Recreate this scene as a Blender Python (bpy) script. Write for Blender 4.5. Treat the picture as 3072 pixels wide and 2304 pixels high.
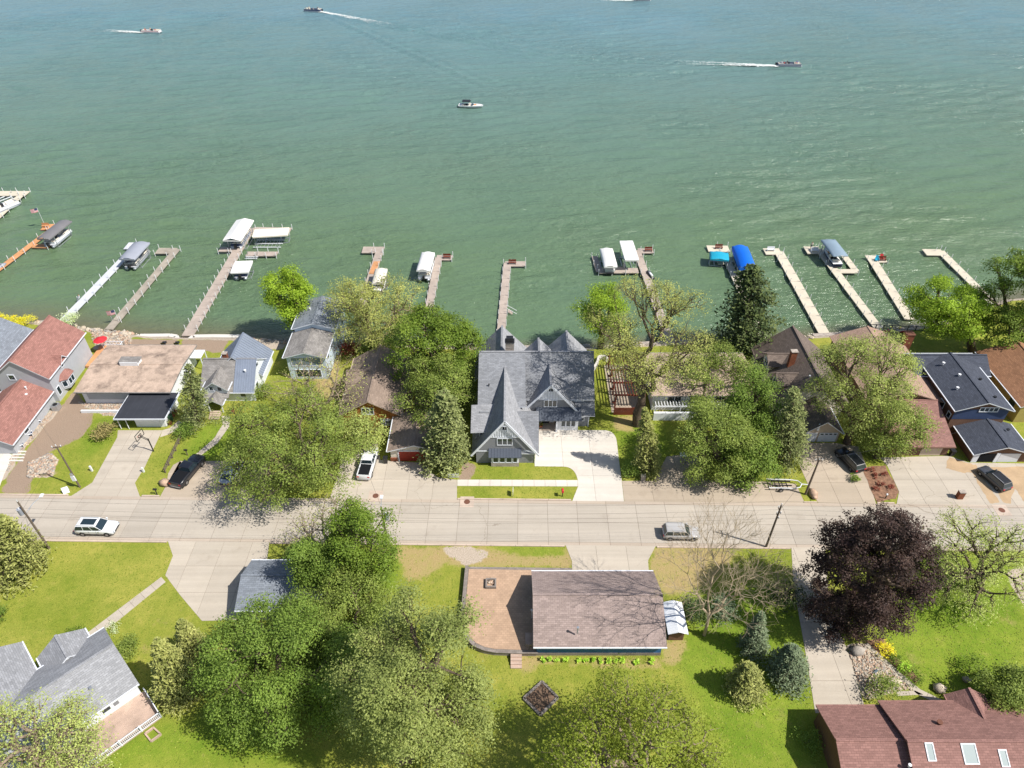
import bpy, math, random
import numpy as np
from mathutils import Vector, Matrix, noise as mnoise

for o in list(bpy.data.objects):
    bpy.data.objects.remove(o)
scene = bpy.context.scene
COL = scene.collection
R = math.radians
random.seed(7)

# ------------------------------------------------------------------ camera
CAM_H, PITCH, FOC = 75.0, R(40.0), 2132.0      # drone height (m), downward pitch, focal length in 3072-px photo
cam = bpy.data.cameras.new('camera')
cam.sensor_width = 36.0
cam.lens = 36.0 * FOC / 3072.0
cam.clip_start = 1.0
cam.clip_end = 12000.0
camo = bpy.data.objects.new('camera', cam)
camo.location = (0, 0, CAM_H)
camo.rotation_euler = (R(90) - PITCH, 0, 0)
COL.objects.link(camo)
scene.camera = camo
scene.render.resolution_x, scene.render.resolution_y = 1024, 768

# ------------------------------------------------------------------ sky and sun
SUN_EL, SUN_AZ = R(52.0), R(-22.0)             # azimuth measured from +x
world = bpy.data.worlds.new('World')
scene.world = world
world.use_nodes = True
wn = world.node_tree
sky = wn.nodes.new('ShaderNodeTexSky')
sky.sky_type = 'NISHITA'
sky.sun_disc = False
sky.sun_elevation = SUN_EL
sky.sun_rotation = math.atan2(math.cos(SUN_AZ), math.sin(SUN_AZ))
sky.air_density = 1.0
sky.dust_density = 1.2
bgn = wn.nodes['Background']
bgn.inputs[1].default_value = 0.1
wn.links.new(sky.outputs[0], bgn.inputs[0])
sun = bpy.data.lights.new('sun', 'SUN')
sun.energy = 4.8
sun.angle = R(0.53)
sun.color = (1.0, 0.955, 0.89)
suno = bpy.data.objects.new('sun', sun)
sdir = Vector((math.cos(SUN_EL) * math.cos(SUN_AZ), math.cos(SUN_EL) * math.sin(SUN_AZ), math.sin(SUN_EL)))
suno.rotation_euler = (-sdir).to_track_quat('-Z', 'Y').to_euler()
suno.location = (60, -20, 90)
COL.objects.link(suno)
scene.view_settings.view_transform = 'Standard'
scene.view_settings.look = 'None'
scene.view_settings.exposure = 0.3
scene.view_settings.gamma = 1.0

# ------------------------------------------------------------------ survey helpers: a photo pixel to a point of the place
CS, SN = math.cos(PITCH), math.sin(PITCH)
def ray(px, py):
    u = (px - 1536.0) / FOC; v = (py - 1152.0) / FOC
    return Vector((u, CS - v * SN, -SN - v * CS))
def G(px, py, z=0.0):                            # point at height z
    r = ray(px, py); t = (z - CAM_H) / r.z
    return Vector((0, 0, CAM_H)) + r * t
def YP(px, py, y):                               # point on the vertical plane y
    r = ray(px, py)
    return Vector((0, 0, CAM_H)) + r * (y / r.y)
def ht(bx, by, ty, z=0.0):                       # height of a thing with its foot at (bx,by) and its top at row ty
    b = G(bx, by, z)
    return YP(bx, ty, b.y).z
WATER_Z = -1.2

# ------------------------------------------------------------------ objects
def tag(o, label=None, cat=None, group=None, kind=None):
    if label: o['label'] = label
    if cat: o['category'] = cat
    if group: o['group'] = group
    if kind: o['kind'] = kind
    return o
def thing(name, label, cat, loc=(0, 0, 0), rotz=0.0, group=None):
    o = bpy.data.objects.new(name, None)
    o.empty_display_size = 0.3
    o.location = loc; o.rotation_euler = (0, 0, rotz)
    COL.objects.link(o)
    return tag(o, label, cat, group)
def root_inv(o):                                  # world -> local frame of the root thing
    while o.parent: o = o.parent
    return (Matrix.Translation(o.location) @ o.rotation_euler.to_matrix().to_4x4()).inverted()
def uvframe(n):
    if abs(n.z) > 0.995: return Vector((1, 0, 0)), Vector((0, 1, 0))
    u = Vector((0, 0, 1)).cross(n).normalized()
    return u, n.cross(u)
class MB:
    def __init__(s): s.v = []; s.f = []; s.m = []
    def poly(s, pts, m=0):
        i = len(s.v); s.v += [Vector(p) for p in pts]; s.f.append(list(range(i, i + len(pts)))); s.m.append(m); return s
    def box(s, x0, x1, y0, y1, z0, z1, m=0, bottom=True):
        if x0 > x1: x0, x1 = x1, x0
        if y0 > y1: y0, y1 = y1, y0
        p = [(x0,y0,z0),(x1,y0,z0),(x1,y1,z0),(x0,y1,z0),(x0,y0,z1),(x1,y0,z1),(x1,y1,z1),(x0,y1,z1)]
        for f in ((4,5,6,7),(0,1,5,4),(1,2,6,5),(2,3,7,6),(3,0,4,7)) + (((3,2,1,0),) if bottom else ()):
            s.poly([p[k] for k in f], m)
        return s
    def prism(s, pts, z0, z1, m=0, ms=None, bottom=False):   # pts: ccw (x,y)
        ms = m if ms is None else ms
        a = sum(pts[i][0]*pts[(i+1)%len(pts)][1]-pts[(i+1)%len(pts)][0]*pts[i][1] for i in range(len(pts)))
        if a < 0: pts = pts[::-1]
        s.poly([(p[0],p[1],z1) for p in pts], m)
        if bottom: s.poly([(p[0],p[1],z0) for p in pts[::-1]], ms)
        for i in range(len(pts)):
            a, b = pts[i], pts[(i+1)%len(pts)]
            s.poly([(a[0],a[1],z0),(b[0],b[1],z0),(b[0],b[1],z1),(a[0],a[1],z1)], ms)
        return s
    def slab(s, top, th, m=0, ms=None):                       # planar polygon thickened straight down (roof planes)
        ms = m if ms is None else ms
        top = [Vector(p) for p in top]; n = (top[1]-top[0]).cross(top[2]-top[0])
        if n.z < 0: top = top[::-1]
        d = Vector((0,0,th)); bot = [p-d for p in top]
        s.poly(top, m); s.poly(bot[::-1], ms)
        for i in range(len(top)):
            j = (i+1) % len(top); s.poly([bot[i],bot[j],top[j],top[i]], ms)
        return s
    def beam(s, a, b, w, h=None, m=0):                        # rectangular bar
        a, b = Vector(a), Vector(b); h = h or w; d = (b-a).normalized()
        u = d.cross(Vector((0,0,1)))
        if u.length < 1e-3: u = Vector((1,0,0))
        u.normalize(); v = u.cross(d).normalized()
        q = [(-.5,-.5),(.5,-.5),(.5,.5),(-.5,.5)]
        A = [a+u*w*x+v*h*y for x,y in q]; B = [b+u*w*x+v*h*y for x,y in q]
        for i in range(4):
            j = (i+1)%4; s.poly([A[i],A[j],B[j],B[i]], m)
        s.poly(A[::-1], m); s.poly(B, m); return s
    def tube(s, pts, r, n=6, m=0, cap=True):
        pts = [Vector(p) for p in pts]; rs = r if isinstance(r,(list,tuple)) else [r]*len(pts)
        rings = []
        for k, p in enumerate(pts):
            d = (pts[min(k+1,len(pts)-1)]-pts[max(k-1,0)]).normalized()
            u = d.cross(Vector((0,0,1)))
            if u.length < 1e-3: u = Vector((1,0,0))
            u.normalize(); v = u.cross(d)
            rings.append([p+(u*math.cos(6.28319*i/n)+v*math.sin(6.28319*i/n))*rs[k] for i in range(n)])
        base = len(s.v)
        for rg in rings: s.v += rg
        for k in range(len(pts)-1):
            for i in range(n):
                j = (i+1)%n
                s.f.append([base+k*n+i, base+k*n+j, base+(k+1)*n+j, base+(k+1)*n+i]); s.m.append(m)
        if cap:
            s.f.append([base+i for i in range(n)][::-1]); s.m.append(m)
            s.f.append([base+(len(pts)-1)*n+i for i in range(n)]); s.m.append(m)
        return s
    def loft(s, rings, m=0, cap=True, closed=True):
        base = len(s.v); n = len(rings[0])
        for rg in rings: s.v += [Vector(p) for p in rg]
        for k in range(len(rings)-1):
            for i in range(n if closed else n-1):
                j = (i+1)%n
                s.f.append([base+k*n+i, base+k*n+j, base+(k+1)*n+j, base+(k+1)*n+i]); s.m.append(m)
        if cap:
            s.f.append([base+i for i in range(n)][::-1]); s.m.append(m)
            s.f.append([base+(len(rings)-1)*n+i for i in range(n)]); s.m.append(m)
        return s
    def build(s, name, mats, parent=None, world=True, smooth=False, label=None, cat=None, group=None, kind=None):
        if not isinstance(mats, (list, tuple)): mats = [mats]
        me = bpy.data.meshes.new(name)
        vs = s.v
        if parent is not None and world:
            mi = root_inv(parent); vs = [mi @ p for p in vs]
        me.from_pydata([tuple(p) for p in vs], [], s.f)
        for m in mats: me.materials.append(m)
        me.polygons.foreach_set('material_index', s.m)
        if smooth: me.polygons.foreach_set('use_smooth', [True]*len(s.f))
        uv = me.uv_layers.new(name='UVMap').data
        for p in me.polygons:
            u, v = uvframe(p.normal)
            for li in p.loop_indices:
                c = me.vertices[me.loops[li].vertex_index].co
                uv[li].uv = (c.dot(u), c.dot(v))
        me.update()
        o = bpy.data.objects.new(name, me); COL.objects.link(o)
        o.parent = parent
        return tag(o, label, cat, group, kind)
def copy_tree(o, parent=None):
    c = o.copy(); COL.objects.link(c); c.parent = parent
    for ch in o.children: copy_tree(ch, c)
    return c
def arrays_mesh(name, verts, quads, mats, parent=None, face_attr=None, smooth=False, midx=None, world=True):
    verts = np.asarray(verts, dtype=np.float32); quads = np.asarray(quads, dtype=np.int32)
    if parent is not None and world:
        mi = np.array(root_inv(parent), dtype=np.float32); verts = verts @ mi[:3,:3].T + mi[:3,3]
    k = quads.shape[1]
    me = bpy.data.meshes.new(name)
    me.vertices.add(len(verts)); me.vertices.foreach_set('co', verts.ravel())
    me.loops.add(quads.size); me.loops.foreach_set('vertex_index', quads.ravel())
    me.polygons.add(len(quads)); me.polygons.foreach_set('loop_start', np.arange(0, quads.size, k, dtype=np.int32))
    if midx is not None: me.polygons.foreach_set('material_index', np.asarray(midx, dtype=np.int32))
    if smooth: me.polygons.foreach_set('use_smooth', np.ones(len(quads), dtype=bool))
    me.update(calc_edges=True)
    for m in (mats if isinstance(mats,(list,tuple)) else [mats]): me.materials.append(m)
    if face_attr is not None:
        for kx, val in face_attr.items():
            at = me.attributes.new(kx, 'FLOAT', 'FACE'); at.data.foreach_set('value', np.asarray(val, dtype=np.float32))
    o = bpy.data.objects.new(name, me); COL.objects.link(o); o.parent = parent
    return o

# ------------------------------------------------------------------ materials
def srgb(r, g, b):
    f = lambda c: (c/255/12.92) if c/255 <= 0.04045 else ((c/255+0.055)/1.055)**2.4
    return (f(r), f(g), f(b))
def newmat(name):
    m = bpy.data.materials.new(name); m.use_nodes = True
    nt = m.node_tree; b = nt.nodes['Principled BSDF']
    return m, nt, b
def nd(nt, t, **kw):
    n = nt.nodes.new(t)
    for k, v in kw.items():
        if k == 'inp':
            for kk, vv in v.items(): n.inputs[kk].default_value = vv
        else: setattr(n, k, v)
    return n
def mixrgb(nt, fac, a, b, blend='MIX'):
    n = nt.nodes.new('ShaderNodeMix'); n.data_type = 'RGBA'; n.blend_type = blend
    for sock, val in ((0, fac), (6, a), (7, b)):
        if isinstance(val, (int, float)): n.inputs[sock].default_value = val
        elif isinstance(val, tuple): n.inputs[sock].default_value = (*val[:3], 1)
        else: nt.links.new(val, n.inputs[sock])
    return n.outputs[2]
def noise(nt, co, scale, detail=4, rough=0.6, lo=0.3, hi=0.7):
    n = nd(nt, 'ShaderNodeTexNoise', inp={'Scale': scale, 'Detail': detail, 'Roughness': rough})
    if co is not None: nt.links.new(co, n.inputs['Vector'])
    r = nd(nt, 'ShaderNodeMapRange', inp={1: lo, 2: hi}); nt.links.new(n.outputs[0], r.inputs[0])
    return r.outputs[0]
def mul(c, k): return tuple(min(1, max(0, x*k)) for x in c[:3])
def M(name, col, rough=0.8, var=0.18, scale=1.2, fine=9.0, bump=0.0, metal=0.0, pattern=None, spec=0.3, dirt=0.0, dirtcol=(0.06,0.05,0.04)):
    """plain weathered surface: two octaves of tone, optional pattern in the face's own metres (u across, v up the slope)"""
    m, nt, b = newmat(name)
    geo = nd(nt, 'ShaderNodeNewGeometry'); pos = geo.outputs['Position']
    c1 = noise(nt, pos, scale); c2 = noise(nt, pos, fine, 2)
    a = mixrgb(nt, c1, mul(col, 1-var), mul(col, 1+var))
    a = mixrgb(nt, c2, a, mixrgb(nt, 1.0, a, (1-var*.7,)*3, 'MULTIPLY'))
    hsock = c2
    if pattern:
        kind, du, dv, depth = pattern
        uv = nd(nt, 'ShaderNodeUVMap')
        if kind == 'brick':
            br = nd(nt, 'ShaderNodeTexBrick', offset=0.5, inp={'Scale': 1.0, 'Mortar Size': min(du,dv)*0.07, 'Brick Width': du, 'Row Height': dv, 'Color1': (1,1,1,1), 'Color2': (1-depth,1-depth,1-depth,1), 'Mortar': (1-depth*1.6,)*3+(1,), 'Bias': 0.0})
            nt.links.new(uv.outputs[0], br.inputs['Vector'])
            a = mixrgb(nt, 1.0, a, br.outputs[0], 'MULTIPLY')
        else:
            sx = nd(nt, 'ShaderNodeSeparateXYZ'); nt.links.new(uv.outputs[0], sx.inputs[0])
            comp = sx.outputs[0 if kind == 'u' else 1]
            dvd = nd(nt, 'ShaderNodeMath', operation='DIVIDE', inp={1: du}); nt.links.new(comp, dvd.inputs[0])
            fr = nd(nt, 'ShaderNodeMath', operation='FRACT'); nt.links.new(dvd.outputs[0], fr.inputs[0])
            lt = nd(nt, 'ShaderNodeMath', operation='LESS_THAN', inp={1: dv}); nt.links.new(fr.outputs[0], lt.inputs[0])
            a = mixrgb(nt, lt.outputs[0], a, mixrgb(nt, 1.0, a, (1-depth,)*3, 'MULTIPLY'))
    if dirt:
        d = noise(nt, pos, 0.45, 6, 0.7, 0.5, 0.72)
        dm = nd(nt, 'ShaderNodeMath', operation='MULTIPLY', inp={1: dirt}); nt.links.new(d, dm.inputs[0])
        a = mixrgb(nt, dm.outputs[0], a, dirtcol)
    nt.links.new(a, b.inputs['Base Color'])
    b.inputs['Roughness'].default_value = rough; b.inputs['Metallic'].default_value = metal
    b.inputs['Specular IOR Level'].default_value = spec
    if bump:
        bn = nd(nt, 'ShaderNodeBump', inp={'Strength': bump, 'Distance': 0.05}); nt.links.new(hsock, bn.inputs['Height'])
        nt.links.new(bn.outputs[0], b.inputs['Normal'])
    return m
def flat(name, col, rough=0.5, metal=0.0, spec=0.5, coat=0.0):
    m, nt, b = newmat(name)
    b.inputs['Base Color'].default_value = (*col, 1); b.inputs['Roughness'].default_value = rough
    b.inputs['Metallic'].default_value = metal; b.inputs['Specular IOR Level'].default_value = spec
    b.inputs['Coat Weight'].default_value = coat; b.inputs['Coat Roughness'].default_value = 0.05
    return m
def shingle(name, col, var=0.09, dirt=0.14, dirtcol=None):
    return M(name, mul(col, 1.28), rough=0.92, var=var, scale=0.7, fine=7.0, bump=0.3, pattern=('brick', 0.5, 0.22, 0.28), spec=0.15, dirt=dirt, dirtcol=dirtcol or mul(col, .7))
def leafmat(name, a, b2, trans=0.35, dark=0.6):
    m, nt, b = newmat(name)
    at = nd(nt, 'ShaderNodeAttribute', attribute_name='tint')
    geo = nd(nt, 'ShaderNodeNewGeometry')
    n1 = noise(nt, geo.outputs['Position'], 0.55, 3, 0.6, 0.35, 0.65)
    c = mixrgb(nt, at.outputs['Fac'], a, b2)
    c = mixrgb(nt, n1, mixrgb(nt, 1.0, c, (dark, dark*1.05, dark), 'MULTIPLY'), c)
    nt.links.new(c, b.inputs['Base Color'])
    b.inputs['Roughness'].default_value = 0.6; b.inputs['Specular IOR Level'].default_value = 0.25
    tr = nd(nt, 'ShaderNodeBsdfTranslucent'); nt.links.new(c, tr.inputs[0])
    mx = nd(nt, 'ShaderNodeMixShader', inp={0: trans})
    nt.links.new(b.outputs[0], mx.inputs[1]); nt.links.new(tr.outputs[0], mx.inputs[2])
    nt.links.new(mx.outputs[0], nt.nodes['Material Output'].inputs[0])
    return m
MT = {}
def mm(k): return MT[k]
MT.update(
    concrete = M('old_concrete', srgb(186,172,158), 0.9, 0.08, 0.35, 6, 0.1, dirt=0.25, dirtcol=srgb(150,132,118)),
    concrete2 = M('tan_concrete', srgb(184,168,150), 0.9, 0.09, 0.3, 6, 0.1, dirt=0.3, dirtcol=srgb(148,128,110)),
    white_concrete = M('new_white_concrete', srgb(208,203,194), 0.9, 0.05, 0.3, 5, 0.05, dirt=0.12, dirtcol=srgb(188,176,160)),
    kerb = M('kerb_concrete', srgb(196,178,162), 0.9, 0.1, 0.6, 6, dirt=0.3),
    road_joint = M('joint_dirt', srgb(120,105,92), 0.95, 0.1),
    soil = M('garden_soil', srgb(120,98,80), 0.98, 0.2, 1.5, 12, 0.5),
    mulch = M('bark_mulch', srgb(146,112,90), 0.98, 0.4, 2.5, 14, 0.6),
    rock = M('pale_rock', srgb(196,182,162), 0.9, 0.3, 1.3, 6, 0.4),
    rock2 = M('pinkish_rock', srgb(184,156,134), 0.9, 0.3, 1.3, 6, 0.4),
    rock3 = M('grey_rock', srgb(168,160,150), 0.9, 0.3, 1.3, 6, 0.4),
    paver = M('sandy_paver', srgb(190,160,134), 0.9, 0.12, 0.8, 8, 0.1, pattern=('brick',0.42,0.28,0.16)),
    wallblock = M('grey_wall_block', srgb(150,140,132), 0.9, 0.15, 1, 8, 0.3, pattern=('brick',0.5,0.2,0.25)),
    stone = M('ledge_stone', srgb(190,178,166), 0.9, 0.2, 2, 8, 0.3, pattern=('brick',0.55,0.22,0.35)),
    white = M('white_paint', srgb(226,228,230), 0.6, 0.05, 1, 6),
    trim = M('white_trim', srgb(222,226,232), 0.5, 0.04, 1, 6),
    white_siding = M('white_siding', srgb(222,226,230), 0.7, 0.05, 1, 6, pattern=('v',0.2,0.14,0.12)),
    grey_siding = M('grey_siding', srgb(176,178,182), 0.7, 0.06, 1, 6, pattern=('v',0.2,0.14,0.14)),
    slate_siding = M('slate_siding', srgb(136,138,142), 0.7, 0.06, 1, 6, pattern=('v',0.18,0.16,0.16)),
    batten = M('pale_batten', srgb(220,224,230), 0.7, 0.05, 1, 6, pattern=('u',0.42,0.16,0.3)),
    cream = M('cream_siding', srgb(214,206,190), 0.7, 0.06, 1, 6, pattern=('v',0.2,0.14,0.14)),
    tan = M('tan_siding', srgb(190,172,152), 0.7, 0.08, 1, 6, pattern=('v',0.2,0.14,0.14)),
    paleblue = M('pale_blue_siding', srgb(205,220,232), 0.7, 0.06, 1, 6, pattern=('v',0.2,0.14,0.12)),
    blue = M('blue_siding', srgb(52,104,160), 0.6, 0.08, 1, 6, pattern=('v',0.2,0.14,0.2)),
    yellow = M('mustard_siding', srgb(176,158,96), 0.7, 0.08, 1, 6, pattern=('v',0.2,0.14,0.14)),
    navy = M('navy_siding', srgb(58,72,104), 0.7, 0.08, 1, 6, pattern=('v',0.2,0.14,0.14)),
    brown = M('brown_siding', srgb(112,84,68), 0.8, 0.12, 1, 6, pattern=('u',0.3,0.1,0.25)),
    log = M('honey_log', srgb(178,112,58), 0.7, 0.16, 1, 6, pattern=('v',0.24,0.2,0.35)),
    brick = M('red_brown_brick', srgb(150,92,66), 0.9, 0.2, 1, 8, pattern=('brick',0.3,0.1,0.3)),
    redwood = M('red_stained_wood', srgb(118,60,44), 0.7, 0.2, 1, 8),
    reddoor = M('red_panel_door', srgb(150,52,36), 0.5, 0.1, 1, 6, pattern=('v',0.5,0.05,0.5)),
    whitedoor = M('white_panel_door', srgb(214,216,220), 0.5, 0.04, 1, 6, pattern=('v',0.5,0.05,0.2)),
    window_black = flat('black_pillar', (0.012,0.013,0.015), 0.15, spec=0.6),
    bin_green = flat('green_bin', srgb(50,84,60), 0.6),
    terracotta = flat('terracotta_pot', srgb(170,98,70), 0.8),
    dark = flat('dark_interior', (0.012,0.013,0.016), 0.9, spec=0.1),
    glass = flat('window_glass', (0.02,0.035,0.045), 0.06, spec=0.8),
    glass2 = flat('pale_window', srgb(120,135,150), 0.1, spec=0.8),
    skylight = flat('skylight_pane', srgb(150,162,160), 0.15, spec=0.7),
    metal_roof = M('blue_grey_metal_roof', srgb(146,155,170), 0.45, 0.06, 0.6, 4, metal=0.35, dirt=0.15),
    dark_metal = M('charcoal_metal_roof', srgb(88,94,104), 0.4, 0.05, 0.6, 4, metal=0.3),
    galv = flat('galvanised_steel', srgb(190,194,198), 0.4, 0.7),
    white_metal = flat('white_metal', srgb(222,224,226), 0.45),
    black_metal = flat('black_metal', (0.02,0.02,0.022), 0.4, spec=0.5),
    rubber = flat('tyre_rubber', (0.018,0.018,0.018), 0.9, spec=0.2),
    rim = flat('alloy_rim', srgb(150,152,156), 0.3, 0.8),
    roof_grey = shingle('grey_shingle', srgb(130,132,136)),
    roof_grey2 = shingle('light_grey_shingle', srgb(146,147,150)),
    roof_old = shingle('weathered_grey_shingle', srgb(138,134,130), 0.25, 0.3),
    roof_slate = shingle('slate_blue_shingle', srgb(124,130,138)),
    roof_red = shingle('red_brown_shingle', srgb(146,106,97), 0.08),
    roof_rose = shingle('rose_brown_shingle', srgb(140,106,98), 0.08),
    roof_tan = shingle('taupe_shingle', srgb(140,124,112)),
    roof_tan2 = shingle('tan_shingle', srgb(160,134,118)),
    roof_dark = shingle('dark_brown_shingle', srgb(112,100,92)),
    roof_navy = shingle('dark_slate_shingle', srgb(74,78,88)),
    roof_orange = shingle('rusty_shingle', srgb(146,108,82)),
    roof_house = shingle('brown_grey_shingle', srgb(150,134,128)),
    roof_gravel = M('gravel_roof', srgb(186,164,146), 0.98, 0.2, 0.8, 5, 0.5, dirt=0.85, dirtcol=srgb(96,84,76)),
    roof_black = M('black_membrane', srgb(58,60,66), 0.7, 0.15, 0.5, 4, pattern=('u',1.1,0.03,-0.5)),
    deckwood = M('weathered_deck', srgb(188,164,148), 0.85, 0.2, 0.7, 9),
    dock_pink = M('weathered_dock_boards', srgb(178,164,152), 0.85, 0.14, 0.6, 8, pattern=('v',0.16,0.14,0.3)),
    dock_grey = M('grey_dock_boards', srgb(176,174,178), 0.85, 0.1, 0.6, 8, pattern=('v',0.16,0.14,0.22)),
    dock_cream = M('cream_dock_boards', srgb(206,196,176), 0.85, 0.08, 0.6, 8, pattern=('v',0.16,0.14,0.2)),
    dock_orange = M('orange_cedar_boards', srgb(206,150,104), 0.8, 0.14, 0.6, 8, pattern=('v',0.16,0.14,0.25)),
    dock_old = M('greyed_dock_boards', srgb(168,158,144), 0.85, 0.2, 0.6, 8, pattern=('v',0.16,0.14,0.35)),
    dock_white = M('pale_grey_dock', srgb(200,202,206), 0.8, 0.06, 0.6, 8, pattern=('v',0.3,0.1,0.2)),
    vinyl_white = M('white_vinyl', srgb(232,230,226), 0.5, 0.03, 0.6, 4),
    vinyl_cream = M('cream_vinyl', srgb(226,218,202), 0.5, 0.04, 0.6, 4),
    vinyl_grey = M('grey_vinyl', srgb(150,154,164), 0.5, 0.05, 0.6, 4),
    vinyl_char = M('charcoal_vinyl', srgb(116,114,116), 0.5, 0.06, 0.6, 4),
    vinyl_blue = M('bright_blue_vinyl', srgb(20,104,214), 0.45, 0.05, 0.6, 4),
    vinyl_teal = M('turquoise_vinyl', srgb(40,160,190), 0.45, 0.05, 0.6, 4, pattern=('u',0.9,0.05,-0.2)),
    vinyl_slate = M('slate_canopy', srgb(132,150,164), 0.45, 0.05, 0.6, 4),
    polewood = M('pole_wood', srgb(112,100,88), 0.95, 0.2, 2, 10),
    bark = M('tree_bark', srgb(104,90,76), 0.98, 0.3, 2.5, 12, 0.5),
    twig = M('pale_twig', srgb(176,158,132), 0.98, 0.2, 2.5, 12),
    bark_pale = M('pale_bark', srgb(150,134,114), 0.98, 0.25, 2.5, 12, 0.5),
    rust = flat('rusty_iron', srgb(110,72,56), 0.9),
    red_plastic = flat('red_cloth', srgb(206,44,52), 0.7),
    skin = flat('skin', srgb(190,138,112), 0.6),
)

# ================================================================== SETTING: land, lake, road, drives
rng = np.random.default_rng(11)
SHORE_PX = [(-900,950),(-200,955),(110,962),(260,980),(330,992),(480,1006),(730,1012),(900,1022),(1200,1032),(1500,1042),(1780,1037),(2080,1021),(2250,1015),(2440,1004),(2660,990),(2800,968),(2950,915),(3072,875),(3400,800)]
SH = [G(a, b, WATER_Z) for a, b in SHORE_PX]
SHX = np.array([-900.] + [p.x for p in SH] + [900.]); SHY = np.array([SH[0].y+5] + [p.y for p in SH] + [SH[-1].y+60])
def shore_y(x): return np.interp(x, SHX, SHY)
def pxpoly(pts, z=0.0): return [(G(a, b, z).x, G(a, b, z).y) for a, b in pts]
def inpoly(x, y, poly):
    r = np.zeros(x.shape, bool); n = len(poly)
    for i in range(n):
        x1, y1 = poly[i]; x2, y2 = poly[(i+1) % n]
        if y1 == y2: continue
        c = ((y1 > y) != (y2 > y)) & (x < (x2-x1)*(y-y1)/(y2-y1)+x1)
        r ^= c
    return r
gx = np.concatenate([[-900,-500,-250,-150,-115], np.arange(-96, 96.1, 0.5), [115,150,250,500,900]])
gy = np.concatenate([[-300,-100,-30,0,12], np.arange(20, 118, 0.5), [135, 160, 200]])
XX, YY = np.meshgrid(gx, gy)
dsh = shore_y(XX) - YY
tt = np.clip((3.0 - dsh) / 5.0, 0, 1); ZZ = -2.4 * (tt*tt*(3-2*tt))
def blur(a, n):
    for _ in range(n):
        b = a.copy(); b[1:] += a[:-1]; b[:-1] += a[1:]; b[:,1:] += a[:,:-1]; b[:,:-1] += a[:,1:]; a = b/5
    return a
SOIL = [[(225,1171),(282,1242),(277,1260),(255,1300),(233,1320),(176,1345),(146,1358),(98,1434),(89,1483),(0,1484),(27,1424),(81,1345),(152,1250)],
        [(395,1018),(530,1018),(528,1043),(330,1043),(360,1018)], [(545,1020),(690,1020),(660,1060),(548,1045)],
        [(1385,1385),(1428,1392),(1418,1437),(1376,1437)]]
STRAW = [[(1165,1640),(1400,1636),(1480,1648),(1560,1668),(1600,1672),(1690,1665),(1712,1640),(1718,1704),(1392,1700),(1330,1690),(1280,1730),(1225,1750),(1210,1700)],
         [(1967,1641),(2210,1646),(2180,1700),(2120,1760),(2000,1790),(1948,1725),(1944,1684)],
         [(1990,1915),(2062,1915),(2050,1960),(2030,2000),(1995,1992)], [(1560,1970),(1992,1978),(1992,2000),(1560,1995)],
         [(1553,1975),(1600,1975),(1598,2015),(1555,2024)], [(940,1090),(1010,1070),(1020,1130),(985,1200),(950,1190)],
         [(2260,1045),(2300,1045),(2290,1075),(2250,1070)],[(1830,1255),(1905,1245),(1905,1290),(1850,1290)],[(1965,1235),(2100,1240),(2090,1262),(1960,1260)]]
GRAVEL = [[(1320,1640),(1440,1645),(1470,1660),(1440,1690),(1395,1695),(1350,1670)], [(85,1390),(150,1360),(174,1382),(160,1428),(83,1434)],
          [(230,1205),(385,1205),(375,1240),(340,1250),(285,1240)], [(160,1250),(190,1205),(182,1200),(145,1240),(30,1370),(0,1410),(0,1475),(22,1424),(80,1340)],
          [(2533,1927),(2593,1935),(2743,2071),(2690,2073),(2597,2096),(2571,2041)], [(3015,1705),(3100,1700),(3100,1850),(3050,1790)],
          [(265,985),(395,1005),(395,1040),(330,1040),(280,1050),(290,1010)], [(760,1020),(860,1025),(850,1050),(770,1045)]]
LUSH = [[(300,2200),(700,2140),(1000,2304),(200,2304)],[(2060,1780),(2420,1740),(2460,2310),(2200,2310),(2030,2000)],[(2780,1650),(3072,1660),(3072,2120),(2740,2080),(2600,1900)],
        [(1200,1640),(1215,1660),(1205,1760),(1130,1800),(1120,1640)],[(1440,1640),(1690,1640),(1680,1668),(1560,1662)],[(560,1300),(640,1260),(760,1300),(640,1390),(560,1380)],[(300,1240),(340,1260),(330,1330),(250,1380),(240,1330)],[(1850,1290),(2010,1270),(2010,1360),(1870,1430)]]
def mask(polys, n=1):
    a = np.zeros(XX.shape)
    for p in polys: a = np.maximum(a, inpoly(XX, YY, pxpoly(p)).astype(float))
    return blur(a, n)
A_soil, A_straw, A_grav, A_lush = mask(SOIL, 1), mask(STRAW, 2), mask(GRAVEL, 1), mask(LUSH, 6)
A_grav = np.maximum(A_grav, np.clip(1.6 - np.abs(dsh-0.8)/1.6, 0, 1))
A_mud = np.clip((0.3 - dsh)/0.8, 0, 1)
ny, nx = XX.shape
idx = np.arange(nx*ny).reshape(ny, nx)
quads = np.stack([idx[:-1,:-1], idx[:-1,1:], idx[1:,1:], idx[1:,:-1]], -1).reshape(-1, 4)
keep = (dsh[:-1,:-1] > -14).ravel() | (dsh[1:,1:] > -14).ravel()
m, nt, b = newmat('lawn_and_soil')
pos = nd(nt, 'ShaderNodeNewGeometry').outputs['Position']
def att(nt, k): return nd(nt, 'ShaderNodeAttribute', attribute_name=k).outputs['Fac']
def thr(nt, a, nz, lo, hi, amt):
    ad = nd(nt, 'ShaderNodeMath', operation='MULTIPLY_ADD', inp={1: amt}); nt.links.new(nz, ad.inputs[0]); nt.links.new(a, ad.inputs[2])
    r = nd(nt, 'ShaderNodeMapRange', interpolation_type='SMOOTHSTEP', inp={1: lo, 2: hi}); nt.links.new(ad.outputs[0], r.inputs[0]); return r.outputs[0]
n_big = noise(nt, pos, 0.12, 5, 0.6, 0.35, 0.65); n_mid = noise(nt, pos, 0.7, 6, 0.72, 0.32, 0.68); n_fine = noise(nt, pos, 6.0, 4, 0.7, 0.25, 0.75)
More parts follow.
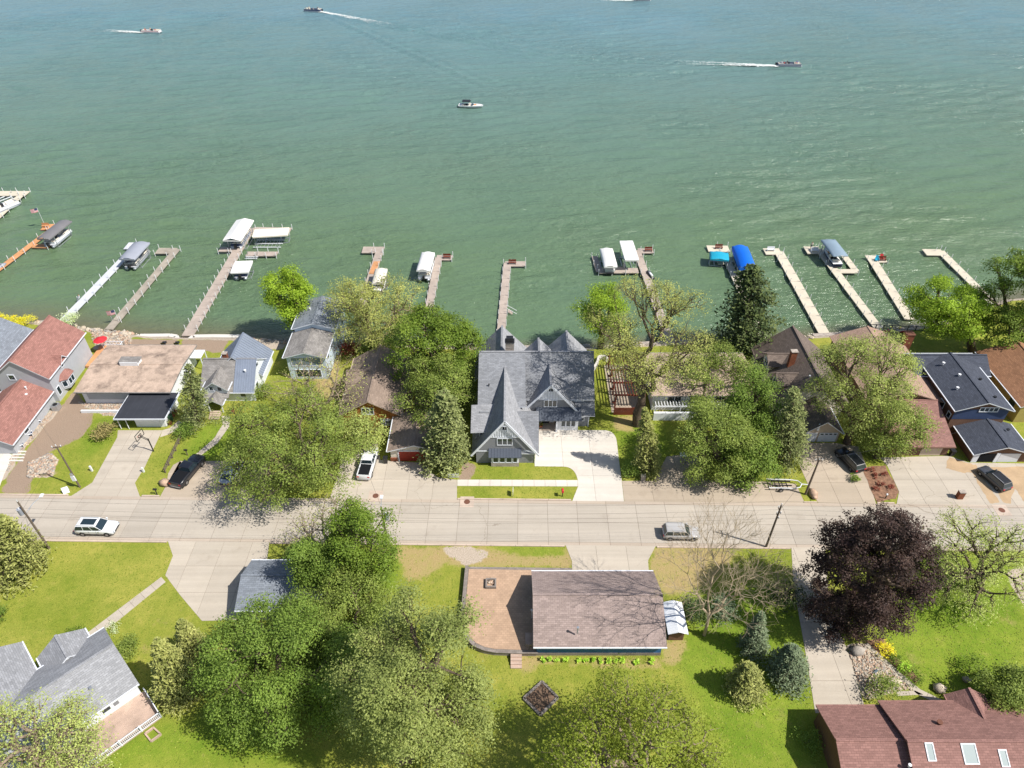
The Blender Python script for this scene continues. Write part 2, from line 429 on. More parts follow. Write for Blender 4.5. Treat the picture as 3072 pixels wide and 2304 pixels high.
gr = mixrgb(nt, n_big, srgb(130,142,54), srgb(158,158,74))
gr = mixrgb(nt, att(nt,'lush'), gr, mixrgb(nt, n_big, srgb(108,134,42), srgb(134,152,56)))
gr = mixrgb(nt, n_mid, mixrgb(nt, 1.0, gr, (0.86,0.93,0.8), 'MULTIPLY'), mixrgb(nt, 1.0, gr, (1.28,1.15,1.25), 'MULTIPLY'))
clo = noise(nt, pos, 2.2, 3, 0.6, 0.6, 0.7); gr = mixrgb(nt, clo, gr, mixrgb(nt, 1.0, gr, (0.72,0.86,0.7), 'MULTIPLY'))
wrn = noise(nt, pos, 0.16, 6, 0.75, 0.6, 0.78); gr = mixrgb(nt, wrn, gr, srgb(168,152,98))
gr = mixrgb(nt, n_fine, mixrgb(nt, 1.0, gr, (0.72,0.76,0.68), 'MULTIPLY'), gr)
st = mixrgb(nt, n_fine, srgb(150,126,88), srgb(190,164,122)); st = mixrgb(nt, n_mid, st, srgb(160,150,92))
so = mixrgb(nt, n_fine, srgb(132,114,98), srgb(172,152,132)); so = mixrgb(nt, n_mid, so, srgb(152,132,114))
ga = mixrgb(nt, n_fine, srgb(150,134,118), srgb(206,192,174))
c = mixrgb(nt, thr(nt, att(nt,'straw'), n_mid, 0.62, 1.25, 0.85), gr, st)
c = mixrgb(nt, thr(nt, att(nt,'soil'), n_mid, 0.55, 0.85, 0.35), c, so)
c = mixrgb(nt, thr(nt, att(nt,'gravel'), n_mid, 0.55, 0.8, 0.35), c, ga)
c = mixrgb(nt, att(nt,'mud'), c, srgb(96,88,66))
nt.links.new(c, b.inputs['Base Color']); b.inputs['Roughness'].default_value = 0.95; b.inputs['Specular IOR Level'].default_value = 0.1
bn = nd(nt, 'ShaderNodeBump', inp={'Strength': 0.6, 'Distance': 0.08}); nt.links.new(n_fine, bn.inputs['Height']); nt.links.new(bn.outputs[0], b.inputs['Normal'])
land = arrays_mesh('ground', np.stack([XX.ravel(), YY.ravel(), ZZ.ravel()], 1), quads[keep], m, smooth=True)
for k, a in (('soil',A_soil),('straw',A_straw),('gravel',A_grav),('lush',A_lush),('mud',A_mud)):
    at = land.data.attributes.new(k, 'FLOAT', 'POINT'); at.data.foreach_set('value', a.ravel().astype(np.float32))
tag(land, 'lawns and bare earth of the lakeside lots', None, None, 'structure')

# ---- lake
wx = np.concatenate([[-6000,-2500,-1200,-600,-350], np.arange(-250, 250.1, 1.0), [350,600,1200,2500,6000]])
wy = np.concatenate([[60.0, 75.0], np.arange(84, 375, 0.9), [400,460,600,1000,2500,6000]])
WX, WY = np.meshgrid(wx, wy)
wz = np.zeros(WX.shape)
r2 = np.random.default_rng(5)
for k in range(16):
    lam = r2.uniform(3.6, 8.5); th = R(90) + R(r2.normal(8, 16)); ph = r2.uniform(0, 6.28)
    wz += 0.009*lam*np.sin((WX*np.cos(th)+WY*np.sin(th))*6.283/lam + ph + 0.7*np.sin(WX*0.05+k)+0.5*np.sin(WY*0.043+2*k))
env = 0.65+0.35*np.sin(WX*0.031+1.3*np.sin(WY*0.027))*np.sin(WY*0.041+1.1)
wz *= env
def crest(p0, p1, amp, lam, n, w0, w1):
    """a train of wash crests along the line p0-p1, spreading from w0 to w1"""
    global wz
    a = np.array(p0[:2]); d = np.array(p1[:2])-a; L = np.hypot(*d); d /= L
    s = (WX-a[0])*d[0]+(WY-a[1])*d[1]; q = -(WX-a[0])*d[1]+(WY-a[1])*d[0]
    t = np.clip(s/L, 0, 1); w = w0+(w1-w0)*t
    wz += 1.7*amp*np.exp(-(q/w)**2)*np.cos(6.283*q/lam)*np.clip(s/8, 0, 1)*np.clip((L-s)/(0.4*L), 0, 1)
PB, PA = G(2330,200,WATER_Z), G(965,40,WATER_Z)
for a, bb in ((1,0),(-1,0)):
    crest(PB, PB+Vector((-150, a*22, 0)), 0.16, 4.2, 3, 2.0, 9)
crest(PA, G(1900,215,WATER_Z), 0.2, 5.0, 3, 2.0, 8); crest(PA, G(1600,320,WATER_Z), 0.16, 5.0, 3, 2.0, 8)
crest(PA, G(2100,200,WATER_Z), 0.1, 4.0, 3, 2.0, 5); crest(G(1000,225,WATER_Z), G(2000,190,WATER_Z), 0.1, 5.0, 3, 5, 5)
crest(G(2300,430,WATER_Z), G(2900,560,WATER_Z), 0.12, 6.0, 3, 7, 7); crest(G(0,250,WATER_Z), G(140,275,WATER_Z), 0.15, 4.0, 2, 2, 3)
edge = np.clip((250-np.abs(WX))/30, 0, 1)*np.clip((370-WY)/30, 0, 1)*np.clip((WY-84)/4, 0, 1)
wz *= edge
near = np.clip((WY-shore_y(WX))/25, 0.25, 1); wz *= near
wyn, wxn = WX.shape
idx = np.arange(wxn*wyn).reshape(wyn, wxn)
quads = np.stack([idx[:-1,:-1], idx[:-1,1:], idx[1:,1:], idx[1:,:-1]], -1).reshape(-1, 4)
m, nt, b = newmat('lake_water')
pos = nd(nt, 'ShaderNodeNewGeometry').outputs['Position']
mp = nd(nt, 'ShaderNodeMapping', inp={'Scale': (0.42, 1.0, 1.0), 'Rotation': (0, 0, R(-6))}); nt.links.new(pos, mp.inputs[0])
w1 = noise(nt, mp.outputs[0], 0.75, 5, 0.62, 0.2, 0.8); w2 = noise(nt, mp.outputs[0], 0.09, 3, 0.5, 0.3, 0.7)
mp2 = nd(nt, 'ShaderNodeMapping', inp={'Scale': (0.5, 1.0, 1.0), 'Rotation': (0, 0, R(14))}); nt.links.new(pos, mp2.inputs[0])
w3 = noise(nt, mp2.outputs[0], 0.33, 4, 0.6, 0.2, 0.8)
big = noise(nt, pos, 0.012, 3, 0.5, 0.3, 0.7)
deep = mixrgb(nt, big, srgb(92,114,82), srgb(92,116,90))
deep = mixrgb(nt, att(nt, 'deep'), deep, mixrgb(nt, big, srgb(102,134,144), srgb(98,130,134)))  # offshore blue: depth tone plus sky reflection painted into the base colour
deep = mixrgb(nt, w2, deep, mixrgb(nt, 1.0, deep, (1.1,1.08,1.06), 'MULTIPLY'))
c = mixrgb(nt, att(nt, 'shallow'), deep, srgb(102,100,76))
nt.links.new(c, b.inputs['Base Color']); b.inputs['Roughness'].default_value = 0.16; b.inputs['IOR'].default_value = 1.4
sm = nd(nt, 'ShaderNodeMath', operation='MULTIPLY_ADD', inp={1: 0.8}); nt.links.new(w3, sm.inputs[0]); nt.links.new(w1, sm.inputs[2])
bn = nd(nt, 'ShaderNodeBump', inp={'Strength': 1.0, 'Distance': 0.66}); gst = noise(nt, pos, 0.02, 3, 0.55, 0.35, 0.65); gr_ = nd(nt, 'ShaderNodeMapRange', inp={3: 0.45, 4: 1.0}); nt.links.new(gst, gr_.inputs[0]); nt.links.new(gr_.outputs[0], bn.inputs['Strength']); nt.links.new(sm.outputs[0], bn.inputs['Height']); nt.links.new(bn.outputs[0], b.inputs['Normal'])
lake = arrays_mesh('lake_water', np.stack([WX.ravel(), WY.ravel(), wz.ravel()+WATER_Z], 1), quads, m, smooth=True)
dw = WY - shore_y(WX)
lf = np.interp(WX, [-90,-50,-20,0,40,80], [9.0, 7.0, 3.5, 3.0, 4.0, 4.5])
shal = np.clip(1.0 - dw/lf, 0, 1)**1.3
at = lake.data.attributes.new('shallow', 'FLOAT', 'POINT'); at.data.foreach_set('value', shal.ravel().astype(np.float32))
deep_sky = np.clip((dw-35)/200, 0, 1)  # ramp away from shore for the depth tone and painted sky reflection
at = lake.data.attributes.new('deep', 'FLOAT', 'POINT'); at.data.foreach_set('value', deep_sky.ravel().astype(np.float32))
tag(lake, 'green lake water ruffled by wind', None, None, 'structure')

# ---- road of concrete slabs
RA, RB = G(0, 1485.5), G(3072, 1515.6); RC, RD = G(0, 1619.5), G(3072, 1649.6)
RU = (RB-RA).normalized(); RV = Vector((-RU.y, RU.x, 0))
RW = (RA-RC).dot(RV); RO = RC + RU*((Vector((0,0,0))-RC).dot(RU))
def rp(u, v, z=0.0):
    p = RO + RU*u + RV*v; return (p.x, p.y, z)
def roadmat(name, base):
    m, nt, b = newmat(name)
    pos = nd(nt, 'ShaderNodeNewGeometry').outputs['Position']
    oi = nd(nt, 'ShaderNodeObjectInfo')
    mp = nd(nt, 'ShaderNodeMapping', inp={'Scale': (0.035, 0.9, 1)}); nt.links.new(pos, mp.inputs[0])
    st = noise(nt, mp.outputs[0], 1.0, 5, 0.6, 0.35, 0.65); n2 = noise(nt, pos, 0.5, 6, 0.7, 0.3, 0.7); n3 = noise(nt, pos, 8, 3, 0.6)
    c = mixrgb(nt, st, mul(base, 0.93), mul(base, 1.07))
    c = mixrgb(nt, n2, mixrgb(nt, 1.0, c, (0.94,0.93,0.92), 'MULTIPLY'), c)
    c = mixrgb(nt, n3, mixrgb(nt, 1.0, c, (0.93,0.93,0.93), 'MULTIPLY'), c)
    wv = nd(nt, 'ShaderNodeTexNoise', inp={'Scale': 0.8, 'Detail': 3}); nt.links.new(pos, wv.inputs['Vector'])
    wp = nd(nt, 'ShaderNodeVectorMath', operation='MULTIPLY_ADD'); wp.inputs[1].default_value = (1.6,1.6,0); nt.links.new(wv.outputs['Color'], wp.inputs[0]); nt.links.new(pos, wp.inputs[2])
    vo = nd(nt, 'ShaderNodeTexVoronoi', feature='DISTANCE_TO_EDGE', inp={'Scale': 0.13}); nt.links.new(wp.outputs[0], vo.inputs['Vector'])
    ck = nd(nt, 'ShaderNodeMath', operation='LESS_THAN', inp={1: 0.0035}); nt.links.new(vo.outputs['Distance'], ck.inputs[0])
    cm = noise(nt, pos, 0.06, 2, 0.5, 0.52, 0.56); ckm = nd(nt, 'ShaderNodeMath', operation='MULTIPLY'); nt.links.new(ck.outputs[0], ckm.inputs[0]); nt.links.new(cm, ckm.inputs[1])
    c = mixrgb(nt, ckm.outputs[0], c, mixrgb(nt, 1.0, c, (0.72,0.7,0.68), 'MULTIPLY'))
    oil = noise(nt, pos, 0.28, 5, 0.65, 0.58, 0.75); c = mixrgb(nt, oil, c, mixrgb(nt, 1.0, c, (0.82,0.8,0.79), 'MULTIPLY'))
    sc = nd(nt, 'ShaderNodeMapRange', inp={3: 0.93, 4: 1.04}); nt.links.new(oi.outputs['Random'], sc.inputs[0])
    cv = nd(nt, 'ShaderNodeCombineColor')
    for i in range(3): nt.links.new(sc.outputs[0], cv.inputs[i])
    c = mixrgb(nt, 1.0, c, cv.outputs[0], 'MULTIPLY')
    nt.links.new(c, b.inputs['Base Color']); b.inputs['Roughness'].default_value = 0.9; b.inputs['Specular IOR Level'].default_value = 0.2
    return m
m_road = roadmat('road_concrete', srgb(182,173,160)); m_slab = roadmat('slab_concrete', srgb(188,178,163)); m_wslab = roadmat('white_slab_concrete', srgb(214,207,196)); m_tslab = roadmat('tan_slab_concrete', srgb(180,166,148))
road = MB().poly([rp(-330,0,.006), rp(330,0,.006), rp(330,RW,.006), rp(-330,RW,.006)]).build('road', MT['road_joint'], label='pale concrete street running past the houses', kind='structure')
gut = 0.55; ws = (RW-2*gut)/2
U0 = -88.0
mesh_cache = {}
def road_piece(u, du, v, dv, mat, name, gap=0.035):
    k = (round(du,3), round(dv,3), mat.name)
    if k not in mesh_cache:
        o = MB().box(gap/2, du-gap/2, gap/2, dv-gap/2, 0.008, 0.03, bottom=False).build(name, mat, None)
        mesh_cache[k] = o.data
    else:
        o = bpy.data.objects.new(name, mesh_cache[k]); COL.objects.link(o)
    p = rp(u, v); o.location = p; o.rotation_euler = (0, 0, math.atan2(RU.y, RU.x)); o.parent = road
    return o
PADS = []
m_gut = roadmat('gutter_concrete', srgb(186,172,156))
for k in range(44):
    u = U0 + k*4.0
    road_piece(u, 4.0, gut, ws, m_road, 'slab'); road_piece(u, 4.0, gut+ws, ws, m_road, 'slab')
    road_piece(u, 4.0, 0, gut, m_gut, 'gutter'); road_piece(u, 4.0, RW-gut, gut, m_gut, 'gutter')
for u0, u1 in ((-330,-88),(88,330)):
    MB().poly([rp(u0,0,.03),rp(u1,0,.03),rp(u1,RW,.03),rp(u0,RW,.03)]).build('slab', m_road, road, world=False, kind='stuff')
def ru_of(px, py): return (G(px,py)-RO).dot(RU)
def kerb(px0, px1, side):
    py = (1485.5 if side else 1619.5); v0, v1 = ((RW, RW+0.2) if side else (-0.2, 0))
    u0, u1 = ru_of(px0, py+.0098*px0), ru_of(px1, py+.0098*px1)
    mb = MB(); n = max(1, int(abs(u1-u0)/3))
    for i in range(n):
        a = u0+(u1-u0)*i/n+.02; bb = u0+(u1-u0)*(i+1)/n-.02
        P = [rp(a,v0)[:2], rp(bb,v0)[:2], rp(bb,v1)[:2], rp(a,v1)[:2]]
        mb.prism(P, 0, 0.13)
    tag(mb.build('kerb', MT['kerb']), None, None, None, 'structure')
for a, b_, s in ((-400,205,1),(425,478,1),(1372,1714,1),(2412,2452,1),(2632,2684,1),(-400,502,0),(812,1694,0),(1970,2370,0),(2474,3500,0)):
    kerb(a, b_, s)

# ---- drives, walks and pads cut into slabs
def clip(poly, x0, x1, y0, y1):
    for ax, val, keepge in ((0,x0,True),(0,x1,False),(1,y0,True),(1,y1,False)):
        out = []
        for i in range(len(poly)):
            a, b2 = poly[i-1], poly[i]
            ia = (a[ax] >= val) if keepge else (a[ax] <= val); ib = (b2[ax] >= val) if keepge else (b2[ax] <= val)
            if ia != ib:
                t = (val-a[ax])/(b2[ax]-a[ax]); out.append((a[0]+(b2[0]-a[0])*t, a[1]+(b2[1]-a[1])*t))
            if ib: out.append(b2)
        poly = out
        if len(poly) < 3: return []
    return poly
def area(p): return abs(sum(p[i-1][0]*p[i][1]-p[i][0]*p[i-1][1] for i in range(len(p))))/2
def snap(p):
    x, y = p; a, b2 = 1485.5+.0098*x, 1619.5+.0098*x
    if abs(y-a) < 9: return (x, a+.6)
    if abs(y-b2) < 7: return (x, b2-.6)
    return p
def pad(name, pts, mat, step, label, rot=0.0, z=0.012, px=True, gap=0.03, th=0.02):
    if px: pts = [snap(p) for p in pts]
    poly = pxpoly(pts) if px else pts
    PADS.append(poly)
    a = sum(poly[i-1][0]*poly[i][1]-poly[i][0]*poly[i-1][1] for i in range(len(poly)))
    if a < 0: poly = poly[::-1]
    base = MB().poly([(p[0],p[1],z) for p in poly]).build(name, MT['road_joint'], label=label, kind='structure')
    c, s = math.cos(rot), math.sin(rot)
    q = [(p[0]*c+p[1]*s, -p[0]*s+p[1]*c) for p in poly]
    x0, x1 = min(p[0] for p in q), max(p[0] for p in q); y0, y1 = min(p[1] for p in q), max(p[1] for p in q)
    nxx = max(1, round((x1-x0)/step)); nyy = max(1, round((y1-y0)/step)); sx, sy = (x1-x0)/nxx, (y1-y0)/nyy
    for i in range(nxx):
        for j in range(nyy):
            cell = clip(q, x0+i*sx+gap/2, x0+(i+1)*sx-gap/2, y0+j*sy+gap/2, y0+(j+1)*sy-gap/2)
            if len(cell) < 3 or area(cell) < 0.05: continue
            w = [(p[0]*c-p[1]*s, p[0]*s+p[1]*c) for p in cell]
            MB().prism(w, z, z+th).build('slab', mat, base, world=False)
    return base
def arc(p0, p1, p2, n=8):   # quadratic corner
    return [tuple((1-t)**2*a+2*t*(1-t)*b2+t*t*c for a, b2, c in zip(p0, p1, p2)) for t in [i/n for i in range(n+1)]]
pad('driveway', [(354,1291),(488,1291),(477,1312),(434,1402),(405,1449),(420,1489),(214,1487),(277,1448),(352,1312)], m_slab, 3.6, 'pale driveway with a basketball hoop beside it')
pad('walkway', [(488,1291),(510,1284),(536,1262),(548,1270),(534,1288),(505,1304),(480,1312)], m_slab, 1.5, 'curved walk beside the carport')
pad('parking_pad', [(540,1383),(800,1383),(832,1494),(480,1490)], m_tslab, 30, 'tan gravelly pad under the black pickup')
pad('driveway', [(1035,1325),(1132,1325),(1141,1380),(1262,1389),(1312,1432),(1371,1440),(1371,1498),(990,1496),(1020,1400)], m_slab, 3.8, 'pale driveway with the white pickup and red garage door')
pad('sidewalk', [(1372,1439),(1733,1440.5),(1733,1459.5),(1372,1458)], m_wslab, 1.6, 'new white pavement strip between two lawns')
pad('driveway', [(1604,1399),(1604,1358),(1616,1358),(1616,1290)]+arc((1812,1291),(1848,1292),(1851,1330))+[(1856,1375),(1865,1441),(1872,1499),(1717,1498),(1734,1460),(1733.5,1440)]+arc((1732,1436),(1724,1401),(1690,1400))[:], m_wslab, 4.2, 'broad new white driveway of the grey gabled house')
pad('parking_pad', [(1866,1443),(1960,1443),(2000,1370),(2090,1360),(2125,1440),(2300,1446),(2388,1452),(2414,1504),(1873,1499)], m_tslab, 3.8, 'tan concrete pad dappled by tree shade with a boat trailer')
pad('driveway', [(2400,1329),(2500,1329),(2575,1340),(2600,1400),(2606,1440),(2628,1508),(2455,1506),(2425,1456),(2400,1400)], m_tslab, 3.8, 'driveway of the small gabled garage with branch shadows')
pad('driveway', [(2640,1373),(2846,1368),(2905,1388),(3130,1392),(3160,1517),(2690,1512),(2697,1475),(2662,1398)], m_slab, 3.8, 'wide pale driveway streaked with tan silt')
pad('driveway', [(-120,1348),(0,1353),(42,1366),(12,1424),(-10,1484),(-200,1484)], m_wslab, 3.6, 'white driveway at the left edge by the red roof')
pad('driveway', [(504,1622),(519,1668),(496,1726),(540,1785),(606,1863),(640,1862),(700,1860),(960,1860),(960,1700),(800,1690),(808,1627)], m_slab, 3.8, 'wide pale driveway of the garage under the trees')
pad('walkway', [(484,1731),(497,1746),(345,1870),(262,1915),(250,1908)], m_slab, 1.4, 'straight walk crossing the lawn to the grey house', rot=R(-40))
pad('driveway', [(1697,1637),(1967,1641),(1944,1682),(1948,1735),(1716,1735),(1716,1684)], m_slab, 4.2, 'short driveway behind the blue garage')
pad('driveway', [(2374,1648),(2476,1650),(2484,1780),(2504,1871),(2538,1940),(2600,2140),(2446,2140),(2412,1931),(2380,1757)], m_slab, 3.8, 'long driveway beside the maroon tree')
pad('walkway', [(2592,1932),(2601,1928),(2670,1990),(2760,2068),(2830,2102),(2800,2106),(2750,2082)], m_slab, 1.6, 'narrow walk along the rock garden', rot=R(-42))
pad('walkway', [(2690,2074),(2745,2072),(2770,2084),(2690,2088)], m_slab, 1.6, 'short spur of walk by the rose roofed house')
pad('walkway', [(556,1430),(540,1415),(548,1400),(585,1365),(640,1318),(668,1275),(664,1248),(690,1248),(688,1280),(652,1330),(590,1376),(556,1406)][2:], m_slab, 1.6, 'winding worn path to the white cottage porch')
pad('walkway', [(540,1384),(552,1395),(512,1452),(500,1450),(505,1420),(520,1395)], m_tslab, 2.0, 'end of the winding path beside the black pickup')
# silt washed over the right-hand drive
def blob_sheet(name, pts, mat, z, label, kind='structure', jit=0.12, n=5):
    P = pxpoly(pts); out = []; PADS.append(P)
    rr = random.Random(len(pts)*7+int(pts[0][0]))
    for i in range(len(P)):
        a, b2 = P[i], P[(i+1) % len(P)]
        for t in range(n): out.append((a[0]+(b2[0]-a[0])*t/n+rr.uniform(-jit,jit), a[1]+(b2[1]-a[1])*t/n+rr.uniform(-jit,jit)))
    return tag(MB().poly([(p[0],p[1],z) for p in out]).build(name, mat), label, None, None, kind)
m_silt = M('tan_silt', srgb(180,154,122), 0.85, 0.14, 0.5, 5, dirt=0.4, dirtcol=srgb(196,170,134))
blob_sheet('silt', [(2846,1370),(2905,1390),(2925,1394),(2955,1440),(3000,1508),(2970,1510),(2945,1470),(2915,1420),(2880,1418),(2838,1405)], m_silt, 0.037, 'tan silt washed down from the dark garage')
blob_sheet('silt', [(2945,1400),(3120,1402),(3130,1440),(3110,1512),(3075,1510),(3045,1465),(3030,1510),(3008,1508),(2975,1440)], m_silt, 0.037, 'tan silt around the grey parked hatchback')
# maintenance covers
def cover(px, py, label):
    p = G(px, py); t = thing('manhole', label, 'manhole cover', (p.x,p.y,0.03))
    MB().box(p.x-.95,p.x+.95,p.y-.95,p.y+.95,.03,.042,bottom=False).build('collar', MT['kerb'], t)
    n = 16
    MB().prism([(p.x+.42*math.cos(6.283*i/n), p.y+.42*math.sin(6.283*i/n)) for i in range(n)], .042, .055).build('lid', MT['rust'], t)
cover(1127,1488,'rusty round lid at the end of the red door driveway'); cover(1401,1506,'rusty round lid set in the kerb of the grey house'); cover(3005,1531,'worn round lid at the right end of the street')
# mulch bed with shrubs
bed = blob_sheet('mulch_bed', [(2585,1402),(2655,1396),(2697,1475),(2687,1497),(2630,1508)], MT['mulch'], 0.05, 'red brown mulch bed between two driveways')
blob_sheet('planting_bed', [(2593,1920),(2650,1915),(2705,1985),(2760,2035),(2748,2050),(2668,1985)], MT['mulch'], 0.02, 'dark planting bed along the rock garden walk')

# ================================================================== HOUSES
def XP(px, py, x):
    r = ray(px, py); return Vector((0,0,CAM_H)) + r*(x/r.x)
def gable(t, x0, x1, y0, y1, ez, rz, axis, wall, roof, ov=0.4, rk=0.3, base=0.0, rpos=None, fascia='trim', th=0.16, ends=(1,1), roofname='roof', walls=True, z0=None, z1=None, world=True, gmat=None):
    """x0..y1: wall box; axis: direction of the ridge; ov eave overhang, rk rake overhang. z0/z1 override eave heights of the two sides."""
    W = MT[wall]; gm = MT[gmat] if gmat else W
    if axis == 'x':
        yr = (y0+y1)/2 if rpos is None else rpos
        P = lambda a, b2, z: (a, b2, z); a0, a1, b0, b1, br = x0, x1, y0, y1, yr
    else:
        xr = (x0+x1)/2 if rpos is None else rpos
        P = lambda a, b2, z: (b2, a, z); a0, a1, b0, b1, br = y0, y1, x0, x1, xr
    e0 = ez if z0 is None else z0; e1 = ez if z1 is None else z1
    if walls:
        mb = MB()
        for k, a in ((0,a0),(1,a1)):
            mb.poly([P(a,b0,base),P(a,b1,base),P(a,b1,e1),P(a,br,rz),P(a,b0,e0)])
        mb.poly([P(a0,b0,base),P(a1,b0,base),P(a1,b0,e0),P(a0,b0,e0)]); mb.poly([P(a0,b1,base),P(a1,b1,base),P(a1,b1,e1),P(a0,b1,e1)])
        mb.build('wall', W, t, world=world)
    s0 = (rz-e0)/(br-b0); s1 = (rz-e1)/(b1-br)
    ro = MB()
    lift = 0.12
    ro.slab([P(a0-rk,b0-ov,e0-ov*s0+lift),P(a1+rk,b0-ov,e0-ov*s0+lift),P(a1+rk,br,rz+lift),P(a0-rk,br,rz+lift)], th, 0, 1)
    ro.slab([P(a0-rk,b1+ov,e1-ov*s1+lift),P(a1+rk,b1+ov,e1-ov*s1+lift),P(a1+rk,br,rz+lift),P(a0-rk,br,rz+lift)], th, 0, 1)
    r_ = ro.build(roofname, [MT[roof], MT[fascia]], t, world=world)
    MB().beam(P(a0-rk,b0-ov-.06,e0-ov*s0+lift-.05), P(a1+rk,b0-ov-.06,e0-ov*s0+lift-.05), .13, .12).build('gutter', MT[fascia], r_, world=world); MB().beam(P(a0-rk,b1+ov+.06,e1-ov*s1+lift-.05), P(a1+rk,b1+ov+.06,e1-ov*s1+lift-.05), .13, .12).build('gutter', MT[fascia], r_, world=world)
    cap = MB().beam(P(a0-rk,br,rz+lift+.02), P(a1+rk,br,rz+lift+.02), .28, .06); cap.build('ridge_cap', MT[roof], r_, world=world)
    return r_
def win(t, face, c, w, h, n=1, fm='trim', gm='glass', world=True, name='window', rows=1):
    c = Vector(c); N = {'-y':Vector((0,-1,0)),'+y':Vector((0,1,0)),'+x':Vector((1,0,0)),'-x':Vector((-1,0,0)),'+z':Vector((0,0,1))}[face] if isinstance(face,str) else Vector(face).normalized()
    u = Vector((0,0,1)).cross(N)
    if u.length < 1e-3: u = Vector((1,0,0))
    u.normalize(); v = N.cross(u)
    fw = 0.1
    f = MB()
    def q(a, b2, o): return c+u*a+v*b2+N*o
    def bar(a0,a1,b0,b1):
        P = [q(a0,b0,.07),q(a1,b0,.07),q(a1,b1,.07),q(a0,b1,.07)]; B = [q(a0,b0,-.02),q(a1,b0,-.02),q(a1,b1,-.02),q(a0,b1,-.02)]
        f.poly(P)
        for i in range(4): f.poly([B[i],B[(i+1)%4],P[(i+1)%4],P[i]])
    bar(-w/2-fw,w/2+fw,h/2,h/2+fw); bar(-w/2-fw,w/2+fw,-h/2-fw,-h/2); bar(-w/2-fw,-w/2,-h/2,h/2); bar(w/2,w/2+fw,-h/2,h/2)
    for k in range(1,n): bar(-w/2+w*k/n-.05,-w/2+w*k/n+.05,-h/2,h/2)
    fo = f.build(name, MT[fm], t, world=world)
    for k in range(n):
        a0, a1 = -w/2+w*k/n+(.05 if k else 0), -w/2+w*(k+1)/n-(.05 if k < n-1 else 0)
        MB().poly([q(a0,-h/2,.02),q(a1,-h/2,.02),q(a1,h/2,.02),q(a0,h/2,.02)]).build('pane', MT[gm], fo, world=world)
    return fo
def winpx(t, y, x0, y0, x1, y1, n=1, **kw):
    a, b2 = YP(x0,y1,y), YP(x1,y0,y)
    return win(t, '-y', ((a.x+b2.x)/2, y, (a.z+b2.z)/2), b2.x-a.x, b2.z-a.z, n, **kw)
def panel(t, name, mat, x0, x1, y, z0, z1, face='-y', d=0.05, parent=None):
    mb = MB()
    if face == '-y': mb.box(x0,x1,y-d,y+.01,z0,z1)
    elif face == '+x': mb.box(y-.01,y+d,x0,x1,z0,z1)
    else: mb.box(y-d,y+.01,x0,x1,z0,z1)
    return mb.build(name, MT[mat], parent or t)
def vent(t, p, h=0.5, r=0.09, mat='white_metal', name='vent_pipe'):
    p = Vector(p); mb = MB().tube([p, p+Vector((0,0,h))], r, 8); mb.tube([p+Vector((0,0,h)), p+Vector((0,0,h+.12))], r*1.7, 8)
    return mb.build(name, MT[mat], t)
def chimney(t, x0, x1, y0, y1, z0, z1, mat='brick', cap='stone', pot=None):
    c = MB().box(x0,x1,y0,y1,z0,z1).build('chimney', MT[mat], t)
    MB().box(x0-.08,x1+.08,y0-.08,y1+.08,z1,z1+.1).build('chimney_cap', MT[cap], c)
    if pot: MB().box(x0+.12,x1-.12,y0+.12,y1-.12,z1+.1,z1+pot).build('chimney_pot', MT['black_metal'], c)
    return c
def ribs(t, name, mat, a0, a1, b0, b1, n, w=0.05, h=0.05, parent=None):
    """standing seams between the top edge a0-a1 and the bottom edge b0-b1"""
    mb = MB(); a0, a1, b0, b1 = map(Vector, (a0,a1,b0,b1)); up = Vector((0,0,h/2))
    for i in range(n+1):
        f = i/n; mb.beam(a0+(a1-a0)*f+up, b0+(b1-b0)*f+up, w, h)
    return mb.build(name, MT[mat], parent or t)

# --- far left, grey roof
t = thing('house', 'grey roofed cream house cut by the left edge', 'house', (-87,92,0))
gable(t, -93.5, -81.6, 85.5, 98.0, 4.7, 8.0, 'y', 'cream', 'roof_slate')
win(t, '+x', (-81.6, 92, 3.2), 1.6, 1.2, 2); win(t, '+x', (-81.6, 88, 3.2), 1.2, 1.2, 2)
MB().box(-81.5,-79.6,93.2,96.6,2.6,2.75).build('balcony', MT['deckwood'], t)
bal = MB()
for k in range(6): bal.beam((-79.7,93.2+k*.68,2.75),(-79.7,93.2+k*.68,3.7),.08)
bal.beam((-79.7,93.2,3.7),(-79.7,96.6,3.7),.09); bal.build('railing', MT['trim'], t)
# --- red roof
t = thing('house', 'grey sided house under a big red brown roof', 'house', (-76.3,85,0))
gable(t, -80.4, -72.0, 85.0, 96.7, 5.1, 8.3, 'y', 'grey_siding', 'roof_red')
r_ = MB().slab([(-71.4,88.0,4.85),(-71.4,89.2,6.1),(-73.3,89.2,6.1)], .12, 0, 1); r_.slab([(-71.4,90.4,4.85),(-71.4,89.2,6.1),(-73.3,89.2,6.1)], .12, 0, 1)
r_.build('dormer_roof', [MT['roof_red'], MT['trim']], t)
MB().poly([(-71.97,88.2,4.6),(-71.97,90.2,4.6),(-71.97,90.2,5.0),(-71.97,89.2,5.95),(-71.97,88.2,5.0)]).build('dormer_wall', MT['grey_siding'], t)
win(t, '+x', (-71.95,89.0,4.5), .6, .9)
b1 = MB().poly([(-72,86.9,.9),(-71.2,87.5,.9),(-71.2,89.3,.9),(-72,89.9,.9)]); b1 = MB()
bp = [(-72,86.9),(-71.1,87.5),(-71.1,89.3),(-72,89.9)]
b1.prism(bp, .9, 2.7); b1.build('bay', MT['grey_siding'], t)
MB().loft([[(-72,86.7,2.7),(-70.9,87.3,2.7),(-70.9,89.5,2.7),(-72,90.1,2.7)],[(-72,87.6,3.4),(-71.9,87.7,3.4),(-71.9,89.1,3.4),(-72,89.2,3.4)]]).build('bay_roof', MT['roof_red'], t)
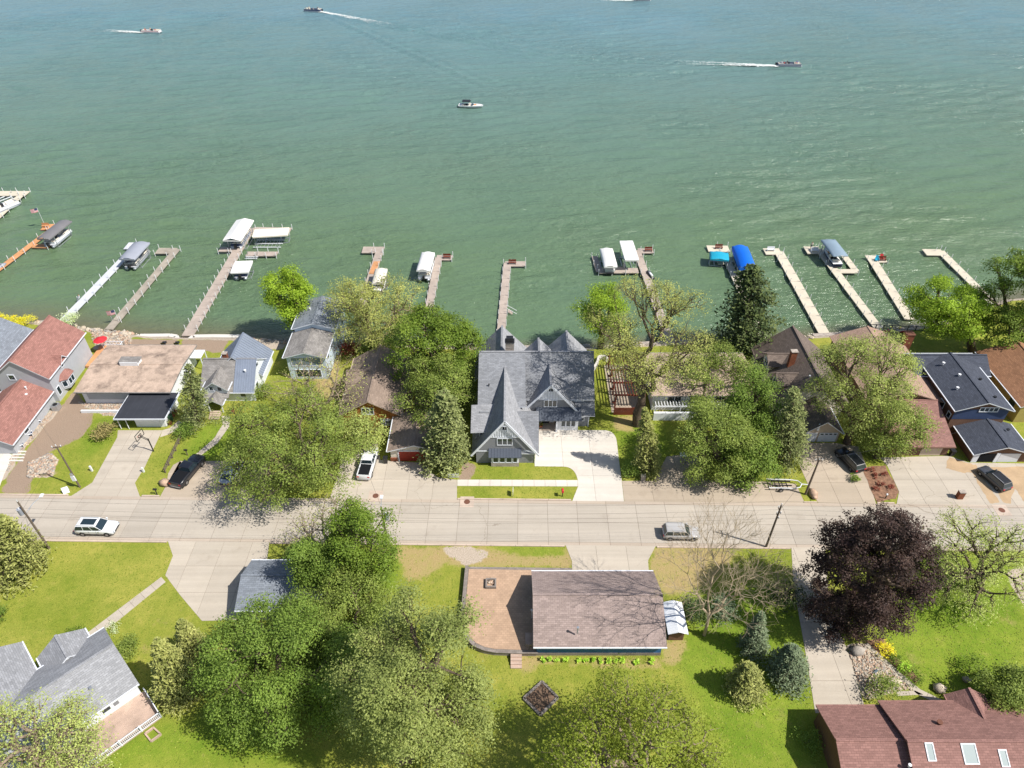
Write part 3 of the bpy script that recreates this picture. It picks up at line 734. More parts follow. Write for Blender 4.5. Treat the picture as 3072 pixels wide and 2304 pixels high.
win(t, '+x', (-71.1,88.4,1.9), 1.4, 1.0, 2); win(t, (.6,-.8,0), (-71.55,87.2,1.9), .6, 1.0)
win(t, '+x', (-72.0,85.9,1.6), .7, 1.4)
win(t, '-y', (-77.5,85.0,5.0), .9, .9)
gable(t, -80.0, -72.6, 73.3, 85.0, 2.3, 4.5, 'y', 'grey_siding', 'roof_red', walls=False)
MB().box(-79.9,-72.7,73.4,84.98,0,2.3).build('wing_wall', MT['grey_siding'], t)
MB().poly([(-79.9,73.4,2.3),(-72.7,73.4,2.3),(-76.3,73.4,4.4)]).build('wing_gable', MT['grey_siding'], t)
win(t, '+x', (-72.68,77.0,1.4), 1.0, .8)
vent(t, (-75.0,83.6,3.5), .7); vent(t, (-74.6,82.6,3.3), .3, .12)
t2 = thing('air_conditioner', 'square outdoor air conditioner by the red roofed wing', 'air conditioner', (-71.6,83.2,0))
MB().box(-72.1,-71.1,82.7,83.7,0.05,1.0).build('cabinet', MT['galv'], t2); MB().tube([(-71.6,83.2,1.0),(-71.6,83.2,1.04)], .36, 14).build('fan_grille', MT['black_metal'], t2)
# terrace and railings behind the red roof
t = thing('terrace', 'tan boarded terrace with white railings behind the red roofed house', 'terrace', (-70,96,0))
MB().box(-71.8,-67.6,93.5,99.2,.1,.5).build('deck', MT['dock_orange'], t)
rl = MB()
for p, q in (((-67.6,93.5),(-67.6,96.0)),((-67.6,97.0),(-67.6,99.2)),((-71.6,99.2),(-67.6,99.2))):
    rl.beam((*p,1.4),(*q,1.4),.09); rl.beam((*p,.7),(*q,.7),.07); n = 7
    for k in range(n+1): rl.beam((p[0]+(q[0]-p[0])*k/n,p[1]+(q[1]-p[1])*k/n,.5),(p[0]+(q[0]-p[0])*k/n,p[1]+(q[1]-p[1])*k/n,1.4),.07)
rl.build('railing', MT['trim'], t)
t = thing('umbrella', 'red garden umbrella behind the red roof', 'umbrella', (-70.6,98.2,0.5))
n = 8; ring = [(-70.6+1.15*math.cos(6.283*i/n),98.2+1.15*math.sin(6.283*i/n),2.5) for i in range(n)]; mb = MB()
for i in range(n): mb.poly([ring[i],ring[(i+1)%n],(-70.6,98.2,2.9)])
mb.build('canopy', MT['red_plastic'], t); MB().tube([(-70.6,98.2,.5),(-70.6,98.2,2.85)], .04, 6).build('pole', MT['white_metal'], t)
# --- flat gravel roof with carport
t = thing('house', 'low house with a pale gravel roof and black carport', 'house', (-60.5,89,0))
gable(t, -67.6, -53.6, 84.6, 95.0, 3.05, 3.55, 'x', 'white', 'roof_gravel', ov=.9, rk=.5, th=.25, rpos=90.0, fascia='roof_old')
c = MB().box(-63.1,-60.2,89.6,91.0,3.4,4.3).build('chimney', MT['white'], t)
MB().box(-63.3,-60.0,89.7,91.1,4.3,4.4).build('chimney_cap', MT['roof_old'], c)
vent(t, (-62.0,90.2,3.5), .35, .16)
MB().box(-66.8,-58.5,84.45,84.6,1.0,2.4).build('front_panel', MT['grey_siding'], t)
MB().box(-67.4,-58.6,82.3,82.6,0,.45).build('planter_wall', MT['white'], t)
cp = MB().box(-59.9,-52.1,78.3,84.5,2.2,2.42).build('carport_roof', [MT['trim']], t)
MB().poly([(-59.8,78.4,2.425),(-52.2,78.4,2.425),(-52.2,84.4,2.425),(-59.8,84.4,2.425)]).build('roof_membrane', MT['roof_black'], cp)
MB().box(-57.4,-52.9,79.2,84.4,0,2.2).build('garage_wall', MT['white'], t)
MB().box(-59.4,-57.5,83.9,84.2,0,2.2).build('carport_wall', MT['grey_siding'], t)
g_ = panel(t, 'garage_door', 'whitedoor', -56.9, -53.6, 79.2, 0, 1.95)
for k in range(4): MB().box(-56.85+k*.8,-56.1+k*.8,79.12,79.16,1.0,1.4).build('panel', MT['white'], g_)
for x in (-59.6,-58.4): MB().tube([(x,78.7,0),(x,78.7,2.2)], .06, 6).build('post', MT['white_metal'], t)
# entrance trellis of the gravel roof house
MB().box(-53.5,-51.6,93.0,95.2,2.5,2.62).build('canopy', MT['white'], t)
for x, y in ((-51.7,93.1),(-51.7,95.1)): MB().beam((x,y,0),(x,y,2.5),.12).build('post', MT['trim'], t)
# --- white cottage
t = thing('house', 'white cottage with a blue grey metal roof and worn front dormer', 'house', (-44.5,89,0))
gable(t, -48.9, -40.9, 85.2, 93.2, 2.25, 5.3, 'x', 'white_siding', 'roof_old', rk=.25)
mr = MB().slab([(-43.9,84.75,2.1),(-40.6,84.75,2.1),(-40.6,89.2,5.5),(-43.9,89.2,5.5)], .06).build('metal_roof', MT['metal_roof'], t)
ribs(t, 'seams', 'metal_roof', (-43.8,89.2,5.5),(-40.7,89.2,5.5),(-43.8,84.75,2.1),(-40.7,84.75,2.1), 8, parent=mr)
gr_ = gable(t, -48.2, -40.7, 89.2, 95.2, 2.4, 5.85, 'y', 'white_siding', 'metal_roof', rk=.3)
ribs(t, 'seams', 'metal_roof', (-44.45,89.0,6.0),(-44.45,95.5,6.0),(-40.35,89.0,2.25),(-40.35,95.5,2.25), 12, parent=gr_)
ribs(t, 'seams', 'metal_roof', (-44.45,89.0,6.0),(-44.45,95.5,6.0),(-48.55,89.0,2.25),(-48.55,95.5,2.25), 12, parent=gr_)
gable(t, -48.0, -44.6, 84.4, 89.0, 3.3, 4.6, 'y', 'white_siding', 'roof_old', ov=.35, rk=.35, base=2.2, roofname='dormer_roof')
win(t, '-y', (-46.9,84.4,3.2), .55, .75); win(t, '-y', (-45.6,84.4,3.2), .55, .75)
MB().slab([(-48.2,83.6,2.0),(-44.3,83.6,2.0),(-44.3,84.9,2.5),(-48.2,84.9,2.5)], .1).build('pent_roof', MT['roof_old'], t)
gable(t, -47.2, -45.2, 82.4, 84.6, 1.95, 2.6, 'y', 'white_siding', 'roof_old', walls=False, roofname='porch_roof')
for x in (-47.2,-45.2): MB().beam((x,82.5,0),(x,82.5,1.95),.14).build('post', MT['trim'], t)
panel(t, 'door', 'dark', -46.6, -45.7, 85.2, 0, 1.9)
win(t, '-y', (-42.6,85.2,1.4), .8, .9); win(t, '+x', (-40.9,87.2,1.6), .9, 1.1); win(t, '+x', (-40.9,90.4,1.6), .9, 1.1); win(t, '+x', (-40.9,89.2,4.2), .8, .6)
for k in range(4): MB().box(-47.0,-45.4,82.2-.35*(k+1),82.2-.35*k,0,.6-.15*k).build('step', MT['tan'], t)
chimney(t, -46.1,-45.4,89.4,90.0,4.8,6.1)
vent(t, (-42.2,87.4,4.2), .25, .12)
# --- tall grey house
t = thing('house', 'tall narrow grey roofed house with pale blue siding at the water', 'house', (-33.4,97,0))
gable(t, -36.5, -30.3, 90.7, 97.2, 4.75, 5.65, 'y', 'paleblue', 'roof_old', ov=.4, rk=.5)
gable(t, -36.5, -29.8, 97.2, 104.8, 5.7, 6.75, 'y', 'paleblue', 'roof_slate', ov=.35, rk=.4, gmat='navy')
win(t, '-y', (-33.4,90.7,3.6), 4.8, 1.6, 3, gm='glass2'); win(t, '-y', (-33.4,90.7,1.2), 4.0, 1.5, 2)
for yy in (92.5,95.5,99.5,102.5): win(t, '+x', (-30.3 if yy < 97 else -29.8,yy,3.4), 1.0, 1.2)
vent(t, (-34.6,101.5,6.3), .4); vent(t, (-32.2,99.5,6.2), .5)
# --- log house with garage
t = thing('house', 'taupe roofed log house with honey coloured gable', 'house', (-21.4,85,0))
gable(t, -25.7, -17.0, 79.0, 92.4, 2.85, 5.45, 'y', 'log', 'roof_tan', rk=.35, fascia='tan')
gable(t, -25.7, -21.6, 84.0, 89.4, 3.0, 4.9, 'x', 'log', 'roof_tan', walls=False, roofname='cross_roof')
winpx(t, 79.0, 1088, 1225, 1118, 1242, 3, fm='trim'); winpx(t, 79.0, 1153, 1262, 1176, 1275, 2)
win(t, '-y', (-19.2,79.0,1.3), 1.3, .9, 2)
gw = gable(t, -17.5, -10.4, 72.0, 79.0, 2.3, 3.4, 'y', 'cream', 'roof_tan', rk=.4, ov=.4, roofname='garage_roof')
panel(t, 'garage_door', 'reddoor', -16.3, -11.6, 72.0, 0, 2.0); dj = MB()
dj.box(-16.45,-16.3,71.9,72.0,0,2.1); dj.box(-11.6,-11.45,71.9,72.0,0,2.1); dj.box(-16.45,-11.45,71.9,72.0,2.0,2.15); dj.build('door_frame', MT['trim'], t)
MB().box(-17.6,-16.6,71.85,72.0,0,.7).build('brick_skirt', MT['brick'], t)
MB().beam((-17.0,80,1.7),(-17.0,86,1.7),.3).build('log_rail', MT['log'], t)
t = thing('deck', 'honey wood side deck beside the log house roof', 'deck', (-15.5,83,0))
MB().box(-16.6,-13.6,79.4,88.0,.6,.8).build('floor', MT['deckwood'], t)
rl = MB()
for y in np.arange(79.4,88.1,1.4): rl.beam((-15.4,y,.8),(-15.4,y,1.9),.12)
rl.beam((-15.4,79.4,1.9),(-15.4,88,1.9),.2); rl.beam((-15.4,79.4,1.3),(-15.4,88,1.3),.12); rl.build('railing', MT['log'], t)

# --- the grey gabled house (middle)
t = thing('house', 'large slate grey house with two steep white trimmed front gables', 'house', (3.5,80,0))
MH = 'slate_siding'
# main block, ridge along the street
MB().box(-4.6,12.0,80.6,90.4,0,4.9).build('wall', MT[MH], t)
mb = MB(); 
for x in (-4.6,12.0): mb.poly([(x,80.6,4.9),(x,90.4,4.9),(x,85.5,9.5)])
mb.build('side_gable', MT[MH], t)
m_r = MB()
m_r.slab([(2.0,80.2,4.62),(12.4,80.2,4.62),(12.4,85.5,9.65),(2.0,85.5,9.65)], .16, 0, 1)
m_r.slab([(-5.0,77.2,5.9),(2.0,77.2,5.9),(2.0,85.5,9.65),(-5.0,85.5,9.65)], .16, 0, 1)
m_r.slab([(-5.0,90.8,4.62),(12.4,90.8,4.62),(12.4,85.5,9.65),(-5.0,85.5,9.65)], .16, 0, 1)
mro = m_r.build('roof', [MT['roof_grey'], MT['trim']], t)
MB().beam((-5.0,85.5,9.68),(12.4,85.5,9.68),.3,.06).build('ridge_cap', MT['roof_grey2'], mro)
MB().box(-4.7,-2.0,76.0,80.6,0,5.85).build('side_wall', MT[MH], t)
# garage wing with the left front gable
G1Y = 71.6
mb = MB(); mb.poly([(-5.15,G1Y,0),(3.15,G1Y,0),(3.15,G1Y,2.6),(1.35,G1Y,5.2),(-3.35,G1Y,5.2),(-5.15,G1Y,2.6)]); mb.build('front_wall', MT[MH], t)
MB().poly([(-3.35,G1Y-.03,5.2),(1.35,G1Y-.03,5.2),(-1.0,G1Y-.03,8.35)]).build('gable_panel', MT['batten'], t)
bt = MB()
for k in range(1, 14):
    x = -3.35+4.7*k/14; top = 8.35-abs(x+1.0)*3.15/2.35
    if top > 5.35: bt.box(x-.035,x+.035,G1Y-.08,G1Y-.03,5.2,top)
bt.build('battens', MT['batten'], t)
MB().box(-5.1,3.1,72.0,80.6,0,2.6).build('wing_wall', MT[MH], t)
MB().box(-5.2,3.2,G1Y-.06,G1Y,2.35,2.5).build('band_board', MT['trim'], t); MB().box(-3.4,1.4,G1Y-.07,G1Y-.02,5.12,5.26).build('band_board', MT['trim'], t)
r1 = MB()
sl = (8.5-2.1)/4.62
r1.slab([(-5.8,71.38,1.95),(-1.0,71.38,8.6),(-1.0,84.6,8.6),(-5.8,84.6,1.95)], .16, 0, 1)
r1.slab([(3.8,71.38,1.95),(-1.0,71.38,8.6),(-1.0,84.6,8.6),(3.8,84.6,1.95)], .16, 0, 1)
r1o = r1.build('gable_roof', [MT['roof_grey2'], MT['trim']], t)
MB().beam((-1.0,71.2,8.62),(-1.0,84.6,8.62),.3,.06).build('ridge_cap', MT['roof_grey2'], r1o)
rb = MB()
for s in (-1,1): rb.beam((-1.0,71.2,8.5),(-1.0+s*4.85,71.2,1.85),.12,.3)
rb.build('barge_board', MT['trim'], t)
# cross gable over the garage doors, facing the drive, and the shed dormer to the left
yz = YP(1613,1236,75.6).z
r2 = MB().slab([(3.85,71.35,2.15),(3.85,75.8,yz),(-1.0,75.8,yz),(-1.0,71.35,2.15)], .14, 0, 1); r2.slab([(3.85,80.4,2.15),(3.85,75.8,yz),(-1.0,75.8,yz),(-1.0,80.4,2.15)], .14, 0, 1)
r2.build('cross_gable_roof', [MT['roof_grey'], MT['trim']], t)
MB().poly([(3.2,71.7,0),(3.2,80.3,0),(3.2,80.3,2.3),(3.2,75.8,yz-.2),(3.2,71.7,2.3)]).build('side_gable', MT[MH], t)
for y0_ in (72.6,76.2): panel(t, 'garage_door', 'whitedoor', y0_, y0_+2.7, 3.2, 0, 2.1, face='+x')
r3 = MB().slab([(-5.9,73.2,4.55),(-1.8,73.2,4.75),(-1.8,77.3,6.35),(-5.9,77.3,6.15)], .14, 0, 1).build('shed_dormer_roof', [MT['roof_grey2'], MT['trim']], t)
MB().box(-5.3,-2.2,73.6,77.0,2.0,4.6).build('dormer_wall', MT[MH], t)
win(t, '-y', (-4.2,73.6,3.8), .8, .7)
# bay and windows of the left gable
MB().box(-3.0,1.0,70.85,G1Y,0,.75).build('stone_base', MT['stone'], t)
by = MB().box(-2.95,.95,70.9,G1Y,.75,2.15).build('bay', MT['trim'], t)
w4 = [(-2.7,-1.95),(-1.75,-1.0),(-.8,-.05),(.15,.75)]
for a, b2 in w4: win(t, '-y', ((a+b2)/2, 70.9, 1.42), b2-a-.1, 1.1)
br_ = MB().slab([(-3.35,70.55,2.15),(1.35,70.55,2.15),(1.35,71.62,2.95),(-3.35,71.62,2.95)], .1).build('bay_roof', MT['dark_metal'], t)
ribs(t, 'seams', 'dark_metal', (-3.3,71.6,2.95),(1.3,71.6,2.95),(-3.3,70.55,2.15),(1.3,70.55,2.15), 11, parent=br_)
winpx(t, G1Y-.02, 1493, 1316, 1536, 1334, 3); winpx(t, G1Y-.04, 1506, 1280, 1520, 1289, 1, gm='dark')
# middle gable
G2Y = 79.5
MB().poly([(1.5,G2Y,2.2),(10.4,G2Y,2.2),(10.4,G2Y,2.4),(5.7,G2Y,8.2),(1.5,G2Y,3.0)]).build('gable_wall', MT[MH], t)
MB().poly([(3.3,G2Y-.03,5.2),(8.1,G2Y-.03,5.2),(5.7,G2Y-.03,8.15)]).build('gable_panel', MT['batten'], t)
bt = MB()
for k in range(1, 14):
    x = 3.3+4.8*k/14; top = 8.15-abs(x-5.7)*2.95/2.4
    if top > 5.35: bt.box(x-.035,x+.035,G2Y-.08,G2Y-.03,5.2,top)
bt.build('battens', MT['batten'], t)
r4 = MB().slab([(10.75,79.1,2.15),(5.7,79.1,8.4),(5.7,84.6,8.4),(10.75,84.6,2.15)], .16, 0, 1); r4.slab([(1.6,79.1,3.3),(5.7,79.1,8.4),(5.7,84.6,8.4),(1.6,84.6,3.3)], .16, 0, 1)
r4o = r4.build('gable_roof', [MT['roof_grey2'], MT['trim']], t)
MB().beam((5.7,79.05,8.42),(5.7,84.4,8.42),.3,.06).build('ridge_cap', MT['roof_grey2'], r4o)
rb = MB(); rb.beam((5.7,79.05,8.3),(10.8,79.05,2.05),.12,.3); rb.beam((5.7,79.05,8.3),(1.55,79.05,3.15),.12,.3); rb.build('barge_board', MT['trim'], t)
winpx(t, G2Y-.02, 1633, 1201, 1670, 1219, 3); winpx(t, G2Y-.04, 1647, 1165, 1660, 1174, 1, gm='dark')
# porch
pr = MB().slab([(3.6,77.8,2.55),(10.4,77.8,2.55),(10.4,79.5,3.75),(3.6,79.5,3.75)], .12).build('porch_roof', MT['dark_metal'], t)
ribs(t, 'seams', 'dark_metal', (3.7,79.5,3.75),(10.3,79.5,3.75),(3.7,77.8,2.55),(10.3,77.8,2.55), 16, parent=pr)
MB().box(3.2,6.6,79.9,80.2,0,3).build('porch_wall', MT['tan'], t); panel(t, 'door', 'black_metal', 4.6, 5.7, 79.9, 0, 2.1)
win(t, '-y', (4.25,79.88,1.3), .4, 1.6); win(t, '-y', (6.1,79.88,1.3), .4, 1.6)
MB().box(6.9,10.0,78.4,80.6,0,2.5).build('porch_room', MT['white'], t)
for k in range(3): win(t, '-y', (7.75+k*.75,78.4,1.55), .55, 1.25)
MB().box(3.2,6.9,78.3,79.9,0,.15).build('porch_floor', MT['concrete'], t)
for x in (6.75,): MB().box(x-.12,x+.12,78.0,78.25,0,2.5).build('column', MT['trim'], t)
# right end
MB().box(10.0,11.6,79.3,80.6,0,2.6).build('right_bay', MT[MH], t); winpx(t, 79.3, 1740, 1249, 1752, 1261, 1)
MB().slab([(9.0,78.9,2.5),(12.5,78.9,2.5),(12.5,80.7,4.0),(9.0,80.7,4.0)], .14, 0, 1).build('lower_roof', [MT['roof_grey'], MT['trim']], t)
win(t, '-y', (9.2,80.58,4.3), .9, .5); win(t, '-y', (10.3,80.58,4.3), .9, .5)
MB().beam((11.62,79.25,0),(11.62,79.25,2.5),.1).build('downpipe', MT['trim'], t); MB().beam((3.3,71.55,0),(3.3,71.55,2.1),.1).build('downpipe', MT['trim'], t)
# rear gables
for (xr, zr, hw, yf) in ((-1.6,8.65,4.3,93.7),(4.2,8.2,2.6,91.0),(8.7,8.6,3.5,92.4)):
    ez = zr-hw*1.1
    q = MB().slab([(xr-hw,85.4,ez),(xr,85.4,zr),(xr,yf,zr),(xr-hw,yf,ez)], .14, 0, 1); q.slab([(xr+hw,85.4,ez),(xr,85.4,zr),(xr,yf,zr),(xr+hw,yf,ez)], .14, 0, 1)
    qo = q.build('rear_gable_roof', [MT['roof_grey2'], MT['trim']], t)
    MB().beam((xr,85.5,zr+.03),(xr,yf,zr+.03),.3,.06).build('ridge_cap', MT['roof_grey'], qo)
    MB().poly([(xr-hw+.3,yf-.4,0),(xr+hw-.3,yf-.4,0),(xr+hw-.3,yf-.4,ez),(xr,yf-.4,zr-.2),(xr-hw+.3,yf-.4,ez)]).build('rear_wall', MT[MH], t)
zc = YP(1529,1022,87).z
chimney(t, -1.0, .3, 86.4, 87.4, 6.0, zc, 'stone', 'black_metal', pot=.75)
vent(t, (-3.4,80.2,7.3), .3, .07, 'black_metal')

# --- low tan house with red pergola to its left
t = thing('house', 'low tan gravel roofed white house under the oaks', 'house', (30,88,0))
gable(t, 21.9, 37.6, 83.0, 92.6, 3.45, 4.1, 'x', 'white', 'roof_gravel', ov=.6, rk=.5, th=.22, fascia='roof_old')
for x0_, w_ in ((25.2,2.0),(28.4,1.6),(32.5,2.0)): win(t, '-y', (x0_,83.0,2.3), w_, 1.3, 2, gm='glass')
sl_ = MB()
for k in range(26): sl_.beam((22.2+k*.46,81.6,2.1),(22.2+k*.46,82.9,2.1),.1,.14)
sl_.beam((22,81.6,2.0),(34,81.6,2.0),.12,.2); sl_.build('trellis', MT['white'], t)
for x in (22.1,26,30,33.9): MB().beam((x,81.6,0),(x,81.6,2.0),.14).build('post', MT['white'], t)
MB().box(21.8,29.5,80.6,81.0,0,1.5).build('garden_wall', MT['white'], t)
t = thing('pergola', 'red stained pergola over a patio beside the gabled grey house', 'pergola', (18.8,89,0))
A, B = G(1838,1215), G(1842,1085)
for y in (83.6,86.6,89.8,93.4):
    for x in (16.2,20.6): MB().beam((x,y,0),(x,y,2.5),.2).build('post', MT['redwood'], t)
    MB().beam((15.9,y,2.6),(20.9,y,2.6),.16,.26).build('beam', MT['redwood'], t)
for k in range(11): MB().beam((16.1+k*.46,83.2,2.8),(16.1+k*.46,93.8,2.8),.09,.16).build('rafter', MT['redwood'], t)
for k in range(4): MB().beam((15.95,83.6+k*3.27,1.0),(15.95,83.6+k*3.27,1.2),.4).build('planter', MT['redwood'], t)
pad('patio', [(15.6,82.4),(21.2,82.4),(21.2,94.4),(15.6,94.4)], m_tslab, 1.5, 'patio slabs under the red pergola', px=False)
t = thing('fence', 'short red stained board fence in front of the pergola', 'fence', (17.6,81.9,0))
for k in range(20): MB().box(15.8+k*.19,15.8+k*.19+.17,81.85,81.93,0,1.5).build('board', MT['redwood'], t)
t = thing('retaining_wall', 'curved white garden wall beside the gabled house', 'wall', (14,92,0))
cur = [G(a,b_,.8) for a, b_ in ((1781,1100),(1788,1092),(1794,1080),(1795,1070),(1802,1066),(1818,1066),(1822,1074))]
w_ = MB()
for p, q in zip(cur[:-1], cur[1:]): w_.beam((p.x,p.y,.4),(q.x,q.y,.4),.35,.8)
w_.build('wall', MT['white_concrete'], t)
# --- brown dormered house
t = thing('house', 'dark brown roofed house with dormers and a brick chimney', 'house', (46,87,0))
gable(t, 40.6, 51.0, 81.5, 95.0, 3.2, 7.4, 'y', 'cream', 'roof_dark', rpos=46.0, fascia='roof_dark')
for (y0_, y1_) in ((88.3,91.2),(83.6,86.0)):
    gable(t, 40.9, 44.8, y0_, y1_, 4.9, 5.9, 'x', 'cream', 'roof_dark', base=3.0, ov=.3, rk=.3, roofname='dormer_roof', fascia='roof_dark')
    win(t, '-x', (40.9,(y0_+y1_)/2,4.2), 1.2, 1.1, 2)
chimney(t, 43.2, 44.1, 87.0, 87.7, 4.6, 8.3)
vent(t, (45.0,83.0,6.6), .3)
gable(t, 43.4, 48.6, 76.0, 81.5, 2.1, 4.1, 'y', 'tan', 'roof_dark', rk=.35, roofname='garage_roof')
panel(t, 'garage_door', 'whitedoor', 43.5, 45.3, 76.0, 0, 1.8); gd = panel(t, 'garage_door', 'whitedoor', 45.6, 48.3, 76.0, 0, 1.8)
for k in range(4): MB().box(45.8+k*.64,46.2+k*.64,75.92,75.96,1.45,1.65).build('pane', MT['glass'], gd)
winpx(t, 76.0, 2452, 1273, 2460, 1290, 1)
# --- long tan roof
t = thing('house', 'long tan shingled house with a brick chimney at the lake end', 'house', (59.5,86,0))
gable(t, 54.2, 64.8, 80.6, 97.0, 4.0, 5.9, 'y', 'brown', 'roof_tan2', fascia='roof_tan2')
gable(t, 53.7, 63.6, 73.1, 84.6, 2.1, 4.35, 'x', 'brown', 'roof_rose', rpos=80.3, rk=.5, fascia='brown', roofname='garage_roof')
panel(t, 'garage_door', 'brown', 55.0, 59.0, 73.1, 0, 1.75); panel(t, 'garage_door', 'tan', 59.6, 62.6, 73.1, 0, 1.75)
p_ = G(2716,1036,2); chimney(t, 65.0, 66.3, 94.6, 95.8, 0, YP(2716,1002,95).z, 'brick', 'rust')
vent(t, (62,86.5,5.0), .3)
# --- dark navy roofed
t = thing('house', 'dark slate roofed brown house with open garage at the right', 'house', (69.5,82,0))
gable(t, 65.1, 73.0, 77.4, 88.4, 5.3, 6.75, 'y', 'brown', 'roof_navy', rk=.5)
gable(t, 63.4, 74.6, 86.4, 91.4, 4.6, 6.3, 'x', 'brown', 'roof_navy', rk=.4, roofname='rear_roof')
MB().box(65.12,72.98,77.37,77.41,3.3,5.2).build('gable_cladding', MT['navy'], t)
win(t, '-y', (69.9,77.35,5.2), 2.6, .7, 4)
gable(t, 66.5, 74.4, 71.8, 77.4, 1.9, 3.25, 'y', 'brown', 'roof_navy', rk=.45, roofname='garage_roof')
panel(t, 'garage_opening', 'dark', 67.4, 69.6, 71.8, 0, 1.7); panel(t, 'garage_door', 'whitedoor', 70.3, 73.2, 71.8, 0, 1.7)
MB().box(69.7,70.2,71.7,71.8,0,1.8).build('pier', MT['trim'], t); MB().box(66.5,67.3,71.7,71.8,0,1.8).build('pier', MT['trim'], t)
win(t, '-x', (65.1,80.5,3.6), 1.0, 1.0); win(t, '-x', (65.1,78.2,3.4), .7, .9)
for p in ((67.0,86.6,6.3),(68.0,83.6,6.4),(66.6,81.0,6.0)): vent(t, p, .3, .13)
for p in ((71.0,83.0,6.2),(71.2,79.0,6.1),(72.6,75.4,2.9)): vent(t, p, .12, .14, 'black_metal', 'roof_vent')
t = thing('house', 'mustard walled house with a rusty roof cut by the right edge', 'house', (82,87,0))
gable(t, 77.2, 88.0, 80.2, 93.4, 3.4, 5.6, 'y', 'yellow', 'roof_orange')
for y in (82.2,89.0): win(t, '-x', (77.2,y,2.2), 1.1, 1.3, 1, fm='navy')
win(t, '-y', (80.0,80.2,2.4), 1.6, 1.3, 2)

# --- blue garage with raised patio
t = thing('garage', 'blue sided garage with a broad brown grey roof beside the patio', 'garage', (9.6,46.4,0))
gable(t, 2.75, 16.7, 41.75, 50.9, 2.5, 4.75, 'x', 'blue', 'roof_house', rpos=46.4, rk=.4)
MB().box(2.72,16.73,41.72,41.78,0,.55).build('foundation', MT['wallblock'], t)
vent(t, G(1732,1900,3.4), 1.1, .09, 'galv', 'flue')
panel(t, 'door', 'whitedoor', 46.0, 47.0, 2.75, .7, 2.6, face='-x')
win(t, '-x', (2.75,44.3,1.9), 1.0, .9)
t = thing('patio', 'raised sandy paver patio with a rounded corner and block wall', 'patio', (-2,47,0))
P0 = [(-5.8,53.2),(-6.0,46.2),(-5.85,44.6),(-5.3,43.4),(-4.4,42.5),(-3.3,42.0),(-2.0,41.75),(.5,41.65),(2.7,41.65),(2.7,51.6),(7.4,51.5),(7.4,53.0)]
MB().prism(P0, 0, .66).build('wall', [MT['wallblock']], t)
inner = [(-5.35,52.8),(-5.55,46.2),(-5.4,44.7),(-4.9,43.7),(-4.1,42.9),(-3.1,42.4),(-2.0,42.15),(.5,42.05),(2.7,42.05),(2.7,51.6),(7.4,51.5),(7.4,52.6)]
MB().prism(inner, .66, .7).build('paving', MT['paver'], t)
cap = MB()
for p, q in zip(P0[:9], P0[1:9]): cap.beam((p[0]+.18,p[1]+.1,.72),(q[0]+.18,q[1]+.1,.72),.4,.1)
cap.build('coping', MT['wallblock'], t)
for k in range(4): MB().box(-.15,1.1,41.6-.36*(k+1),41.6-.36*k,0,.6-.15*k).build('step', MT['deckwood'], t)
fp = G(1473,1753,.7)
t = thing('fire_pit', 'square stone fire pit filled with pale rocks on the patio', 'fire pit', (fp.x,fp.y,.7))
fb = MB()
for a, b_, c, d in ((-.65,.65,-.65,-.45),(-.65,.65,.45,.65),(-.65,-.45,-.45,.45),(.45,.65,-.45,.45)): fb.box(fp.x+a,fp.x+b_,fp.y+c,fp.y+d,.7,1.1)
fb.build('surround', MT['wallblock'], t)
t = thing('wood_pile', 'stacked dark furniture in the shade of the garage wall', 'furniture', (2.2,43.2,.7))
MB().box(1.5,2.5,42.4,43.9,.7,1.15).build('seat', MT['deckwood'], t); MB().box(2.3,2.5,42.4,43.9,1.15,1.6).build('backrest', MT['deckwood'], t)
t = thing('lantern_post', 'small globe lamp at the garage corner on the patio', 'lamp', (2.3,46.0,.7))
MB().tube([(2.3,46.0,.7),(2.3,46.0,2.2)], .05, 6).build('pole', MT['white_metal'], t); MB().loft([[(2.3+.16*math.cos(a*.785)*s,46.0+.16*math.sin(a*.785)*s,2.2+z) for a in range(8)] for s, z in ((.3,0),(1,.12),(1,.22),(.3,.34))]).build('globe', MT['white'], t)
# shed
t = thing('shed', 'small shed with a bright corrugated metal roof beside the blue garage', 'shed', (18.8,45.3,0))
MB().box(17.9,19.6,43.6,46.9,0,1.9).build('wall', MT['brown'], t)
sr = MB().slab([(17.6,43.2,1.9),(18.75,43.2,2.35),(18.75,47.3,2.35),(17.6,47.3,1.9)], .05); sr.slab([(19.9,43.2,1.9),(18.75,43.2,2.35),(18.75,47.3,2.35),(19.9,47.3,1.9)], .05)
sr = sr.build('roof', MT['white_metal'], t)
ribs(t, 'seams', 'white_metal', (18.75,43.2,2.35),(18.75,47.3,2.35),(17.6,43.2,1.9),(17.6,47.3,1.9), 14, w=.04, h=.03, parent=sr)
ribs(t, 'seams', 'white_metal', (18.75,43.2,2.35),(18.75,47.3,2.35),(19.9,43.2,1.9),(19.9,47.3,1.9), 14, w=.04, h=.03, parent=sr)
# --- grey garage under the trees
t = thing('garage', 'dark grey garage half hidden under leafy trees', 'garage', (-26.5,49.5,0))
gable(t, -31.6, -21.2, 46.2, 52.4, 2.6, 3.9, 'x', 'slate_siding', 'roof_slate', rpos=49.6)
panel(t, 'garage_door', 'whitedoor', 47.0, 51.6, -31.6, 0, 2.1, face='-x')
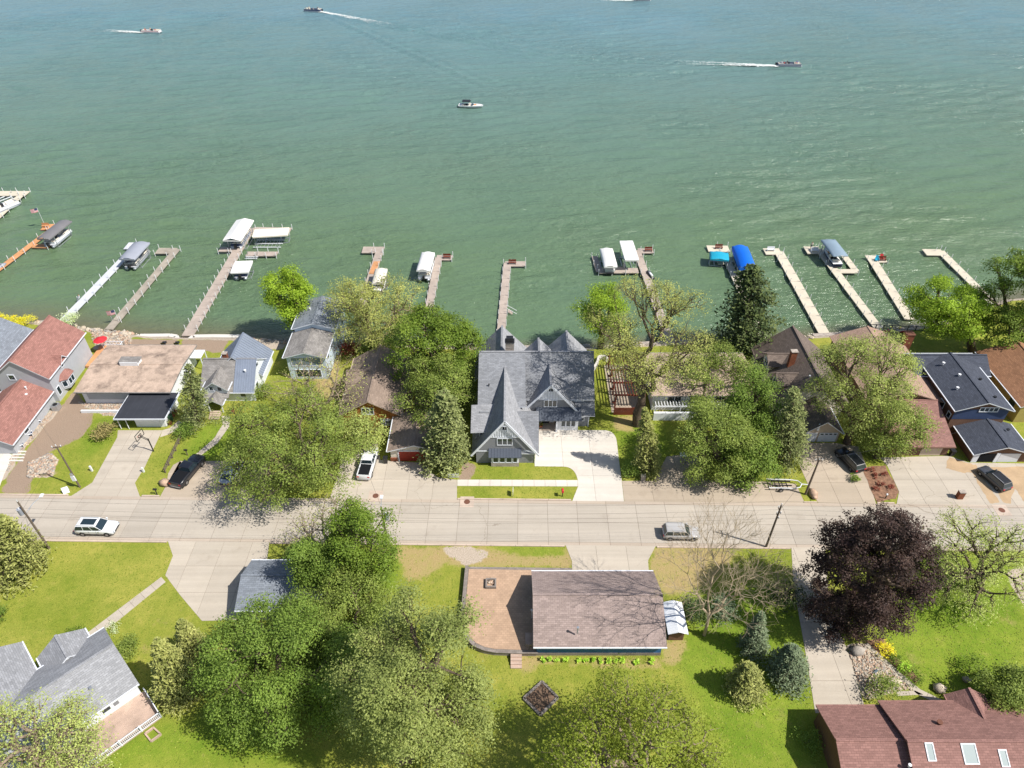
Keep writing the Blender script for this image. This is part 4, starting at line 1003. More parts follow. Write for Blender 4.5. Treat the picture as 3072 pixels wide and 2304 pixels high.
# --- rose roofed house, lower right
t = thing('house', 'rose brown roofed house with skylights at the lower right', 'house', (40,30,0))
gable(t, 31.6, 37.9, 26.6, 34.3, 2.8, 4.5, 'x', 'brown', 'roof_rose', rk=.35, fascia='roof_rose', roofname='garage_roof')
gable(t, 38.0, 54.0, 25.4, 34.6, 3.1, 5.3, 'x', 'brown', 'roof_rose', rk=.35, fascia='roof_rose')
gable(t, 45.4, 48.6, 32.0, 35.6, 2.9, 4.0, 'y', 'brown', 'roof_rose', rk=.3, fascia='roof_rose', roofname='cross_roof')
def skylight(x, y, w, l):
    z = 5.3-(30.0-y)*(2.2/4.6)+.14; s = 2.2/4.6; N = Vector((0,-s,1)).normalized()
    win(t, N, (x,y,z), w, l, 1, fm='white', gm='skylight', name='skylight')
for px_, py_, w_, l_ in ((2787,2260,.6,1.4),(2906,2265,1.2,1.6),(3010,2276,.6,1.3)):
    p = G(px_,py_,4.7); skylight(p.x, p.y, w_, l_)
vent(t, G(2815,2172,4.3), .35, .16, 'rust'); vent(t, G(2850,2238,4.8), .3, .12, 'rust'); vent(t, G(2726,2300,4.2), .3, .1)
# --- grey house with deck, lower left (turned about 45 degrees)
t = thing('house', 'light grey roofed white house set at an angle with a wooden deck', 'house', (-45.5,36.9,0), R(45))
kw = dict(world=False)
gable(t, -9.0, 4.2, -3.9, 4.3, 3.0, 5.0, 'x', 'white_siding', 'roof_grey2', rk=.3, ov=.5, **kw)
gable(t, -9.5, -3.0, -2.0, 9.2, 3.0, 5.0, 'y', 'white_siding', 'roof_grey2', rk=.3, ov=.4, roofname='cross_roof', **kw)
gable(t, -1.8, 2.6, 3.0, 6.2, 2.8, 4.2, 'y', 'white_siding', 'roof_grey2', rk=.2, ov=.3, roofname='porch_roof', **kw)
for x in (-1.2,.9): win(t, '-y', (x,-3.9,1.9), .8, 1.0, 1, world=False)
for x in (-2.2,1.9): MB().box(x-.25,x+.25,-3.95,-3.88,1.4,2.4).build('shutter', MT['slate_siding'], t, world=False)
lad = MB()
for s in (0,.5): lad.beam((-7.6+s,1.5,4.2),(-6.9+s,5.5,4.6),.06)
for k in range(12): lad.beam((-7.6+.06*k,1.6+.34*k,4.22+.034*k),(-7.1+.06*k,1.6+.34*k,4.22+.034*k),.05)
lad.build('roof_ladder', MT['galv'], t, world=False)
vent_l = MB().tube([(-4.6,-1.6,4.0),(-4.6,-1.6,4.7)], .12, 8).build('vent_pipe', MT['white_metal'], t, world=False)
for x, y in ((-1.5,-2.0),(.8,-2.2)): MB().box(x-.15,x+.15,y-.15,y+.15,4.0,4.22).build('roof_vent', MT['galv'], t, world=False)
t = thing('deck', 'weathered wooden deck with white railing behind the angled house', 'deck', (-45.5,36.9,0), R(45))
for k in range(26):
    MB().box(-5.6,4.6,-8.0+k*.157,-8.0+k*.157+.14,.62,.68).build('plank', MT['deckwood'], t, world=False)
MB().box(-5.5,4.5,-7.95,-4.0,.45,.6).build('frame', MT['deckwood'], t, world=False)
def rail(t, name, p, q, z, mat='trim', h=.95, step=.16, world=False, post=1.9):
    mb = MB(); p, q = Vector((*p,z)), Vector((*q,z)); L = (q-p).length; n = int(L/step)
    mb.beam(p+Vector((0,0,h)), q+Vector((0,0,h)), .1, .06); mb.beam(p+Vector((0,0,.12)), q+Vector((0,0,.12)), .06, .06)
    for i in range(n+1):
        c = p+(q-p)*i/n; mb.beam(c+Vector((0,0,.12)), c+Vector((0,0,h)), .05)
    r_ = mb.build(name, MT[mat], t, world=world)
    k = max(1, int(L/post))
    for i in range(k+1):
        c = p+(q-p)*i/k; MB().beam(c, c+Vector((0,0,h+.1)), .13).build('post', MT[mat], r_, world=world)
rail(t, 'railing', (-5.6,-8.0), (4.6,-8.0), .68); rail(t, 'railing', (4.6,-8.0), (4.6,-4.4), .68)
t = thing('porch_railing', 'white railing of the small porch by the angled roof', 'railing', (-45.5,36.9,0), R(45))
rail(t, 'railing', (-2.8,6.4), (-.4,6.4), .3)

# ================================================================== DOCKS, LIFTS AND BOATS
DZ = WATER_Z + 0.55
def run(t, A, B, w, mat, posts=True, sec=3.0, px=True, postmat='white_metal', first=True, ph=0.85):
    A = G(*A, DZ) if px else Vector((*A, DZ)); B = G(*B, DZ) if px else Vector((*B, DZ))
    d = (B-A); L = d.length; d.normalize(); s = Vector((-d.y, d.x, 0)); n = max(1, round(L/sec))
    for k in range(n):
        a = A+d*(L*k/n+.02); b2 = A+d*(L*(k+1)/n-.02)
        P = [a-s*w/2, b2-s*w/2, b2+s*w/2, a+s*w/2]
        mi = root_inv(t)
        MB().prism([(p.x,p.y) for p in P], DZ-.16, DZ+random.uniform(-.012,.012), bottom=True).build('deck_panel', MT[mat], t)
        if posts:
            for sg in (-1, 1):
                q = b2+s*sg*(w/2+.05); MB().tube([(q.x,q.y,WATER_Z-1.2),(q.x,q.y,DZ+ph)], .065, 6).build('post', MT[postmat], t)
    return A, B
def dock(label, A, B, w, mat, extra=(), **kw):
    a = G(*A, DZ); t = thing('dock', label, 'dock', (a.x,a.y,DZ), 0, 'docks reaching into the lake')
    run(t, A, B, w, mat, **kw)
    for e in extra: run(t, e[0], e[1], e[2], e[3] if len(e) > 3 else mat, **kw)
    return t
def bench(label, px, mat='redwood', L=1.6, z=DZ, rot=0.0, facing=1):
    p = G(*px, z); t = thing('bench', label, 'bench', (p.x,p.y,z), rot)
    for k in range(3): MB().box(-L/2,L/2,-.25+k*.17,-.25+k*.17+.14,.4,.45).build('slat', MT[mat], t, world=False)
    MB().box(-L/2,L/2,.24*facing,.24*facing+.05,.5,.95).build('backrest', MT[mat], t, world=False)
    for x in (-L/2+.1,L/2-.1): MB().box(x-.04,x+.04,-.2,.26,0,.4).build('leg', MT[mat], t, world=False)
    return t
d1 = dock('white dock with a wide end at the far left edge', (-60,700), (66,581), 1.5, 'dock_cream', [((-40,580),(82,580),2.6)])
d2 = dock('orange cedar dock leading to the charcoal canopy', (-30,826), (150,690), 1.3, 'dock_orange', [((100,737),(149,738),1.5),((128,681),(156,680),2.6)])
d3 = dock('pale grey metal dock with a bend and a grey canopy', (187,964), (248,901), 1.6, 'dock_white', [((247,903),(395,749),1.6),((378,737),(402,737),2.8)])
d4 = dock('old L shaped board dock with the flag near the shore', (326,988), (530,747), 1.5, 'dock_old', [((527,752),(470,752),2.4)])
d5 = dock('longest dock with side arms and three white covers', (562,1007), (752,684), 2.1, 'dock_pink', [((722,749),(658,748),1.8),((740,761),(832,761),1.8),((757,688),(872,690),2.2)], sec=2.2)
d6 = dock('brown T ended dock with a new timber section', (1085,915), (1138,756), 1.6, 'dock_pink', [((1087,749),(1151,749),2.6)])
dk = thing('timber_stack', 'orange new timber laid on the brown T ended dock', 'timber', G(1122,800,DZ))
p, q = G(1116,822,DZ), G(1131,785,DZ)
for k in range(4): MB().beam((p.x-.5+k*.32,p.y,DZ+.06),(q.x-.5+k*.32,q.y,DZ+.06),.26,.06).build('board', MT['dock_orange'], dk)
d7 = dock('brown L ended dock beside the white cover, left of the vivid maple', (1275,985), (1316,772), 1.5, 'dock_pink', [((1309,772),(1357,773),2.0)])
d8 = dock('brown dock straight behind the gabled grey house', (1500,1030), (1522,788), 1.5, 'dock_pink', [((1515,791),(1577,791),2.0)])
d9 = dock('brown dock with a left arm holding two white covers', (2025,1060), (1910,750), 1.6, 'dock_pink', [((1914,752),(1960,752),2.0),((1915,811),(1794,812),1.9),((1797,815),(1784,768),1.2),((1862,808),(1860,800),1.6)])
d10 = dock('cream dock with turquoise and blue covers behind the dark pine', (2300,1030), (2172,760), 1.5, 'dock_cream', [((2122,745),(2187,746),2.6),((2153,788),(2190,788),1.1)])
d11 = dock('cream L ended dock right of the blue cover', (2476,1005), (2336,754), 2.0, 'dock_cream', [((2293,754),(2342,754),2.6)])
d12 = dock('long cream dock with a U arm and slate canopy', (2648,1000), (2456,746), 1.7, 'dock_cream', [((2416,750),(2462,750),3.0),((2508,813),(2572,813),1.5),((2568,813),(2532,766),1.4)])
d13 = dock('cream L ended dock with lounge chairs on its end', (2730,958), (2617,778), 1.9, 'dock_cream', [((2601,776),(2656,777),2.8)])
d14 = dock('rightmost cream dock bent at its lake end', (2985,915), (2820,752), 1.8, 'dock_cream', [((2773,756),(2830,757),2.6)])
# swim ramp with rails on the middle dock
t = thing('swim_ladder', 'white railed steps going into the water from the middle dock', 'ladder', G(1530,935,DZ))
a, b_ = G(1519,928,DZ), G(1550,940,WATER_Z)
for dy in (0,1.1):
    MB().tube([(a.x,a.y+dy-.9,DZ+.9),(b_.x,b_.y+dy-.9,WATER_Z+.5)], .04, 6).build('handrail', MT['white_metal'], t)
for k in range(4): MB().box(a.x+.3+k*.3,a.x+.58+k*.3,a.y-.9,a.y+.2,DZ-.15-.2*k,DZ-.1-.2*k).build('step', MT['dock_pink'], t)
bench('dark bench on the end of the brown L dock by the white cover', (1341,775)); bench('dark bench on the T end of the dock behind the gabled house', (1537,792))
bench('red bench on the dock end behind the turquoise cover', (2156,746)); bench('brown bench on the short arm beside the taller white cover', (1945,754))
bench('orange bench on the cedar dock end', (138,682), 'dock_orange'); bench('white bench on the L end by the blue cover', (2312,753), 'white'); bench('red bench by the lounge chairs dock end', (2645,782))
bench('low white bench on the dock platform near the standing person', (2443,755), 'white')
def prof_canopy(W, rise, skirt, n=8):
    pts = [(-W/2, -skirt)]
    for i in range(n+1):
        y = -W/2+W*i/n; pts.append((y, rise*(1-abs(2*y/W)**2.0)))
    pts.append((W/2, -skirt)); return pts
def lift(label, nl, nr, fl, fr, z, mat, style='arch', skirt=.3, boat=None, rise=.5, hiplen=.8, canlabel=None, end_open=False):
    """boat lift with a vinyl canopy; corner pixels are the canopy's edge at height z"""
    NL, NR, FL, FR = (G(*q, z) for q in (nl, nr, fl, fr))
    c = (NL+NR+FL+FR)/4; ax = ((FL+FR)-(NL+NR))/2; L = ax.length; W = ((NR-NL).length+(FR-FL).length)/2
    rot = math.atan2(ax.y, ax.x)
    t = thing('boat_lift', label, 'boat lift', (c.x,c.y,WATER_Z), rot, 'covered boat lifts along the docks')
    zz = z-WATER_Z
    P = prof_canopy(W, rise, skirt) if style == 'arch' else [(-W/2,-skirt),(-W/2,0),(-W*.02,rise),(W*.02,rise),(W/2,0),(W/2,-skirt)]
    def ring(x, s, drop): return [(x, y*s, zz+h*s-drop if h > 0 else zz+h) for y, h in P]
    rings = [ring(-L/2,.97,.25), ring(-L/2+hiplen,1,0), ring(-L/6,1,-.03), ring(L/6,1,-.03), ring(L/2-hiplen,1,0), ring(L/2,.97,.25)]
    m_ = MB().loft(rings, cap=False, closed=False)
    m_.build('canopy', MT[mat], t, world=False, smooth=(style == 'arch'))
    # flat end valances
    for x in (-L/2, L/2):
        MB().box(x-.02,x+.02,-W*.48,W*.48,zz-skirt,zz+.03).build('valance', MT[mat], t, world=False)
    fr_ = MB()
    for x in (-L*.3, L*.3):
        for y in (-W*.46, W*.46):
            MB().beam((x,y,-1.2),(x,y,zz),.12).build('post', MT['galv'], t, world=False)
        fr_.beam((x,-W*.46,.1),(x,W*.46,.1),.12,.18)
        fr_.beam((x,-W*.46,zz-.05),(x,W*.46,zz-.05),.06)
    for y in (-W*.46, W*.46):
        fr_.beam((-L*.46,y,zz-.08),(L*.46,y,zz-.08),.06); fr_.beam((-L*.3,y,.05),(L*.3,y,.05),.12)
        fr_.beam((-L*.3,y,zz-.9),(-L*.46,y,zz-.1),.05); fr_.beam((L*.3,y,zz-.9),(L*.46,y,zz-.1),.05)
    for y in (-W*.2, W*.2): fr_.beam((-L*.4,y,.28),(L*.4,y,.28),.12,.1)
    fr_.build('frame', MT['galv'], t, world=False)
    if boat: boat[0](boat[1], (c.x,c.y,WATER_Z+.45), rot, **(boat[2] if len(boat) > 2 else {}))
    return t
def wheel_ring(c, r, w, n=14):
    return [[(c[0]+r_*math.cos(6.283*i/n), c[1]+y, c[2]+r_*math.sin(6.283*i/n)) for i in range(n)] for r_, y in ((r*.86,-w/2),(r,-w/2+.03),(r,w/2-.03),(r*.86,w/2))]
def pontoon(label, loc, rot, L=7.0, W=2.45, hull='black_metal', bimini=None, fence='white', group=None):
    t = thing('pontoon_boat', label, 'boat', loc, rot, group)
    for y in (-W*.34, W*.34):
        MB().tube([(-L/2,y,.1),(L/2-1.0,y,.1),(L/2-.3,y,.2),(L/2,y,.42)], [.3,.3,.22,.04], 10).build('pontoon', MT['galv'], t, world=False, smooth=True)
    MB().box(-L/2+.2,L/2-.2,-W/2,W/2,.42,.5).build('deck', MT['dock_white'], t, world=False)
    x0, x1 = -L/2+.5, L/2-.5
    for y in (-W/2+.03, W/2-.03): MB().box(x0,x1,y-.03,y+.03,.52,1.02).build('fence_panel', MT[hull], t, world=False)
    for x in (x0, x1): MB().box(x-.03,x+.03,-W/2,W/2,.52,1.02).build('fence_panel', MT[hull], t, world=False)
    st = MB()
    for y in (-W/2+.04, W/2-.04): st.beam((x0,y,1.05),(x1,y,1.05),.06)
    for x in (x0, x1): st.beam((x,-W/2,1.05),(x,W/2,1.05),.06)
    st.build('top_rail', MT['galv'], t, world=False)
    MB().box(x0,x1,-W/2-.015,-W/2+.0,.75,.85).build('stripe', MT[fence], t, world=False)
    for (a, b2, c, d) in ((x1-2.0,x1-.15,-W/2+.1,-W/2+.7),(x1-2.0,x1-.15,W/2-.7,W/2-.1),(x0+.15,x0+1.9,-W/2+.1,-W/2+.7),(x0+.1,x0+.7,-W/2+.8,W/2-.1)):
        s_ = MB().box(a,b2,c,d,.5,.88).build('seat', MT['vinyl_cream'], t, world=False)
        MB().box(a,b2,(c if c < 0 else d-.15),(c+.15 if c < 0 else d),.88,1.2).build('backrest', MT['vinyl_cream'], s_, world=False)
    MB().box(-.3,.25,.35,W/2-.15,.5,1.25).build('console', MT['black_metal'], t, world=False)
    MB().box(-.75,-.35,.5,1.0,.5,1.0).build('captain_seat', MT['vinyl_cream'], t, world=False)
    mo = MB().box(-L/2-.35,-L/2+.15,-.22,.22,.45,1.15).build('outboard_motor', MT['black_metal'], t, world=False)
    if bimini:
        P = prof_canopy(W*.95, .25, 0); MB().loft([[(x,y,2.3+h) for y, h in P] for x in (-L*.28,-L*.1,L*.1)], cap=False, closed=False).build('bimini', MT[bimini], t, world=False)
        for x, y in ((-L*.28,-W*.46),(-L*.28,W*.46),(L*.1,-W*.46),(L*.1,W*.46)): MB().beam((x,y,1.0),(x,y,2.3),.04).build('bimini_pole', MT['galv'], t, world=False)
    return t
def runabout(label, loc, rot, L=6.4, W=2.3, hull='white', bimini='black_metal', group=None):
    t = thing('motorboat', label, 'boat', loc, rot, group)
    st = []
    for f, wv, zk, zs in ((-.5,.88,.05,.85),(-.3,.97,-.05,.85),(0,1,-.1,.88),(.25,.86,-.08,.92),(.4,.55,.1,.98),(.5,.04,.6,1.04)):
        w = W/2*wv; st.append([(L*f,-w,zs),(L*f,-w*.86,zs-.45),(L*f,0,zk),(L*f,w*.86,zs-.45),(L*f,w,zs)])
    MB().loft(st, cap=True, closed=False).build('hull', MT[hull], t, world=False, smooth=True)
    dk = MB().poly([(-L*.5,-W*.42,.83),(-L*.3,-W*.47,.84),(0,-W*.48,.86),(L*.25,-W*.41,.9),(L*.4,-W*.25,.95),(L*.49,0,1.02),(L*.4,W*.25,.95),(L*.25,W*.41,.9),(0,W*.48,.86),(-L*.3,W*.47,.84),(-L*.5,W*.42,.83)]).build('deck', MT['vinyl_white'], t, world=False)
    MB().box(-L*.33,L*.03,-W*.33,W*.33,.868,.89).build('cockpit', MT['dark'], t, world=False)
    MB().box(L*.12,L*.3,-W*.22,W*.22,.91,.96).build('bow_seat', MT['dock_orange'], t, world=False)
    for y in (-.45,.45): MB().box(-L*.08,-L*.02,y-.25,y+.25,.88,1.25).build('seat', MT['vinyl_cream'], t, world=False)
    MB().box(-L*.36,-L*.28,-W*.32,W*.32,.88,1.15).build('rear_seat', MT['vinyl_cream'], t, world=False)
    MB().loft([[(L*.05,-W*.44,.87),(L*.12,-W*.2,.9),(L*.12,W*.2,.9),(L*.05,W*.44,.87)],[(L*.0,-W*.4,1.32),(L*.06,-W*.18,1.35),(L*.06,W*.18,1.35),(L*.0,W*.4,1.32)]], cap=False, closed=False).build('windshield', MT['glass'], t, world=False)
    if bimini:
        P = prof_canopy(W*.92, .22, 0); MB().loft([[(x,y,2.05+h) for y, h in P] for x in (-L*.34,-L*.18,L*.0)], cap=False, closed=False).build('bimini', MT[bimini], t, world=False)
        for x, y in ((-L*.34,-W*.44),(-L*.34,W*.44),(0,-W*.44),(0,W*.44)): MB().beam((-L*.16,y,.9),(x,y,2.05),.04).build('bimini_pole', MT['galv'], t, world=False)
    MB().box(-L*.56,-L*.5,-W*.35,W*.35,.25,.35).build('swim_platform', MT['black_metal'], t, world=False)
    return t
def jetski(label, loc, rot, col='black_metal'):
    t = thing('jet_ski', label, 'jet ski', loc, rot)
    MB().loft([[(-1.4,-.5,.3),(-1.4,0,.05),(-1.4,.5,.3),(-1.4,.35,.55),(-1.4,-.35,.55)],[(0,-.58,.35),(0,0,0),(0,.58,.35),(0,.3,.75),(0,-.3,.75)],[(1.0,-.4,.45),(1.0,0,.1),(1.0,.4,.45),(1.0,.22,.8),(1.0,-.22,.8)],[(1.5,-.05,.6),(1.5,0,.5),(1.5,.05,.6),(1.5,.03,.68),(1.5,-.03,.68)]]).build('hull', MT[col], t, world=False, smooth=True)
    MB().box(-1.1,.1,-.17,.17,.65,.95).build('seat', MT['white'], t, world=False); MB().beam((.35,-.4,1.05),(.35,.4,1.05),.06).build('handlebar', MT['black_metal'], t, world=False)
    MB().box(.2,.6,-.2,.2,.72,1.0).build('console', MT['vinyl_grey'], t, world=False)
    return t
CZ = 1.7
lift('charcoal covered boat lift on the orange cedar dock', (110,714), (146,719), (182,660), (214,663), CZ, 'vinyl_char', boat=(pontoon,'pontoon boat with pale side under the charcoal cover',dict(hull='white')))
lift('grey covered boat lift beside the bent metal dock', (357,773), (402,781), (406,725), (447,728), CZ, 'vinyl_grey', boat=(pontoon,'pontoon boat with white tubes under the grey cover',dict(hull='vinyl_char')))
lift('tall white peaked boat cover at the end of the longest dock', (672,716), (718,728), (713,657), (758,664), CZ+.2, 'vinyl_white', 'gable', .2, rise=.75, hiplen=1.3, boat=(pontoon,'boat under the tall white peaked cover',dict(hull='navy')))
lift('low white square cover beside the longest dock', (691,817), (744,818), (705,783), (759,783), CZ-.8, 'vinyl_white', 'gable', .25, rise=.12, boat=(pontoon,'boat under the low white square cover',dict(hull='navy',L=4.6)))
lift('cream flat cover over the empty lift on the longest dock', (757,706), (862,711), (766,684), (866,686), CZ-.6, 'vinyl_cream', 'gable', .25, rise=.1, hiplen=.4)
lift('cream boat cover beside the new timber', (1114,848), (1154,852), (1127,806), (1161,807), CZ-.2, 'vinyl_cream', boat=(runabout,'white boat bow showing under the cream cover',dict(bimini=None)))
lift('large white cover left of the L ended dock', (1249,810), (1289,813), (1264,757), (1305,758), CZ, 'vinyl_white', boat=(pontoon,'boat under the large white cover',dict(hull='white')))
lift('left lower white cover of the pair behind the big oak', (1812,800), (1853,800), (1799,747), (1838,745), CZ-.5, 'vinyl_white', boat=(runabout,'boat under the left white cover of the pair',dict(bimini=None)))
lift('right taller white cover of the pair behind the big oak', (1876,782), (1917,778), (1859,723), (1898,722), CZ+.4, 'vinyl_white', 'gable', .3, rise=.3)
lift('turquoise cover with pale seams on the cream dock', (2130,779), (2188,779), (2130,757), (2184,756), CZ-.9, 'vinyl_teal', boat=None, rise=.45)
lift('bright blue cover beside the dark pine', (2222,806), (2266,800), (2196,741), (2243,738), CZ, 'vinyl_blue', skirt=.7, rise=.7, hiplen=1.5, boat=(pontoon,'boat under the bright blue cover',dict(hull='navy')))
lift('slate canopy on the long cream dock', (2500,770), (2545,767), (2463,721), (2505,717), CZ+.2, 'vinyl_slate', skirt=.12, rise=.4, boat=(runabout,'navy motorboat with open cockpit under the slate canopy',dict(hull='navy',bimini=None,L=7.0)))
# uncovered lifts
def open_lift(label, px, L, W, rot):
    p = G(*px, WATER_Z); t = thing('boat_lift', label, 'boat lift', (p.x,p.y,WATER_Z), rot)
    for x in (-L*.4,L*.4):
        for y in (-W/2,W/2): MB().beam((x,y,-1.2),(x,y,1.3),.12).build('post', MT['galv'], t, world=False)
    for y in np.linspace(-W/2,W/2,3): MB().beam((-L/2,y,.35),(L/2,y,.35),.14).build('bunk', MT['white_metal'], t, world=False)
    for x in np.linspace(-L*.4,L*.4,7): MB().beam((x,-W/2,.25),(x,W/2,.25),.08).build('crossbar', MT['galv'], t, world=False)
    return t
open_lift('bare metal lift between the arms of the longest dock', (808,735), 6.0, 3.2, 0.0)
open_lift('small bare frame at the foot of the longest dock arm', (757,775), 2.6, 1.4, 0.0)
open_lift('bare lift on the white dock at the far left', (20,600), 6.0, 3.0, R(60))
pa = G(18,632,WATER_Z); pontoon('white pontoon boat on its lift at the left edge', (pa.x,pa.y,WATER_Z+.4), R(62), hull='white')
p = G(2,808,WATER_Z); jetski('small grey watercraft at the foot of the orange dock', (p.x,p.y,WATER_Z+.1), R(60), 'vinyl_grey')
p = G(1949,832,WATER_Z); jetski('black and white jet ski moored beside the brown dock with two covers', (p.x,p.y,WATER_Z+.12), R(105))
# boats under way
p = G(1413,322,WATER_Z); runabout('white motorboat with a dark sunshade drifting in mid lake', (p.x,p.y,WATER_Z-.1), R(-5), L=7.6, W=2.6)
p1 = G(2366,198,WATER_Z); pontoon('navy pontoon boat heading right with a long white wake', (p1.x,p1.y,WATER_Z-.05), R(-3), L=9.0, hull='navy')
p2 = G(940,34,WATER_Z); pontoon('dark pontoon boat heading left near the top', (p2.x,p2.y,WATER_Z-.05), R(168), L=8.6, hull='navy')
p3 = G(455,98,WATER_Z); pontoon('white and red pontoon boat heading right at the upper left', (p3.x,p3.y,WATER_Z-.05), R(-4), L=8.2, hull='vinyl_white', fence='red_plastic')
p4 = G(1926,2,WATER_Z); pontoon('dark boat cut by the top edge', (p4.x,p4.y,WATER_Z-.05), R(4), L=8.0, hull='black_metal')
m_foam = M('foam', srgb(226,230,226), 0.9, 0.05)
def wake(label, start, end, w0, w1, n, seed):
    rg = np.random.default_rng(seed); A, B = G(*start, WATER_Z), G(*end, WATER_Z)
    d = np.array([B.x-A.x,B.y-A.y]); L = np.hypot(*d); d /= L; s = np.array([-d[1],d[0]])
    f = rg.random(n)**1.9; w = w0+(w1-w0)*f
    off = rg.normal(size=n)*w*.35
    ed = rg.random(n) < .35; off[ed] = np.sign(rg.normal(size=ed.sum()))*w[ed]*.5*(1+.1*rg.normal(size=ed.sum()))
    xy = np.array([A.x,A.y])[None]+d[None]*(f*L)[:,None]+s[None]*off[:,None]
    hl = rg.uniform(.12,.5,n)*(1.1-f); hw = rg.uniform(.06,.2,n)*(1.15-f); z = WATER_Z+.16+rg.uniform(0,.1,n)
    V = []
    for a, b2 in ((-1,-1),(1,-1),(1,1),(-1,1)):
        q = xy+d[None]*(hl*a)[:,None]+s[None]*(hw*b2)[:,None]; V.append(np.column_stack([q, z+rg.uniform(-.04,.04,n)]))
    V = np.stack(V, 1).reshape(-1,3)
    o = arrays_mesh('wake_foam', V, np.arange(n*4).reshape(-1,4), m_foam); tag(o, label, None, None, 'stuff')
wake('long white foam trail of the navy pontoon boat', (2330,199), (2040,188), .9, 4.0, 2600, 1)
wake('foam trail of the dark boat near the top', (962,36), (1190,80), .9, 4.5, 2200, 2)
wake('short foam trail of the white and red pontoon boat', (430,99), (310,92), .8, 3.0, 1200, 3)
wake('foam trail of the boat at the top edge', (1905,3), (1800,1), .8, 3.0, 900, 4)

# ================================================================== PEOPLE (small in the photo)
def person_mesh(pose):
    me = bpy.data.meshes.new('person_'+pose)
    if pose == 'stand':
        J = dict(pel=(0,0,.95,.15),ch=(0,0,1.3,.17),nk=(0,0,1.48,.07),hd=(0,.02,1.62,.11),ht=(0,.02,1.74,.08),
                 sl=(.2,0,1.4,.07),el=(.26,.05,1.12,.05),hl=(.24,.16,.9,.045),sr=(-.2,0,1.4,.07),er=(-.27,.04,1.12,.05),hr=(-.22,.2,.95,.045),
                 jl=(.1,0,.86,.1),kl=(.11,.03,.48,.075),al=(.11,0,.08,.05),fl=(.12,.14,.04,.045),jr=(-.1,0,.86,.1),kr=(-.11,.02,.48,.075),ar=(-.12,-.02,.08,.05),fr=(-.13,.12,.04,.045))
    else:
        J = dict(pel=(0,0,.15,.16),ch=(0,-.05,.5,.17),nk=(0,-.04,.68,.07),hd=(0,0,.82,.11),ht=(0,0,.94,.08),
                 sl=(.2,-.04,.6,.07),el=(.26,.12,.38,.05),hl=(.16,.34,.3,.045),sr=(-.2,-.04,.6,.07),er=(-.26,.12,.38,.05),hr=(-.16,.34,.3,.045),
                 jl=(.1,.08,.14,.1),kl=(.12,.46,.16,.075),al=(.12,.48,-.3,.05),fl=(.13,.62,-.34,.045),jr=(-.1,.08,.14,.1),kr=(-.12,.46,.16,.075),ar=(-.12,.48,-.3,.05),fr=(-.13,.62,-.34,.045))
    K = list(J); E = [('pel','ch'),('ch','nk'),('nk','hd'),('hd','ht'),('ch','sl'),('sl','el'),('el','hl'),('ch','sr'),('sr','er'),('er','hr'),('pel','jl'),('jl','kl'),('kl','al'),('al','fl'),('pel','jr'),('jr','kr'),('kr','ar'),('ar','fr')]
    me.from_pydata([J[k][:3] for k in K], [(K.index(a),K.index(b2)) for a, b2 in E], [])
    o = bpy.data.objects.new('tmp', me); COL.objects.link(o)
    o.modifiers.new('s','SKIN')
    for i, k in enumerate(K):
        sv = me.skin_vertices[0].data[i]; sv.radius = (J[k][3],J[k][3]); sv.use_root = (k == 'pel')
    sb = o.modifiers.new('u','SUBSURF'); sb.levels = sb.render_levels = 1
    dg = bpy.context.evaluated_depsgraph_get(); out = bpy.data.meshes.new_from_object(o.evaluated_get(dg))
    bpy.data.objects.remove(o); return out
PM = {}
def person(label, loc, rot, pose, shirt, pants, hair=(.05,.035,.025), group=None):
    if pose not in PM: PM[pose] = person_mesh(pose)
    me = PM[pose].copy(); me.materials.clear()
    ms = [MT['skin'], flat('shirt', shirt, .8), flat('trousers', pants, .8), flat('hair', hair, .8)]
    for m_ in ms: me.materials.append(m_)
    for p in me.polygons:
        c = p.center; z = c.z if pose == 'stand' else c.z+.82
        p.material_index = 3 if (z > 1.64 and c.y < .06) or z > 1.72 else (0 if z > 1.45 or (z < 1.12 and abs(c.x) > .2) else (1 if z > .95 and c.y < .25 else (2 if (z > .45) else 0)))
        p.use_smooth = True
    o = bpy.data.objects.new('person', me); COL.objects.link(o); o.location = loc; o.rotation_euler = (0,0,rot)
    return tag(o, label, 'person', group)
p = G(2432,747,DZ); person('person standing on the dock platform in a pale top and dark trousers', (p.x,p.y,DZ), R(160), 'stand', srgb(205,195,180), (.03,.03,.035))
p = G(248,899,DZ); person('person in grey crouching at the bend of the pale grey dock', (p.x-.3,p.y-.2,DZ+.42), R(120), 'sit', srgb(190,194,200), srgb(120,124,132))
def crew(boatloc, rot, seats, words, cols):
    c, s = math.cos(rot), math.sin(rot)
    for (x, y, a), w, col in zip(seats, words, cols):
        person(w, (boatloc.x+c*x-s*y, boatloc.y+s*x+c*y, WATER_Z+.83), rot+a, 'sit', col, (.05,.06,.09))
SE = [(-2.6,.2,R(-90)),(-2.0,-.8,0),(-.55,.75,R(-90)),(2.2,-.8,0),(2.9,.8,R(180))]
crew(p1, R(-3), SE, ['person in white at the stern of the navy pontoon boat','person in red beside the stern seat of the navy pontoon boat','person in black at the helm of the navy pontoon boat','person in pink on the near bow seat of the navy pontoon boat','person in blue on the far bow seat of the navy pontoon boat'], [srgb(230,230,230),srgb(190,60,60),srgb(30,30,34),srgb(220,150,150),srgb(70,110,180)])
crew(p2, R(168), SE, ['person in white at the stern of the dark pontoon boat','person in black by the stern of the dark pontoon boat','person in grey at the helm of the dark pontoon boat','person in cream on one bow seat of the dark pontoon boat','person in teal on the other bow seat of the dark pontoon boat'], [srgb(230,230,230),srgb(30,30,34),srgb(150,150,155),srgb(225,215,190),srgb(50,140,150)])
